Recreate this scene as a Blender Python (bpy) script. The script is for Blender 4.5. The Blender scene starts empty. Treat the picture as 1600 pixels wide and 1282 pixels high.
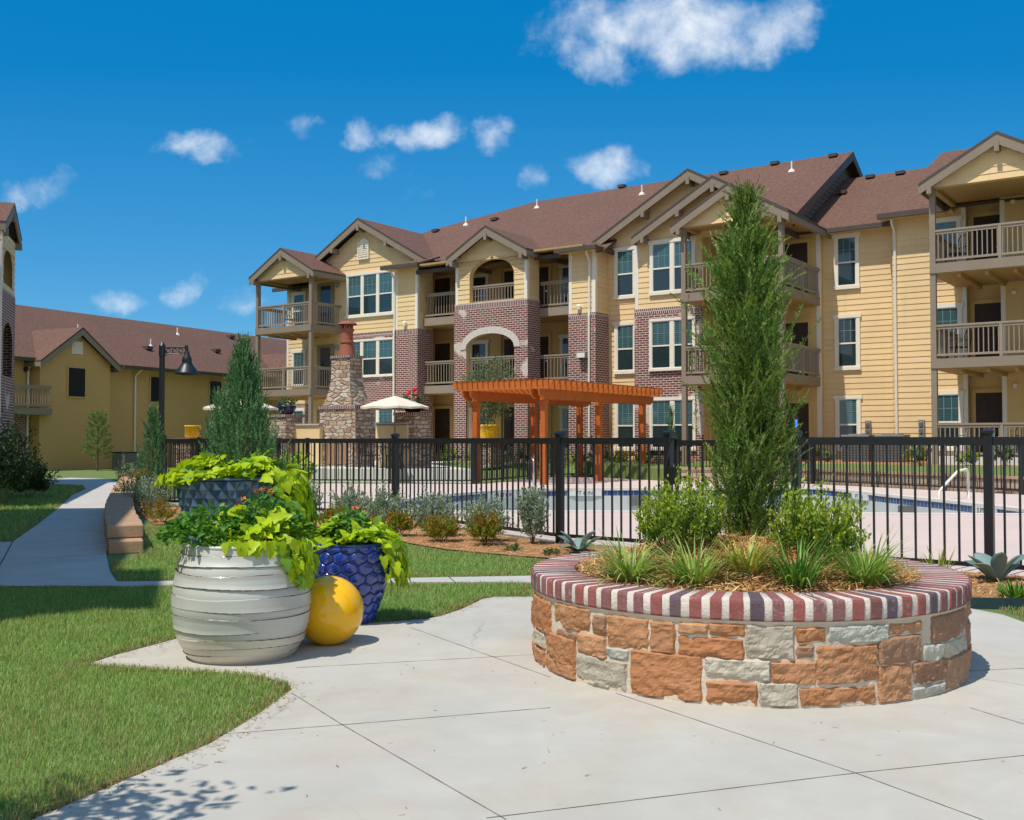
import bpy, bmesh, math, random
import numpy as np
from mathutils import Vector, Matrix, noise as mnoise
from mathutils.geometry import tessellate_polygon
R = math.radians
rng = np.random.default_rng(7)
random.seed(7)
scene = bpy.context.scene
col = scene.collection
pi = math.pi

# ------------------------------------------------------------------ camera, sky, sun, exposure
F, HC, PITCH = 1638.0, 1.38, R(1.67)
cam_d = bpy.data.cameras.new('camera')
cam = bpy.data.objects.new('camera', cam_d)
col.objects.link(cam)
cam.location = (0, 0, HC)
cam.rotation_euler = (R(90) + PITCH, 0, 0)
cam_d.sensor_fit = 'HORIZONTAL'
cam_d.sensor_width = 36.0
cam_d.lens = 36.0 * F / 1600.0
cam_d.clip_start = 0.05
cam_d.clip_end = 3000
scene.camera = cam
scene.view_settings.view_transform = 'Standard'
scene.view_settings.look = 'None'
scene.view_settings.exposure = 0.27
scene.view_settings.gamma = 1.0
scene.cycles.max_bounces = 8
scene.cycles.transparent_max_bounces = 12

SUN_EL = R(63)
SUN_AZ = (0.695, 0.719)            # horizontal travel of the light
sun_d = bpy.data.lights.new('sun', 'SUN')
sun = bpy.data.objects.new('sun', sun_d)
col.objects.link(sun)
sun_d.energy = 3.75
sun_d.angle = R(0.53)
sun_d.color = (1.0, 0.94, 0.85)
sdir = Vector((SUN_AZ[0] * math.cos(SUN_EL), SUN_AZ[1] * math.cos(SUN_EL), -math.sin(SUN_EL)))
sun.rotation_euler = sdir.to_track_quat('-Z', 'Y').to_euler()
sun.location = (-20, -20, 40)

world = bpy.data.worlds.new('World')
scene.world = world
world.use_nodes = True


def ray(px, py):
    u = 641 - py
    return px - 800, F * math.cos(PITCH) - u * math.sin(PITCH), F * math.sin(PITCH) + u * math.cos(PITCH)


def g(px, py, z=0.0):
    X, Y, Z = ray(px, py)
    k = (z - HC) / Z
    return (X * k, Y * k)


def at(px, py, d):
    X, Y, Z = ray(px, py)
    k = d / Y
    return (X * k, d, HC + Z * k)


def build_world():
    nt = world.node_tree
    N, L = nt.nodes, nt.links
    N.clear()
    out = N.new('ShaderNodeOutputWorld')
    bg = N.new('ShaderNodeBackground')
    bg.inputs['Strength'].default_value = 0.128
    sky = N.new('ShaderNodeTexSky')
    sky.sky_type = 'NISHITA'
    sky.sun_disc = False
    sky.sun_elevation = SUN_EL
    sky.sun_rotation = math.atan2(-SUN_AZ[0], -SUN_AZ[1])
    sky.air_density = 1.0
    sky.dust_density = 0.0
    sky.ozone_density = 6.0
    hs = N.new('ShaderNodeHueSaturation')
    hs.inputs['Hue'].default_value = 0.497
    hs.inputs['Saturation'].default_value = 1.38
    hs.inputs['Value'].default_value = 0.95
    L.new(sky.outputs[0], hs.inputs['Color'])
    # clouds: soft puffs placed by direction (gnomonic about +Y)
    tc = N.new('ShaderNodeTexCoord')
    sep = N.new('ShaderNodeSeparateXYZ')
    L.new(tc.outputs['Generated'], sep.inputs[0])

    def m(op, a, b=None, c=None, clamp=False):
        n = N.new('ShaderNodeMath')
        n.operation = op
        n.use_clamp = clamp
        for i, x in enumerate((a, b, c)):
            if x is None:
                continue
            if isinstance(x, (int, float)):
                n.inputs[i].default_value = x
            else:
                L.new(x, n.inputs[i])
        return n.outputs[0]
    ymax = m('MAXIMUM', sep.outputs[1], 0.02)
    u = m('DIVIDE', sep.outputs[0], ymax)
    v = m('DIVIDE', sep.outputs[2], ymax)
    comb = N.new('ShaderNodeCombineXYZ')
    L.new(u, comb.inputs[0]); L.new(v, comb.inputs[1])
    nz = N.new('ShaderNodeTexNoise')
    nz.inputs['Scale'].default_value = 13.0
    nz.inputs['Detail'].default_value = 9.0
    nz.inputs['Roughness'].default_value = 0.58
    nz.inputs['Distortion'].default_value = 0.25
    L.new(comb.outputs[0], nz.inputs['Vector'])
    nz2 = N.new('ShaderNodeTexNoise')
    nz2.inputs['Scale'].default_value = 34.0
    nz2.inputs['Detail'].default_value = 6.0
    nz2.inputs['Roughness'].default_value = 0.6
    L.new(comb.outputs[0], nz2.inputs['Vector'])
    wn = N.new('ShaderNodeTexNoise')
    wn.inputs['Scale'].default_value = 16.0
    wn.inputs['Detail'].default_value = 5.0
    wn.inputs['Roughness'].default_value = 0.6
    L.new(comb.outputs[0], wn.inputs['Vector'])
    wsep = N.new('ShaderNodeSeparateXYZ')
    L.new(wn.outputs['Color'], wsep.inputs[0])
    u0, v0 = u, v
    u = m('MULTIPLY_ADD', m('SUBTRACT', wsep.outputs[0], 0.5), 0.075, u0)
    v = m('MULTIPLY_ADD', m('SUBTRACT', wsep.outputs[1], 0.5), 0.05, v0)
    # x, y, half width, half height (photo units turned to directions), weight, tilt
    vpos = None
    clouds = [(1050, 42, 230, 66, 1.0, .04), (925, 90, 70, 45, .95, -.3), (1195, 45, 95, 55, .95, .1), (975, 45, 120, 52, 1.0, 0),
              (655, 205, 68, 30, .92, .1), (560, 215, 34, 26, .8, 0), (775, 210, 42, 36, .72, .2), (940, 258, 68, 34, .85, .05),
              (832, 280, 30, 28, .72, 0), (475, 205, 36, 22, .6, 0), (322, 226, 76, 24, .80, -.05), (282, 450, 40, 26, .8, .35),
              (60, 292, 95, 34, .78, .2), (185, 475, 56, 22, .62, .1), (365, 472, 54, 26, .68, .1), (665, 296, 34, 20, .42, 0),
              (600, 262, 60, 18, .40, 0), (1060, 228, 40, 12, .3, 0), (850, 218, 30, 14, .3, 0), (770, 66, 20, 9, .3, 0)]
    total = None
    for (cx, cy, wx, wy, wt, tl) in clouds:
        X, Y, Z = ray(cx, cy)
        cu, cv = X / Y, Z / Y
        du = m('SUBTRACT', u, cu)
        dv0 = m('SUBTRACT', v, cv)
        dv = m('MULTIPLY_ADD', du, -tl, dv0)
        a = m('POWER', m('ABSOLUTE', m('MULTIPLY', du, F / wx)), 2.0)
        b = m('POWER', m('ABSOLUTE', m('MULTIPLY', dv, F / wy)), 2.0)
        e = m('SUBTRACT', 1.0, m('ADD', a, b))
        e = m('MULTIPLY_ADD', m('MAXIMUM', e, -1.6), wt, -(1 - wt) * 0.75)
        total = e if total is None else m('MAXIMUM', total, e)
    dens = m('ADD', m('MULTIPLY', total, 0.72), m('MULTIPLY', m('SUBTRACT', nz.outputs[0], 0.5), 2.3))
    dens = m('ADD', dens, m('MULTIPLY', m('SUBTRACT', nz2.outputs[0], 0.5), 0.6))
    mr = N.new('ShaderNodeMapRange')
    mr.interpolation_type = 'SMOOTHSTEP'
    mr.inputs['From Min'].default_value = -0.12
    mr.inputs['From Max'].default_value = 1.3
    L.new(dens, mr.inputs['Value'])
    cl = m('MULTIPLY', m('MULTIPLY', mr.outputs[0], 0.93), m('GREATER_THAN', v0, 0.02))
    # puffs are thicker (slightly greyer) low down
    ccol = N.new('ShaderNodeMixRGB')
    ccol.inputs['Color1'].default_value = (4.3, 5.2, 6.2, 1)
    ccol.inputs['Color2'].default_value = (7.0, 7.1, 7.2, 1)
    L.new(m('MULTIPLY', m('ADD', nz2.outputs[0], m('MULTIPLY', mr.outputs[0], 0.6)), 0.9, clamp=True), ccol.inputs['Fac'])
    mix = N.new('ShaderNodeMixRGB')
    L.new(cl, mix.inputs['Fac'])
    az = N.new('ShaderNodeMixRGB')
    az.inputs['Fac'].default_value = 0.7
    azr = N.new('ShaderNodeMapRange')
    azr.inputs['From Min'].default_value = 0.0
    azr.inputs['From Max'].default_value = 0.36
    L.new(v0, azr.inputs['Value'])
    azc = N.new('ShaderNodeMixRGB')
    azc.inputs['Color1'].default_value = (0.55, 2.5, 4.6, 1)
    azc.inputs['Color2'].default_value = (0.02, 1.40, 3.5, 1)
    L.new(azr.outputs[0], azc.inputs['Fac'])
    L.new(azc.outputs[0], az.inputs['Color2'])
    L.new(hs.outputs[0], az.inputs['Color1'])
    L.new(az.outputs[0], mix.inputs['Color1'])
    L.new(ccol.outputs[0], mix.inputs['Color2'])
    # added bright cloud bank behind the camera, out of view, to lift shadow fill
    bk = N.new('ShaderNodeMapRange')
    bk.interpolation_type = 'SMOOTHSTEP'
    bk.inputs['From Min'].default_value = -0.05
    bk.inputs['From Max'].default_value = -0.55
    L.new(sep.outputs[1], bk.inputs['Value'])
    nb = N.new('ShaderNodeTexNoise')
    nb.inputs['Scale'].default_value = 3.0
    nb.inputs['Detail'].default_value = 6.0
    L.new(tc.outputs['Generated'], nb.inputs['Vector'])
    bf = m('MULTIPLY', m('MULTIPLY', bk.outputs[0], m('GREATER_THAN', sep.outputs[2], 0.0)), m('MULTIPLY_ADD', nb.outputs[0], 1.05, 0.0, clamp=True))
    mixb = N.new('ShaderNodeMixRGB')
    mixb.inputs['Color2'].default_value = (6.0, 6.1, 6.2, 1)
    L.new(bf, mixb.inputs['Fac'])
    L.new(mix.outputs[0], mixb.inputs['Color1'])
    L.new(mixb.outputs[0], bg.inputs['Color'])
    L.new(bg.outputs[0], out.inputs['Surface'])


build_world()

# ------------------------------------------------------------------ materials
MATS = {}


class NT:
    def __init__(s, name):
        s.mat = bpy.data.materials.new(name)
        s.mat.use_nodes = True
        s.nt = s.mat.node_tree
        s.N, s.L = s.nt.nodes, s.nt.links
        s.bsdf = s.N['Principled BSDF']
        s.out = s.N['Material Output']

    def node(s, t, **kw):
        n = s.N.new(t)
        for k, v_ in kw.items():
            if k.startswith('_'):
                setattr(n, k[1:], v_)
        return n

    def noise(s, vec, scale, detail=4, rough=.55, dist=0):
        n = s.N.new('ShaderNodeTexNoise')
        n.inputs['Scale'].default_value = scale
        n.inputs['Detail'].default_value = detail
        n.inputs['Roughness'].default_value = rough
        n.inputs['Distortion'].default_value = dist
        if vec is not None:
            s.L.new(vec, n.inputs['Vector'])
        return n.outputs['Fac']

    def coord(s, kind='Object'):
        n = s.N.new('ShaderNodeTexCoord')
        return n.outputs[kind]

    def ramp(s, fac, stops):
        n = s.N.new('ShaderNodeValToRGB')
        els = n.color_ramp.elements
        while len(els) < len(stops):
            els.new(0.5)
        for e, (p, c) in zip(els, stops):
            e.position = p
            e.color = (*c, 1) if len(c) == 3 else c
        s.L.new(fac, n.inputs[0])
        return n.outputs[0]

    def mix(s, fac, a, b, mode='MIX'):
        n = s.N.new('ShaderNodeMixRGB')
        n.blend_type = mode
        for i, x in ((0, fac), (1, a), (2, b)):
            if hasattr(x, 'is_output'):
                s.L.new(x, n.inputs[i])
            elif isinstance(x, (int, float)):
                n.inputs[i].default_value = x
            else:
                n.inputs[i].default_value = (*x, 1)
        return n.outputs[0]

    def bump(s, h, strength=.3, dist=.01):
        n = s.N.new('ShaderNodeBump')
        n.inputs['Strength'].default_value = strength
        n.inputs['Distance'].default_value = dist
        s.L.new(h, n.inputs['Height'])
        s.L.new(n.outputs[0], s.bsdf.inputs['Normal'])

    def base(s, c):
        if hasattr(c, 'is_output'):
            s.L.new(c, s.bsdf.inputs['Base Color'])
        else:
            s.bsdf.inputs['Base Color'].default_value = (*c, 1)

    def set(s, **kw):
        for k, v_ in kw.items():
            s.bsdf.inputs[k.replace('_', ' ')].default_value = v_


def sc(c, k):
    return tuple(x * k for x in c)


def paint(name, c, rough=.6, var=.12, scale=2.0, bump=0.0, bscale=60, spec=.3, metal=0, uv=False):
    t = NT(name)
    v_ = t.coord('UV' if uv else 'Object')
    n = t.noise(v_, scale, 5)
    n2 = t.noise(v_, scale * 9, 3)
    c1 = t.ramp(n, [(.25, sc(c, 1 - var)), (.75, sc(c, 1 + var))])
    c2 = t.mix(.25, c1, t.ramp(n2, [(.3, sc(c, 1 - var * 1.6)), (.7, sc(c, 1 + var))]))
    t.base(c2)
    t.set(Roughness=rough, Metallic=metal)
    t.bsdf.inputs['Specular IOR Level'].default_value = spec
    if bump:
        t.bump(t.noise(v_, bscale, 4), bump, .01)
    MATS[name] = t.mat
    return t.mat


def leafmat(name, c, var=.35, trans=.35, rough=.5, hue2=None, spec=.3):
    t = NT(name)
    ge = t.node('ShaderNodeNewGeometry')
    c2 = hue2 or sc(c, 1 + var)
    colr = t.ramp(ge.outputs['Random Per Island'], [(0, sc(c, 1 - var)), (.55, c), (1, c2)])
    t.base(colr)
    t.set(Roughness=rough)
    t.bsdf.inputs['Specular IOR Level'].default_value = spec
    tr = t.node('ShaderNodeBsdfTranslucent')
    t.L.new(t.mix(1.0, colr, (1.25, 1.2, .55), 'MULTIPLY'), tr.inputs['Color'])
    mx = t.node('ShaderNodeMixShader')
    mx.inputs[0].default_value = trans
    t.L.new(t.bsdf.outputs[0], mx.inputs[1]); t.L.new(tr.outputs[0], mx.inputs[2])
    t.L.new(mx.outputs[0], t.out.inputs['Surface'])
    MATS[name] = t.mat
    return t.mat


SIDING = (.755, .55, .29)


def mk_siding():
    t = NT('siding')
    v_ = t.coord('Object')
    ge = t.node('ShaderNodeNewGeometry')
    a = t.ramp(ge.outputs['Random Per Island'], [(0, sc(SIDING, .90)), (.5, SIDING), (1, sc(SIDING, 1.05))])
    b = t.ramp(t.noise(v_, .6, 5, .6), [(.3, sc(SIDING, .88)), (.7, sc(SIDING, 1.06))])
    mp = t.node('ShaderNodeMapping'); mp.inputs['Scale'].default_value = (3.5, 3.5, .25)
    t.L.new(v_, mp.inputs['Vector'])
    st_ = t.ramp(t.noise(mp.outputs[0], 1.6, 4, .6), [(.55, (0, 0, 0)), (.8, (.35, .35, .35))])
    c = t.mix(st_, t.mix(.5, a, b), sc(SIDING, .72))
    t.base(c)
    t.set(Roughness=.62)
    t.bsdf.inputs['Specular IOR Level'].default_value = .3
    MATS['siding'] = t.mat


mk_siding()
paint('flat_wall', (.68, .47, .20), .7, .06, .8)
paint('back_wall_paint', (.54, .345, .13), .75, .08, .5)
paint('cream_trim', (.78, .73, .62), .55, .06, 1.5)
paint('grille', (.19, .27, .27), .4, .1, 2)
paint('taupe', (.245, .195, .145), .6, .08, 1.5)
paint('tan_rail', (.29, .23, .17), .55, .08, 2)
paint('gutter_brown', (.085, .065, .052), .5, .1, 2)
paint('downspout', (.74, .69, .58), .5, .06, 2)
paint('grey_gable', (.13, .115, .10), .7, .08, 1)
paint('door_brown', (.055, .036, .026), .5, .15, 2)
paint('soffit', (.42, .27, .10), .7, .08, 1)
paint('black_metal', (.012, .013, .015), .38, .3, 8, .02, 120, .5)
paint('lamp_metal', (.010, .016, .018), .42, .2, 8, 0, 60, .5)
paint('white_plaster', (.60, .60, .57), .8, .08, .6)
paint('pool_plaster', (.50, .525, .50), .8, .12, .35)
paint('coping', (.62, .56, .51), .8, .08, 1.5)
paint('deck_paint', (.60, .475, .415), .85, .07, .5, .1, 60)
paint('patio_concrete', (.62, .61, .57), .85, .08, .6)
paint('canvas', (.68, .61, .49), .8, .04, 1)
paint('terracotta', (.32, .105, .065), .7, .15, 3)
paint('navy_glaze', (.014, .014, .05), .2, .3, 5, 0, 60, .6)
paint('yellow_glaze', (.95, .50, .004), .07, .03, 3, 0, 60, .6)
paint('ac_grey', (.13, .13, .125), .5, .15, 6)
paint('meter_grey', (.24, .25, .26), .4, .15, 6)
paint('edging', (.018, .045, .05), .55, .2, 4)
paint('mulch_ground', (.36, .19, .085), .95, .4, 6, .6, 50)
paint('joint_fill', (.17, .145, .115), .95, .3, 9)
paint('soil', (.10, .058, .032), .95, .3, 7, .6, 60)
paint('bark', (.14, .10, .065), .9, .3, 12, .5, 40)
paint('white_plastic', (.75, .72, .60), .4, .05, 4)
paint('chrome', (.6, .65, .7), .2, .05, 4, metal=1.0)
paint('flower_red', (.62, .02, .05), .6, .2, 8)
paint('flower_orange', (.75, .19, .05), .6, .25, 8)
paint('screen_dark', (.012, .015, .018), .35, .1, 3)
paint('vent_dark', (.02, .02, .02), .6, .1, 3)
paint('letter_black', (.01, .01, .01), .5, .1, 3)
paint('tile_white', (.66, .66, .62), .35, .05, 3)
paint('sandstone_cap', (.42, .27, .165), .9, .16, 3, .4, 45)


def mk_concrete(name, c, stain=(.50, .40, .31)):
    t = NT(name)
    v_ = t.coord('Object')
    n = t.noise(v_, .55, 6, .6)
    n2 = t.noise(v_, 3.2, 5, .6, .4)
    n3 = t.noise(v_, 190, 2)
    base = t.ramp(n, [(.3, sc(c, .86)), (.7, sc(c, 1.09))])
    st = t.ramp(t.noise(v_, 1.1, 7, .68, .8), [(.46, (0, 0, 0)), (.70, (.6, .6, .6))])
    base = t.mix(st, base, stain)
    base = t.mix(.24, base, t.ramp(n2, [(.3, sc(c, .72)), (.7, sc(c, 1.12))]))
    sp = t.ramp(t.noise(v_, 26, 3, .7), [(.68, (0, 0, 0)), (.80, (.35, .35, .35))])
    base = t.mix(sp, base, sc(c, .68))
    t.base(base)
    t.set(Roughness=.85)
    vc = t.node('ShaderNodeTexVoronoi'); vc.feature = 'DISTANCE_TO_EDGE'; vc.inputs['Scale'].default_value = .33
    wv = t.node('ShaderNodeTexNoise'); wv.inputs['Scale'].default_value = 2.2; wv.inputs['Detail'].default_value = 6
    t.L.new(v_, wv.inputs['Vector'])
    wm = t.node('ShaderNodeMixRGB'); wm.inputs[0].default_value = .16
    t.L.new(v_, wm.inputs[1]); t.L.new(wv.outputs['Color'], wm.inputs[2]); t.L.new(wm.outputs[0], vc.inputs['Vector'])
    ck = t.ramp(vc.outputs['Distance'], [(.0, (.55, .55, .55)), (.0022, (0, 0, 0))])
    gate = t.ramp(t.noise(v_, .5, 2), [(.50, (0, 0, 0)), (.60, (1, 1, 1))])
    base = t.mix(t.mix(1.0, ck, gate, 'MULTIPLY'), base, sc(c, .42))
    grit = t.ramp(t.noise(v_, 60, 3, .8), [(.66, (0, 0, 0)), (.74, (.4, .4, .4))])
    base = t.mix(grit, base, sc(c, .74))
    t.base(base)
    mpp = t.node('ShaderNodeMapping'); mpp.inputs['Scale'].default_value = (8, 260, 1); mpp.inputs['Rotation'].default_value = (0, 0, .5)
    t.L.new(v_, mpp.inputs['Vector'])
    broom = t.noise(mpp.outputs[0], 1.0, 3, .6)
    t.bump(t.mix(.5, n3, broom), .22, .004)
    MATS[name] = t.mat


mk_concrete('concrete', (.47, .45, .395), (.42, .335, .245))
mk_concrete('path_concrete', (.50, .485, .45), (.42, .34, .27))


def mk_lawn():
    t = NT('lawn')
    v_ = t.coord('Object')
    n = t.noise(v_, .7, 6, .6)
    n2 = t.noise(v_, 40, 4, .7)
    a = t.ramp(n, [(.3, (.13, .20, .045)), (.6, (.18, .27, .065)), (.8, (.24, .26, .10))])
    b = t.ramp(n2, [(.3, (.05, .08, .018)), (.7, (.17, .22, .06))])
    t.base(t.mix(.5, a, b))
    t.set(Roughness=.9)
    t.bump(n2, .8, .03)
    MATS['lawn'] = t.mat


mk_lawn()


def mk_brick(name, c1, c2, mortar, white=.5, sx=.25, sy=.088, msize=.0115):
    t = NT(name)
    uv = t.coord('UV')
    b = t.node('ShaderNodeTexBrick')
    b.inputs['Scale'].default_value = 1.0
    b.inputs['Brick Width'].default_value = sx
    b.inputs['Row Height'].default_value = sy
    b.inputs['Mortar Size'].default_value = msize
    b.inputs['Mortar Smooth'].default_value = .15
    b.inputs['Bias'].default_value = -.1
    b.inputs['Color1'].default_value = (*c1, 1)
    b.inputs['Color2'].default_value = (*c2, 1)
    b.inputs['Mortar'].default_value = (*mortar, 1)
    nz = t.node('ShaderNodeTexNoise')
    nz.inputs['Scale'].default_value = 7
    mp = t.node('ShaderNodeMixRGB')
    mp.inputs[0].default_value = .012
    t.L.new(uv, mp.inputs[1]); t.L.new(uv, nz.inputs['Vector']); t.L.new(nz.outputs['Color'], mp.inputs[2])
    t.L.new(mp.outputs[0], b.inputs['Vector'])
    patch = t.ramp(t.noise(uv, .55, 3, .5, .3), [(.60, (0, 0, 0)), (.625, (1, 1, 1))])
    whit = t.ramp(t.noise(uv, 11, 4), [(.35, sc(mortar, .85)), (.7, sc(mortar, 1.15))])
    patchf = t.mix(white, (0, 0, 0), patch)
    c = t.mix(.22, b.outputs['Color'], t.ramp(t.noise(uv, 9, 3), [(.3, sc(c1, .6)), (.7, sc(c2, 1.6))]))
    c = t.mix(b.outputs['Fac'], c, whit)
    c = t.mix(patchf, c, whit)
    t.base(c)
    t.set(Roughness=.88)
    inv = t.node('ShaderNodeMath', _operation='SUBTRACT')
    inv.inputs[0].default_value = 1
    t.L.new(b.outputs['Fac'], inv.inputs[1])
    t.bump(inv.outputs[0], .5, .01)
    MATS[name] = t.mat


mk_brick('brick', (.095, .030, .026), (.23, .068, .050), (.62, .53, .46), .9)
mk_brick('soldier_brick', (.10, .035, .042), (.20, .065, .06), (.60, .53, .49), 0, .085, .25, .014)
mk_brick('block_wall', (.46, .36, .27), (.38, .27, .19), (.13, .10, .075), 0, .40, .15, .01)


def mk_roof():
    t = NT('shingle')
    uv = t.coord('UV')
    b = t.node('ShaderNodeTexBrick')
    b.inputs['Scale'].default_value = 1.0
    b.inputs['Brick Width'].default_value = .30
    b.inputs['Row Height'].default_value = .14
    b.inputs['Mortar Size'].default_value = .008
    b.inputs['Color1'].default_value = (.110, .052, .034, 1)
    b.inputs['Color2'].default_value = (.18, .083, .050, 1)
    b.inputs['Mortar'].default_value = (.042, .023, .02, 1)
    t.L.new(uv, b.inputs['Vector'])
    n = t.noise(uv, 3.5, 6, .7)
    c = t.mix(.5, b.outputs['Color'], t.ramp(n, [(.3, (.07, .034, .026)), (.7, (.215, .105, .064))]))
    c = t.mix(.3, c, t.ramp(t.noise(uv, .35, 4), [(.35, (.09, .045, .035)), (.65, (.17, .083, .050))]))
    c = t.mix(.45, c, t.ramp(t.noise(uv, 7.5, 3, .8), [(.32, (.05, .026, .022)), (.5, (.13, .064, .042)), (.68, (.26, .13, .085))]))
    t.base(c)
    t.set(Roughness=.9)
    t.bump(t.noise(uv, 22, 3), .5, .02)
    MATS['shingle'] = t.mat


mk_roof()


def mk_wood():
    t = NT('cedar')
    v_ = t.coord('Object')
    mp = t.node('ShaderNodeMapping')
    mp.inputs['Scale'].default_value = (3, 3, 3)
    t.L.new(v_, mp.inputs['Vector'])
    n = t.noise(mp.outputs[0], 1.4, 6, .7, 1.0)
    ge = t.node('ShaderNodeNewGeometry')
    a = t.ramp(n, [(.25, (.27, .055, .007)), (.5, (.46, .11, .013)), (.75, (.58, .165, .02))])
    bb = t.ramp(ge.outputs['Random Per Island'], [(0, (.28, .058, .007)), (1, (.60, .19, .028))])
    t.base(t.mix(.45, a, bb))
    t.set(Roughness=.55)
    t.bump(n, .2, .01)
    MATS['cedar'] = t.mat


mk_wood()


def mk_pane(name, hi, lo, stripes):
    t = NT(name)
    uv = t.coord('UV')
    sep = t.node('ShaderNodeSeparateXYZ')
    t.L.new(uv, sep.inputs[0])
    w = t.node('ShaderNodeTexWave', _wave_type='BANDS', _bands_direction='Y')
    w.inputs['Scale'].default_value = 4.2
    w.inputs['Distortion'].default_value = .25
    w.inputs['Detail'].default_value = 1
    t.L.new(uv, w.inputs['Vector'])
    n = t.noise(uv, .8, 2)
    blind = t.ramp(w.outputs['Fac'], [(.25, lo), (.6, hi)])
    room = t.mix(n, sc(lo, .5), sc(lo, 1.2))
    oi = t.node('ShaderNodeObjectInfo')
    rf = t.ramp(oi.outputs['Random'], [(0, (.35, .35, .35)), (.3, (.7, .7, .7)), (1, (1, 1, 1))])
    st_ = t.node('ShaderNodeMath', _operation='MULTIPLY'); st_.inputs[1].default_value = stripes
    t.L.new(rf, st_.inputs[0])
    t.base(t.mix(st_.outputs[0], room, blind))
    t.set(Roughness=.06)
    t.bsdf.inputs['Specular IOR Level'].default_value = .8
    t.bump(t.noise(uv, .9, 2), .06, .05)
    MATS[name] = t.mat


mk_pane('blind_glass', (.075, .185, .20), (.032, .085, .10), .8)
mk_pane('dark_glass', (.032, .062, .068), (.014, .03, .034), .6)


def mk_stone(name, c, c2, vein):
    t = NT(name)
    v_ = t.coord('Object')
    ge = t.node('ShaderNodeNewGeometry')
    n = t.noise(v_, 7, 7, .65, .8)
    n2 = t.noise(v_, 30, 5, .7)
    a = t.ramp(n, [(.25, sc(c, .6)), (.5, c), (.75, c2)])
    a = t.mix(.5, a, t.ramp(ge.outputs['Random Per Island'], [(0, sc(c, .62)), (.25, c2), (.5, c), (.75, (c[0] * .95, c[1] * 1.25, c[2] * 1.5)), (1, sc(c2, 1.05))]))
    a = t.mix(t.ramp(t.noise(v_, 15, 5, .7, 1.5), [(.56, (0, 0, 0)), (.72, (.6, .6, .6))]), a, vein)
    t.base(a)
    t.set(Roughness=.85)
    n3 = t.noise(v_, 85, 4, .75)
    t.bump(t.mix(.35, n2, n3), .7, .014)
    MATS[name] = t.mat


mk_stone('orange_stone', (.40, .16, .06), (.55, .33, .18), (.24, .085, .04))
mk_stone('grey_stone', (.44, .39, .30), (.56, .50, .39), (.30, .27, .21))
mk_stone('brown_stone', (.30, .155, .085), (.42, .25, .15), (.42, .33, .25))
mk_stone('tan_stone', (.40, .27, .165), (.55, .42, .29), (.23, .12, .07))
paint('mortar', (.60, .51, .40), .95, .15, 5, .7, 60)
mk_stone('cap_brick', (.25, .095, .085), (.21, .09, .095), (.50, .36, .32))
mk_stone('cap_brick_red', (.32, .095, .075), (.24, .08, .075), (.50, .33, .29))
mk_stone('cap_brick_dark', (.10, .068, .085), (.15, .09, .10), (.36, .24, .23))
paint('white_mortar', (.60, .54, .475), .95, .2, 9, .7, 70)


def mk_glaze(name, c, c2, rough, scale=6):
    t = NT(name)
    v_ = t.coord('Object')
    n = t.noise(v_, scale, 5, .6)
    t.base(t.ramp(n, [(.3, c), (.7, c2)]))
    t.set(Roughness=rough)
    t.bsdf.inputs['Specular IOR Level'].default_value = .7
    t.bsdf.inputs['Coat Weight'].default_value = .15 if 'ivory' in name else .7
    t.bsdf.inputs['Coat Roughness'].default_value = .06
    MATS[name] = t.mat


mk_glaze('cobalt_glaze', (.008, .028, .21), (.016, .06, .40), .12)
mk_glaze('cobalt_groove', (.010, .008, .018), (.03, .02, .05), .3)
mk_glaze('slate_glaze', (.02, .05, .10), (.06, .125, .20), .22)
mk_glaze('ivory_glaze', (.46, .465, .41), (.54, .535, .475), .38, 3)
mk_glaze('ivory_low', (.53, .48, .38), (.60, .555, .45), .32, 3)
mk_glaze('rust_line', (.05, .016, .012), (.12, .05, .04), .4, 20)


def mk_tile():
    t = NT('blue_tile')
    uv = t.coord('UV')
    b = t.node('ShaderNodeTexBrick')
    b.offset = 0
    b.inputs['Scale'].default_value = 1.0
    b.inputs['Brick Width'].default_value = .15
    b.inputs['Row Height'].default_value = .15
    b.inputs['Mortar Size'].default_value = .006
    b.inputs['Color1'].default_value = (.018, .05, .17, 1)
    b.inputs['Color2'].default_value = (.045, .095, .235, 1)
    b.inputs['Mortar'].default_value = (.4, .42, .42, 1)
    t.L.new(uv, b.inputs['Vector'])
    t.base(b.outputs['Color'])
    t.set(Roughness=.2)
    MATS['blue_tile'] = t.mat


mk_tile()

leafmat('lime_leaf', (.46, .62, .018), .22, .45, .42, (.62, .72, .03))
leafmat('vine_leaf_green', (.17, .33, .03), .3, .4, .42)  # deeper green mixed in among the lime and lantana leaves
leafmat('lantana_leaf', (.07, .22, .03), .35, .35, .5, (.14, .32, .045))
leafmat('conifer_leaf', (.135, .25, .045), .45, .38, .6, (.27, .38, .09))
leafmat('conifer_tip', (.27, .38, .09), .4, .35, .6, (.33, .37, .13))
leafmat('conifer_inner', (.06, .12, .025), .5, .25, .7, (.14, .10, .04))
leafmat('juniper_leaf', (.11, .26, .11), .5, .32, .6, (.27, .43, .22))
leafmat('box_leaf', (.30, .42, .04), .4, .42, .45, (.52, .58, .08))
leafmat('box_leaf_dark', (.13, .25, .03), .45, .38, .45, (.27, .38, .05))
leafmat('silver_leaf', (.27, .36, .27), .35, .3, .7, (.44, .51, .42))
leafmat('nandina_leaf', (.20, .27, .03), .45, .38, .5, (.42, .38, .05))
leafmat('nandina_red', (.38, .16, .03), .4, .38, .5, (.52, .30, .05))
leafmat('liriope_leaf', (.26, .44, .075), .4, .3, .45, (.30, .38, .12))
leafmat('liriope_pale', (.44, .54, .17), .3, .35, .45, (.60, .64, .30))
leafmat('yucca_leaf', (.36, .38, .06), .35, .25, .45, (.55, .50, .14))
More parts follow.
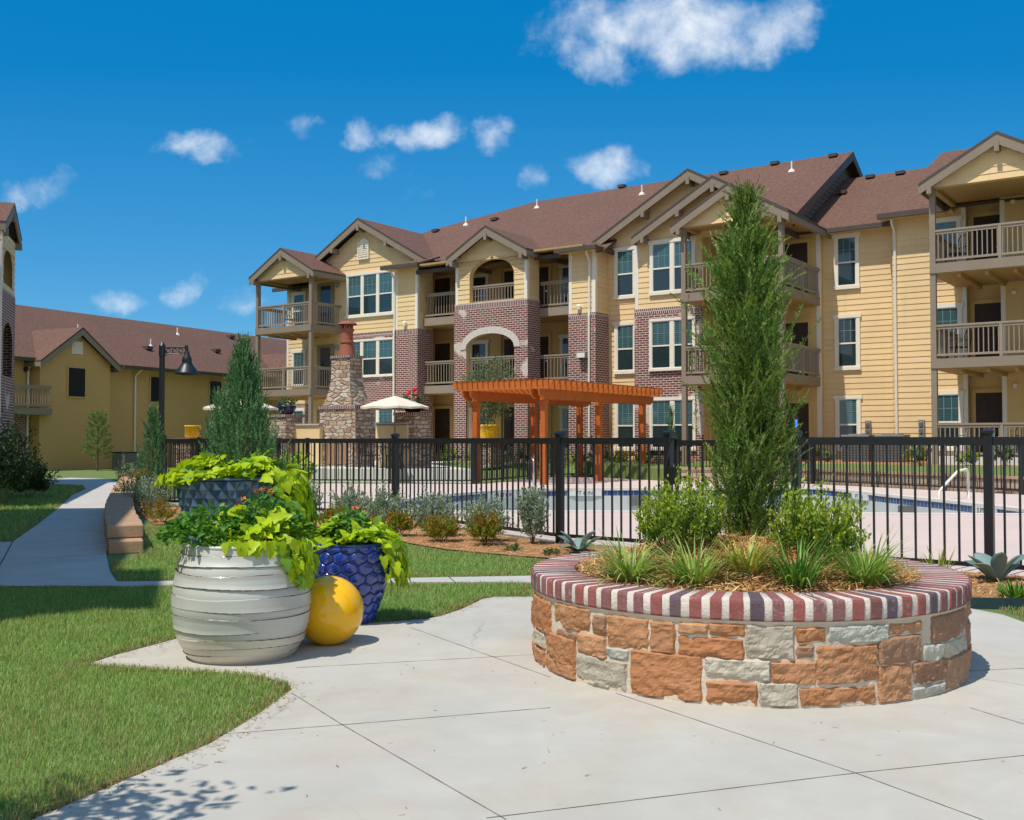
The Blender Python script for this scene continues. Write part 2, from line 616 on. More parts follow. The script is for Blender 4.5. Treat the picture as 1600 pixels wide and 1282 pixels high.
leafmat('shrub_leaf', (.055, .12, .025), .45, .3, .5, (.12, .20, .04))
leafmat('pale_shrub_leaf', (.20, .30, .05), .45, .3, .5, (.38, .42, .08))
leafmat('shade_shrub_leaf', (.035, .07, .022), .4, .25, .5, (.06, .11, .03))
leafmat('olive_leaf', (.13, .185, .085), .4, .3, .5, (.24, .29, .15))
leafmat('pine_leaf', (.12, .24, .05), .4, .3, .55, (.24, .36, .10))
leafmat('agave_leaf', (.17, .27, .25), .15, .08, .5, (.24, .33, .30))
leafmat('grass_blade', (.255, .43, .10), .4, .42, .55, (.43, .54, .21))
leafmat('dry_blade', (.33, .23, .10), .35, .25, .8, (.42, .33, .17))
leafmat('mulch_chip', (.54, .30, .12), .5, .1, .9, (.74, .52, .25))
leafmat('dark_clump', (.08, .22, .03), .35, .3, .45, (.15, .31, .05))


def mk_light(name, c, s):
    t = NT(name)
    t.base(c)
    t.bsdf.inputs['Emission Color'].default_value = (*c, 1)
    t.bsdf.inputs['Emission Strength'].default_value = s
    MATS[name] = t.mat


mk_light('amber_lamp', (.9, .55, .12), .9)
mk_light('keypad_blue', (.02, .15, .8), 1.6)


# ------------------------------------------------------------------ mesh helpers
class MB:
    def __init__(s):
        s.v, s.f, s.m = [], [], []

    def poly(s, pts, m=0):
        b = len(s.v)
        s.v += [tuple(p) for p in pts]
        s.f.append(tuple(range(b, b + len(pts))))
        s.m.append(m)

    def raw(s, verts, faces, m=0):
        b = len(s.v)
        s.v += [tuple(p) for p in verts]
        for f in faces:
            s.f.append(tuple(i + b for i in f))
            s.m.append(m)

    def box(s, x0, x1, y0, y1, z0, z1, m=0):
        s.raw([(x0, y0, z0), (x1, y0, z0), (x1, y1, z0), (x0, y1, z0), (x0, y0, z1), (x1, y0, z1), (x1, y1, z1), (x0, y1, z1)],
              [(0, 3, 2, 1), (4, 5, 6, 7), (0, 1, 5, 4), (1, 2, 6, 5), (2, 3, 7, 6), (3, 0, 4, 7)], m)

    def beam(s, a, b, w, h, m=0, up=(0, 0, 1)):
        a, b = Vector(a), Vector(b)
        d = (b - a).normalized()
        u = Vector(up)
        x = d.cross(u)
        if x.length < 1e-4:
            x = d.cross(Vector((1, 0, 0)))
        x.normalize()
        y = x.cross(d)
        V = []
        for p in (a, b):
            for sx, sy in ((-1, -1), (1, -1), (1, 1), (-1, 1)):
                V.append(p + x * (sx * w / 2) + y * (sy * h / 2))
        s.raw(V, [(0, 1, 2, 3), (7, 6, 5, 4), (0, 4, 5, 1), (1, 5, 6, 2), (2, 6, 7, 3), (3, 7, 4, 0)], m)

    def tube(s, pts, r, n=8, m=0, cap=True):
        pts = [Vector(p) for p in pts]
        rr = r if isinstance(r, (list, tuple)) else [r] * len(pts)
        base = len(s.v)
        prev = None
        for i, p in enumerate(pts):
            d = (pts[min(i + 1, len(pts) - 1)] - pts[max(i - 1, 0)]).normalized()
            x = d.cross(Vector((0, 0, 1)))
            if x.length < 1e-3:
                x = d.cross(Vector((0, 1, 0)))
            x.normalize()
            if prev is not None:
                x = (prev - d * prev.dot(d)).normalized()
            prev = x
            y = d.cross(x)
            for k in range(n):
                a = 2 * pi * k / n
                s.v.append(tuple(p + (x * math.cos(a) + y * math.sin(a)) * rr[i]))
        for i in range(len(pts) - 1):
            for k in range(n):
                s.f.append((base + i * n + k, base + i * n + (k + 1) % n, base + (i + 1) * n + (k + 1) % n, base + (i + 1) * n + k))
                s.m.append(m)
        if cap:
            s.f.append(tuple(base + k for k in range(n)))
            s.f.append(tuple(base + (len(pts) - 1) * n + k for k in range(n)))
            s.m += [m, m]

    def lathe(s, prof, n=32, m=0, c=(0, 0, 0)):
        base = len(s.v)
        for (r, z) in prof:
            for k in range(n):
                a = 2 * pi * k / n
                s.v.append((c[0] + r * math.cos(a), c[1] + r * math.sin(a), c[2] + z))
        for i in range(len(prof) - 1):
            for k in range(n):
                s.f.append((base + i * n + k, base + i * n + (k + 1) % n, base + (i + 1) * n + (k + 1) % n, base + (i + 1) * n + k))
                s.m.append(m)

    def slab(s, poly, th, m=0, mside=None):
        n = len(poly)
        top = [tuple(p) for p in poly]
        bot = [(p[0], p[1], p[2] - th) for p in poly]
        s.raw(top, [tuple(range(n))], m)
        s.raw(bot, [tuple(reversed(range(n)))], m if mside is None else mside)
        for i in range(n):
            j = (i + 1) % n
            s.raw([top[i], top[j], bot[j], bot[i]], [(0, 1, 2, 3)], m if mside is None else mside)

    def build(s, name, mats, parent=None, smooth=False, loc=None, bevel=0):
        me = bpy.data.meshes.new(name)
        me.from_pydata(s.v, [], s.f)
        finish(me, mats, np.array(s.m, dtype=np.int32))
        o = bpy.data.objects.new(name, me)
        col.objects.link(o)
        if parent is not None:
            o.parent = parent
        if loc is not None:
            o.location = loc
        if smooth:
            me.polygons.foreach_set('use_smooth', [True] * len(me.polygons))
        if bevel:
            bm_ = o.modifiers.new('bevel', 'BEVEL')
            bm_.width = bevel
            bm_.segments = 2
            bm_.limit_method = 'ANGLE'
        return o


def finish(me, mats, mi=None):
    if isinstance(mats, str):
        mats = [mats]
    for m_ in mats:
        me.materials.append(MATS[m_])
    if mi is not None and len(mi):
        me.polygons.foreach_set('material_index', mi)
    # box-mapped UVs in metres
    nl = len(me.loops)
    if nl == 0:
        return
    me.update()
    co = np.empty(len(me.vertices) * 3); me.vertices.foreach_get('co', co); co = co.reshape(-1, 3)
    li = np.empty(nl, dtype=np.int32); me.loops.foreach_get('vertex_index', li)
    nf = len(me.polygons)
    nor = np.empty(nf * 3); me.polygons.foreach_get('normal', nor); nor = nor.reshape(-1, 3)
    tot = np.empty(nf, dtype=np.int32); me.polygons.foreach_get('loop_total', tot)
    fn = np.repeat(nor, tot, axis=0)
    p = co[li]
    ax = np.abs(fn)
    uv = np.empty((nl, 2))
    big = np.argmax(ax * np.array([1, 1, .8]), axis=1)
    isx, isy, isz = big == 0, big == 1, big == 2
    uv[isx] = p[isx][:, [1, 2]]; uv[isy] = p[isy][:, [0, 2]]; uv[isz] = p[isz][:, [0, 1]]
    lay = me.uv_layers.new(name='UVMap')
    lay.data.foreach_set('uv', uv.ravel())


def empty(name, loc, rz=0):
    o = bpy.data.objects.new(name, None)
    o.location = loc
    o.rotation_euler = (0, 0, rz)
    o.empty_display_size = .2
    col.objects.link(o)
    return o


def tag(o, label=None, cat=None, group=None, kind=None):
    if label: o['label'] = label
    if cat: o['category'] = cat
    if group: o['group'] = group
    if kind: o['kind'] = kind
    return o


def thing(name, loc, label, cat, rz=0, group=None):
    return tag(empty(name, loc, rz), label, cat, group)


def cloud_mesh(name, V, faces_per, mats, mi=None, parent=None, loc=None, smooth=False):
    """V: (N,k,3) vertices of N copies of a template; faces_per: list of index tuples."""
    N, k, _ = V.shape
    nf = len(faces_per)
    me = bpy.data.meshes.new(name)
    me.vertices.add(N * k)
    me.vertices.foreach_set('co', V.reshape(-1).astype(np.float32))
    lt = np.array([len(f) for f in faces_per], dtype=np.int32)
    per = int(lt.sum())
    flat = np.concatenate([np.array(f) for f in faces_per])
    idx = (flat[None, :] + (np.arange(N) * k)[:, None]).ravel().astype(np.int32)
    me.loops.add(N * per)
    me.loops.foreach_set('vertex_index', idx)
    me.polygons.add(N * nf)
    st0 = np.concatenate([[0], np.cumsum(lt)[:-1]])
    me.polygons.foreach_set('loop_start', (st0[None, :] + (np.arange(N) * per)[:, None]).ravel().astype(np.int32))
    try:
        me.polygons.foreach_set('loop_total', np.tile(lt, N).astype(np.int32))
    except Exception:
        pass
    for m_ in ([mats] if isinstance(mats, str) else mats):
        me.materials.append(MATS[m_])
    if mi is not None:
        me.polygons.foreach_set('material_index', np.repeat(mi, nf).astype(np.int32))
    if smooth:
        me.polygons.foreach_set('use_smooth', np.ones(N * nf, dtype=bool))
    me.update(calc_edges=True)
    me.validate()
    o = bpy.data.objects.new(name, me)
    col.objects.link(o)
    if parent is not None: o.parent = parent
    if loc is not None: o.location = loc
    return o


def nrm(a):
    return a / np.maximum(np.linalg.norm(a, axis=-1, keepdims=True), 1e-9)


def leaves(pos, fwd, up, length, width, tmpl='leaf'):
    """Frames -> (N,k,3) verts. fwd = leaf axis, up = leaf normal."""
    fwd = nrm(fwd)
    side = nrm(np.cross(fwd, up))
    up = np.cross(side, fwd)
    if tmpl == 'leaf':      # folded pointed leaf
        T = np.array([[0, 0, 0], [.35, .5, .10], [.75, .34, .08], [1, 0, -.06], [.75, -.34, .08], [.35, -.5, .10], [.5, 0, 0]])
        Fc = [(0, 6, 1), (1, 6, 2), (2, 6, 3), (3, 6, 4), (4, 6, 5), (5, 6, 0)]
    elif tmpl == 'heart':   # broad lobed vine leaf
        T = np.array([[0, 0, 0], [-.10, .32, .05], [.18, .56, .10], [.46, .36, .06], [.62, .40, .02], [1.05, 0, -.18], [.62, -.40, .02], [.46, -.36, .06],
                      [.18, -.56, .10], [-.10, -.32, .05], [.42, 0, -.02]])
        Fc = [(0, 10, 1), (1, 10, 2), (2, 10, 3), (3, 10, 4), (4, 10, 5), (5, 10, 6), (6, 10, 7), (7, 10, 8), (8, 10, 9), (9, 10, 0)]
    elif tmpl == 'strip':
        T = np.array([[0, .5, 0], [.5, .42, .03], [1, 0, 0], [.5, -.42, .03], [0, -.5, 0]])
        Fc = [(0, 1, 3, 4), (1, 2, 3)]
    else:                   # 'quad' diamond
        T = np.array([[0, 0, 0], [.45, .5, .05], [1, 0, 0], [.45, -.5, .05]])
        Fc = [(0, 1, 2, 3)]
    L_ = length[:, None, None]; W_ = width[:, None, None]
    V = pos[:, None, :] + fwd[:, None, :] * (T[None, :, 0:1] * L_) + side[:, None, :] * (T[None, :, 1:2] * W_) + up[:, None, :] * (T[None, :, 2:3] * L_)
    return V, Fc


def rdir(n):
    return nrm(rng.normal(size=(n, 3)))


def blades(pos, az, lean, length, width, droop, seg=4):
    """Arching grass-like blades: (N, 2*(seg)+1, 3)."""
    n = len(pos)
    V = np.zeros((n, seg * 2 + 1, 3))
    hd = np.stack([np.cos(az), np.sin(az), np.zeros(n)], 1)
    sd = np.stack([-np.sin(az), np.cos(az), np.zeros(n)], 1)
    p = pos.copy()
    a = lean.copy()
    for i in range(seg + 1):
        t = i / seg
        w = width * (1 - t) ** .7 * .5
        if i < seg:
            V[:, 2 * i] = p + sd * w[:, None]
            V[:, 2 * i + 1] = p - sd * w[:, None]
        else:
            V[:, 2 * seg] = p
        step = (length / seg)[:, None]
        p = p + step * (hd * np.sin(a)[:, None] + np.array([0, 0, 1.0]) * np.cos(a)[:, None])
        a = a + droop / seg
    Fc = [(2 * i, 2 * i + 1, 2 * i + 3, 2 * i + 2) for i in range(seg - 1)] + [(2 * seg - 2, 2 * seg - 1, 2 * seg)]
    return V, Fc


def in_poly(x, y, poly):
    inside = np.zeros(len(x), dtype=bool)
    n = len(poly)
    j = n - 1
    for i in range(n):
        xi, yi = poly[i][0], poly[i][1]
        xj, yj = poly[j][0], poly[j][1]
        c = ((yi > y) != (yj > y)) & (x < (xj - xi) * (y - yi) / (yj - yi + 1e-12) + xi)
        inside ^= c
        j = i
    return inside


def sheet(name, outer, z, mat, holes=(), parent=None, kind='structure', th=0.0):
    loops = [[Vector((p[0], p[1], 0)) for p in outer]] + [[Vector((p[0], p[1], 0)) for p in h] for h in holes]
    tris = tessellate_polygon(loops)
    pts = [p for l in loops for p in l]
    mb = MB()
    mb.raw([(p.x, p.y, z) for p in pts], tris)
    if th:
        n = len(outer)
        for i in range(n):
            a, b = outer[i], outer[(i + 1) % n]
            mb.poly([(a[0], a[1], z), (b[0], b[1], z), (b[0], b[1], z - th), (a[0], a[1], z - th)])
    o = mb.build(name, mat, parent)
    if kind: o['kind'] = kind
    # make sure it faces up
    return o


def text_mesh(txt, size, mat, parent, matrix, name='lettering'):
    cu = bpy.data.curves.new('t', 'FONT')
    cu.body = txt
    cu.size = size
    cu.align_x = 'CENTER'
    cu.align_y = 'CENTER'
    cu.extrude = .002
    tmp = bpy.data.objects.new('t', cu)
    col.objects.link(tmp)
    bpy.context.view_layer.update()
    me = bpy.data.meshes.new_from_object(tmp)
    me.name = name
    bpy.data.objects.remove(tmp)
    me.materials.clear()
    me.materials.append(MATS[mat])
    o = bpy.data.objects.new(name, me)
    col.objects.link(o)
    o.parent = parent
    o.matrix_local = matrix
    return o


def wall(mb, axis, off, zs, f, lap=0.0, m=0, u0=0.0):
    """Wall strips between heights zs; f(z)-> list of (u0,u1). axis F: along x, facing -y; R: along y, facing +x; L: facing -x."""
    def P(u, o, z):
        if axis == 'F': return (u, off - o, z)
        if axis == 'R': return (off + o, u, z)
        return (off - o, u, z)
    zs = sorted(set(round(z, 4) for z in zs))
    for za, zb in zip(zs, zs[1:]):
        A, B = f(za + 1e-4), f(zb - 1e-4)
        if len(A) != len(B):
            mid = f((za + zb) / 2)
            A = B = mid
        for (a0, a1), (b0, b1) in zip(A, B):
            if a1 - a0 < 1e-3 and b1 - b0 < 1e-3:
                continue
            mb.poly([P(a0, lap, za), P(a1, lap, za), P(b1, 0, zb), P(b0, 0, zb)], m)
            if lap:
                mb.poly([P(a0, 0, za), P(a1, 0, za), P(a1, lap, za), P(a0, lap, za)], m)


def boards(z0, z1, step=.205, extra=()):
    zs = list(np.arange(z0, z1, step)) + [z1] + [z for z in extra if z0 < z < z1]
    zs = sorted(zs)
    out = [zs[0]]
    for z in zs[1:]:
        if z - out[-1] > 1e-3: out.append(z)
    return out


def cut(spans, holes):
    for h0, h1 in holes:
        res = []
        for a, b in spans:
            if h1 <= a or h0 >= b:
                res.append((a, b)); continue
            if h0 > a: res.append((a, h0))
            if h1 < b: res.append((h1, b))
        spans = res
    return spans


# ------------------------------------------------------------------ the long apartment building
TH = R(35.05)
APT = thing('apartment_building', (-9.285, 48.53, 0), 'three storey yellow apartment building with brick bays and stacked balconies behind the pool', 'building', -TH)
PIT = .56


def G(s, t):
    """building coordinates -> world xy"""
    return (-9.285 + s * math.cos(TH) + t * math.sin(TH), 48.53 - s * math.sin(TH) + t * math.cos(TH))


def siding_part(f, z0, z1, off, axis='F', extra=(), parent=APT, mat='siding', name='siding_wall', lap=.019):
    mb = MB()
    wall(mb, axis, off, boards(z0, z1, extra=extra), f, lap)
    return mb.build(name, mat, parent)


def brick_part(f, z0, z1, off, axis='F', extra=(), parent=APT, soldier=True, name='brick_wall'):
    mb = MB()
    wall(mb, axis, off, sorted([z0, z1 - (.23 if soldier else 0), z1] + list(extra)), f, 0)
    if soldier:
        nf = len(mb.f)
        for i, fc in enumerate(mb.f):
            if min(mb.v[k][2] for k in fc) > z1 - .24:
                mb.m[i] = 1
    return mb.build(name, ['brick', 'soldier_brick'], parent)


def window(root, s0, s1, z0, z1, t, n=1, trim=.12, head=True, glass=('blind_glass', 'dark_glass'), grille=True, name='window', y=None):
    fr = MB(); gr_ = MB()
    d = .075
    fr.box(s0, s0 + trim, t - d, t + .02, z0, z1)
    fr.box(s1 - trim, s1, t - d, t + .02, z0, z1)
    e = .05 if head else 0
    fr.box(s0 - e, s1 + e, t - d - .012, t + .02, z1, z1 + trim * 1.1)
    fr.box(s0 - .02, s1 + .02, t - d - .03, t + .02, z0 - trim, z0)
    W = (s1 - s0 - 2 * trim)
    mul = .13
    lw = (W - mul * (n - 1)) / n
    pane = MB()
    zm = z0 + (z1 - z0) * .48
    for i in range(n):
        a = s0 + trim + i * (lw + mul)
        b = a + lw
        if i < n - 1:
            fr.box(b, b + mul, t - d + .004, t + .02, z0, z1)
        fr.box(a, b, t - .065, t + .02, zm - .028, zm + .028)
        for (q0, q1) in ((a, a + .035), (b - .035, b)):
            fr.box(q0, q1, t - .06, t + .02, z0, zm - .028)
            fr.box(q0, q1, t - .056, t + .02, zm + .028, z1)
        fr.box(a + .035, b - .035, t - .06, t + .02, z0, z0 + .04)
        fr.box(a + .035, b - .035, t - .056, t + .02, z1 - .035, z1)
        if grille:
            for k in (1, 2):
                x = a + lw * k / 3
                gr_.box(x - .009, x + .009, t - .05, t - .042, zm + .028, z1 - .035)
            zz = (zm + z1) / 2
            gr_.box(a + .035, b - .035, t - .049, t - .043, zz - .009, zz + .009)
        pane.poly([(a, t - .040, zm), (b, t - .040, zm), (b, t - .040, z1), (a, t - .040, z1)], 0)
        pane.poly([(a, t - .044, z0), (b, t - .044, z0), (b, t - .044, zm), (a, t - .044, zm)], 1)
    o = fr.build(name, 'cream_trim', root)
    if gr_.f: gr_.build('grille', 'grille', o)
    pane.build('pane', list(glass), o)
    return o


def door(root, s0, s1, z0, z1, t, glass=False, name='door', mat='door_brown'):
    mb = MB()
    mb.box(s0, s1, t - .03, t + .03, z0, z1)
    if not glass:
        for (a, b) in ((.12, .45), (.55, .88)):
            for (c, d) in ((.08, .42), (.5, .92)):
                w, h = s1 - s0, z1 - z0
                mb.box(s0 + a * w, s0 + b * w, t - .045, t - .03, z0 + c * h, z0 + d * h)
    o = mb.build(name, 'dark_glass' if glass else mat, root)
    fr = MB()
    fr.box(s0 - .13, s0, t - .05, t + .03, z0, z1 + .14)
    fr.box(s1, s1 + .13, t - .05, t + .03, z0, z1 + .14)
    fr.box(s0, s1, t - .052, t + .03, z1, z1 + .14)
    if glass:
        fr.box(s0, s0 + .09, t - .045, t - .03, z0, z1)
        fr.box(s1 - .09, s1, t - .045, t - .03, z0, z1)
        fr.box(s0 + .09, s1 - .09, t - .045, t - .03, z0, z0 + .2)
    fr.build('door_frame', 'flat_wall' if not glass else 'taupe', o)
    if not glass:
        hb = MB()
        hb.tube([(s1 - .08, t - .03, z0 + 1.0), (s1 - .08, t - .10, z0 + 1.0)], .03, 8)
        hb.build('handle', 'chrome', o)
    return o


def railing(root, segs, z, h=1.06, mat='tan_rail', name='railing', gap=.14, post=True):
    """segs: list of ((x0,y0),(x1,y1)); one railing mesh."""
    mb = MB()
    for (a, b) in segs:
        a, b = Vector((*a, 0)), Vector((*b, 0))
        L_ = (b - a).length
        d = (b - a) / L_
        mb.beam((a.x, a.y, z + h - .03), (b.x, b.y, z + h - .03), .10, .06)
        mb.beam((a.x, a.y, z + h - .10), (b.x, b.y, z + h - .10), .05, .08)
        mb.beam((a.x, a.y, z + .12), (b.x, b.y, z + .12), .05, .07)
        n = max(1, int(L_ / gap))
        for i in range(1, n):
            p = a + d * (L_ * i / n)
            w = .03
            mb.box(p.x - w / 2, p.x + w / 2, p.y - w / 2, p.y + w / 2, z + .155, z + h - .14)
        if post:
            for p in ([a + d * L_ * .5] if L_ > 2.6 else []):
                mb.box(p.x - .045, p.x + .045, p.y - .045, p.y + .045, z, z + h - .06)
    return mb.build(name, mat, root)


def corner_board(s, t, z0, z1, w=.12, right=True, parent=APT):
    mb = MB()
    mb.box(s - w, s + .022, t - .022, t + w, z0, z1)
    return mb.build('corner_board', 'cream_trim', parent)


def gable_roof(scn, halfL, halfR, za, t0, t1, pitch=PIT, parent=APT, brackets=True, mside='gutter_brown', eave=(True, True)):
    zl, zr = za - pitch * halfL, za - pitch * halfR
    mb = MB()
    th = .09
    for (h, ze, sg) in ((halfL, zl, -1), (halfR, zr, 1)):
        e = scn + sg * h
        mb.slab([(scn, t0, za), (e, t0, ze), (e, t1, ze), (scn, t1, za)], th, 0, 1)
    r = mb.build('gable_roof', ['shingle', mside], parent)
    fb = MB()
    for (h, ze, sg) in ((halfL, zl, -1), (halfR, zr, 1)):
        e = scn + sg * h
        a = [(scn, t0 + .012, za - th), (e, t0 + .012, ze - th), (e, t0 + .012, ze - th - .27), (scn, t0 + .012, za - th - .30)]
        fb.poly(a)
        fb.poly([(p[0], p[1] + .05, p[2]) for p in a])
        fb.poly([a[2], a[3], (a[3][0], a[3][1] + .05, a[3][2]), (a[2][0], a[2][1] + .05, a[2][2])])
        fb.poly([a[1], a[2], (a[2][0], a[2][1] + .05, a[2][2]), (a[1][0], a[1][1] + .05, a[1][2])])
    if brackets:
        pos = [(0, za)] + [(-halfL * .42, za - pitch * halfL * .42), (-halfL * .86, za - pitch * halfL * .86),
                           (halfR * .42, za - pitch * halfR * .42), (halfR * .86, za - pitch * halfR * .86)]
        if halfL < 2.6:
            pos = [pos[0], pos[2], pos[4]]
        for (x, z) in pos:
            fb.box(scn + x - .07, scn + x + .07, t0 - .03, t0 + .46, z - th - .46 - (.06 if x == 0 else 0), z - th - .24)
    # soffit lining and eave boards
    for (h, ze, sg, ev) in ((halfL, zl, -1, eave[0]), (halfR, zr, 1, eave[1])):
        e = scn + sg * h
        if ev:
            fb.box(min(e, e - sg * .04), max(e, e - sg * .04), t0 + .06, t1, ze - th - .2, ze - th + .01)
    fb.build('fascia', 'taupe', r)
    return r


def slope_spans(scn, hl, hr, za, pitch=PIT, lo=-99, hi=99, drop=.2):
    def f(z):
        h = (za - drop - z) / pitch
        if h <= 0: return []
        return [(max(lo, scn - min(h, hl)), min(hi, scn + min(h, hr)))]
    return f


def post(root, s, t, z0, z1, w=.17, mat='taupe', name='post'):
    mb = MB()
    mb.box(s - w / 2, s + w / 2, t - w / 2, t + w / 2, z0, z1)
    return mb.build(name, mat, root)


def porch(s0, s1, depth, f2, f3, zbeam, za, scn, zbase, half, t1, has_left=True, right_open=True, left_open=True, furniture=False):
    """stacked corner balconies with a gable above"""
    for lev, z in (('a', f2), ('b', f3)):
        mb = MB()
        mb.box(s0 - .02, s1 + .02, -.10, depth, z - .30, z, 0)
        mb.box(s0, s1, -.06, depth, z - .32, z - .301, 1)
        for k in range(1, 5):                     # joists seen from below
            x = s0 + (s1 - s0) * k / 5
            mb.box(x - .05, x + .05, .1, depth - .05, z - .45, z - .321, 1)
        b = mb.build('balcony', ['taupe', 'soffit'], APT)
        segs = [((s0 + .08, 0), (s1 - .08, 0))]
        if right_open: segs.append(((s1 - .02, .08), (s1 - .02, depth)))
        if left_open: segs.append(((s0 + .02, .08), (s0 + .02, depth)))
        railing(b, segs, z)
        for s in (s0 + .06, s1 - .06):
            post(b, s, .02, z, (f3 - .30 if lev == 'a' else zbeam))
    for s in (s0 + .06, s1 - .06):
        post(APT, s, .02, zbase, f2 - .3, name='ground_post')
    # beam, ceiling and gable triangle
    mb = MB()
    mb.box(s0 - .04, s1 + .04, -.06, .16, zbeam, zbeam + .04, 1)
    mb.box(s1 - .12, s1 + .04, .16, depth, zbeam, zbeam + .22, 1)
    mb.box(s0 - .04, s0 + .12, .16, depth, zbeam, zbeam + .22, 1)
    mb.box(s0 + .13, s1 - .13, .17, depth, zbeam + .12, zbeam + .16, 1)
    mb.build('porch_ceiling', ['siding', 'soffit'], APT)
    siding_part(slope_spans(scn, (s1 - s0) / 2 + .06, (s1 - s0) / 2 + .06, za, drop=.12), zbeam + .04, za - .15, -.06)
    gable_roof(scn, half, half, za, -.34, t1)


# --- left porch, bay with three-light windows
F1 = .79
Z0 = .0
porch(-3.76, 0.0, 1.9, 3.79, 6.79, 9.05, 10.50, -1.80, .5, 2.2, 3.9)
# wall behind the left porch, its doors
mb = MB()
wall(mb, 'F', 1.9, [Z0, 9.6], lambda z: [(-1.95, .02)])
wall(mb, 'L', -1.95, [Z0, 9.6], lambda z: [(1.9, 3.0)])
mb.build('porch_wall', 'flat_wall', APT)
for z in (F1, 3.79, 6.79):
    door(APT, -1.40, -.55, z, z + 2.08, 1.88, glass=True, name='glass_door')
for z in (3.79, 6.79):
    mb = MB(); mb.lathe([(.0, -.12), (.08, -.1), (.1, .05), (.03, .12), (0, .13)], 10, c=(-.18, 1.82, z + 2.05))
    mb.build('wall_lamp', 'meter_grey', APT)
# far left wall set back
siding_part(lambda z: [(-4.9, -1.9)], 3.25, 9.3, 3.0)
brick_part(lambda z: [(-4.9, -1.9)], Z0, 3.25, 3.0)
corner_board(-4.78, 3.0, 3.3, 9.2)
for z in (F1 + .35, 4.1, 7.08):
    window(APT, -4.48, -3.5, z + .1, z + 1.75, 3.0)
# bay B1
B1F = slope_spans(1.5, 3.5, 4.2, 11.72, lo=-1.95, hi=5.0)
siding_part(B1F, 6.44, 11.45, 1.9)
brick_part(lambda z: [(.02, 4.6)], Z0, 6.44, 1.9)
window(APT, .38, 3.44, 7.30, 9.18, 1.9, 3)
window(APT, .38, 3.44, 4.42, 6.05, 1.9, 3, trim=.08, head=False)
window(APT, .38, 3.44, 1.35, 3.05, 1.9, 3, trim=.08, head=False)
gable_roof(1.5, 4.0, 4.15, 11.82, 1.42, 6.4)
mb = MB()
mb.raw([(1.17, 1.84, 10.0), (1.83, 1.84, 10.0), (1.83, 1.84, 10.75), (1.5, 1.84, 10.95), (1.17, 1.84, 10.75)], [(0, 1, 2, 3, 4)])
for k in range(7):
    mb.beam((1.22, 1.82, 10.08 + k * .095), (1.78, 1.82, 10.08 + k * .095), .03, .05)
for q in ((1.15, 1.20), (1.80, 1.85)):
    mb.box(q[0], q[1], 1.79, 1.89, 9.98, 10.76)
mb.box(1.15, 1.85, 1.785, 1.89, 9.92, 9.98)
mb.build('louvre_vent', 'cream_trim', APT)


def pier(s0, s1, t0, t1, ztop, zb, left=True):
    siding_part(lambda z: [(s0, s1)], zb, ztop, t0)
    siding_part(lambda z: [(t0, t1)], zb, ztop, s1, 'R')
    siding_part(lambda z: [(t0, t1)], zb, ztop, s0, 'L')
    p = .035
    brick_part(lambda z: [(s0 - p, s1 + p)], Z0, zb, t0 - p)
    brick_part(lambda z: [(t0 - p, t1)], Z0, zb, s1 + p, 'R')
    brick_part(lambda z: [(t0 - p, t1)], Z0, zb, s0 - p, 'L')
    mb = MB(); mb.box(s0 - p, s1 + p, t0 - p, t1, zb - .01, zb + .004); mb.build('brick_ledge', 'mortar', APT)
    corner_board(s1, t0, zb, ztop)
    corner_board(s0 + .1, t0, zb, ztop)


pier(4.36, 5.62, .9, 1.95, 9.05, 6.32)
pier(13.5, 14.68, .9, 1.95, 8.95, 6.40)


def shed(s0, s1, te, ze, tb, zb, hipL, hipR):
    mb = MB()
    a = [(s0, te, ze), (s1, te, ze), (s1 - (.9 if hipR else 0), tb, zb), (s0 + (.9 if hipL else 0), tb, zb)]
    mb.slab(a, .08, 0, 1)
    if hipR: mb.poly([(s1, te, ze), (s1, tb, ze), (s1 - .9, tb, zb)], 0)
    if hipL: mb.poly([(s0, te, ze), (s0, tb, ze), (s0 + .9, tb, zb)], 0)
    r = mb.build('shed_roof', ['shingle', 'gutter_brown'], APT)
    gb = MB()
    gb.box(s0 - .02, s1 + .03, te - .10, te + .02, ze - .15, ze + .01)
    gb.box(s1 - .03, s1 + .03, te + .02, tb, ze - .2, ze - .01)
    gb.box(s0, s1, te + .02, tb, ze - .13, ze - .085, 1)
    gb.build('gutter', ['gutter_brown', 'flat_wall'], r)


shed(3.95, 6.05, .42, 9.12, 1.95, 9.62, True, False)
shed(13.15, 15.0, .42, 8.93, 1.95, 9.42, False, True)


def downspout(s, t, z0, z1, kick=.3, name='downspout', jog=None):
    mb = MB()
    pts = [(s, t - kick, z1), (s, t - kick, z1 - .12), (s, t - .05, z1 - .42)]
    if jog:
        pts += [(s, t - .05, jog + .12), (s, t - .09, jog - .1)]
        pts += [(s, t - .09, z0)]
    else:
        pts += [(s, t - .05, z0)]
    mb.tube(pts, .05, 8)
    return mb.build(name, 'downspout', APT)


downspout(4.33, .9, Z0 + .2, 9.0, jog=6.3)
downspout(14.45, .9, Z0 + .2, 8.85, jog=6.35)
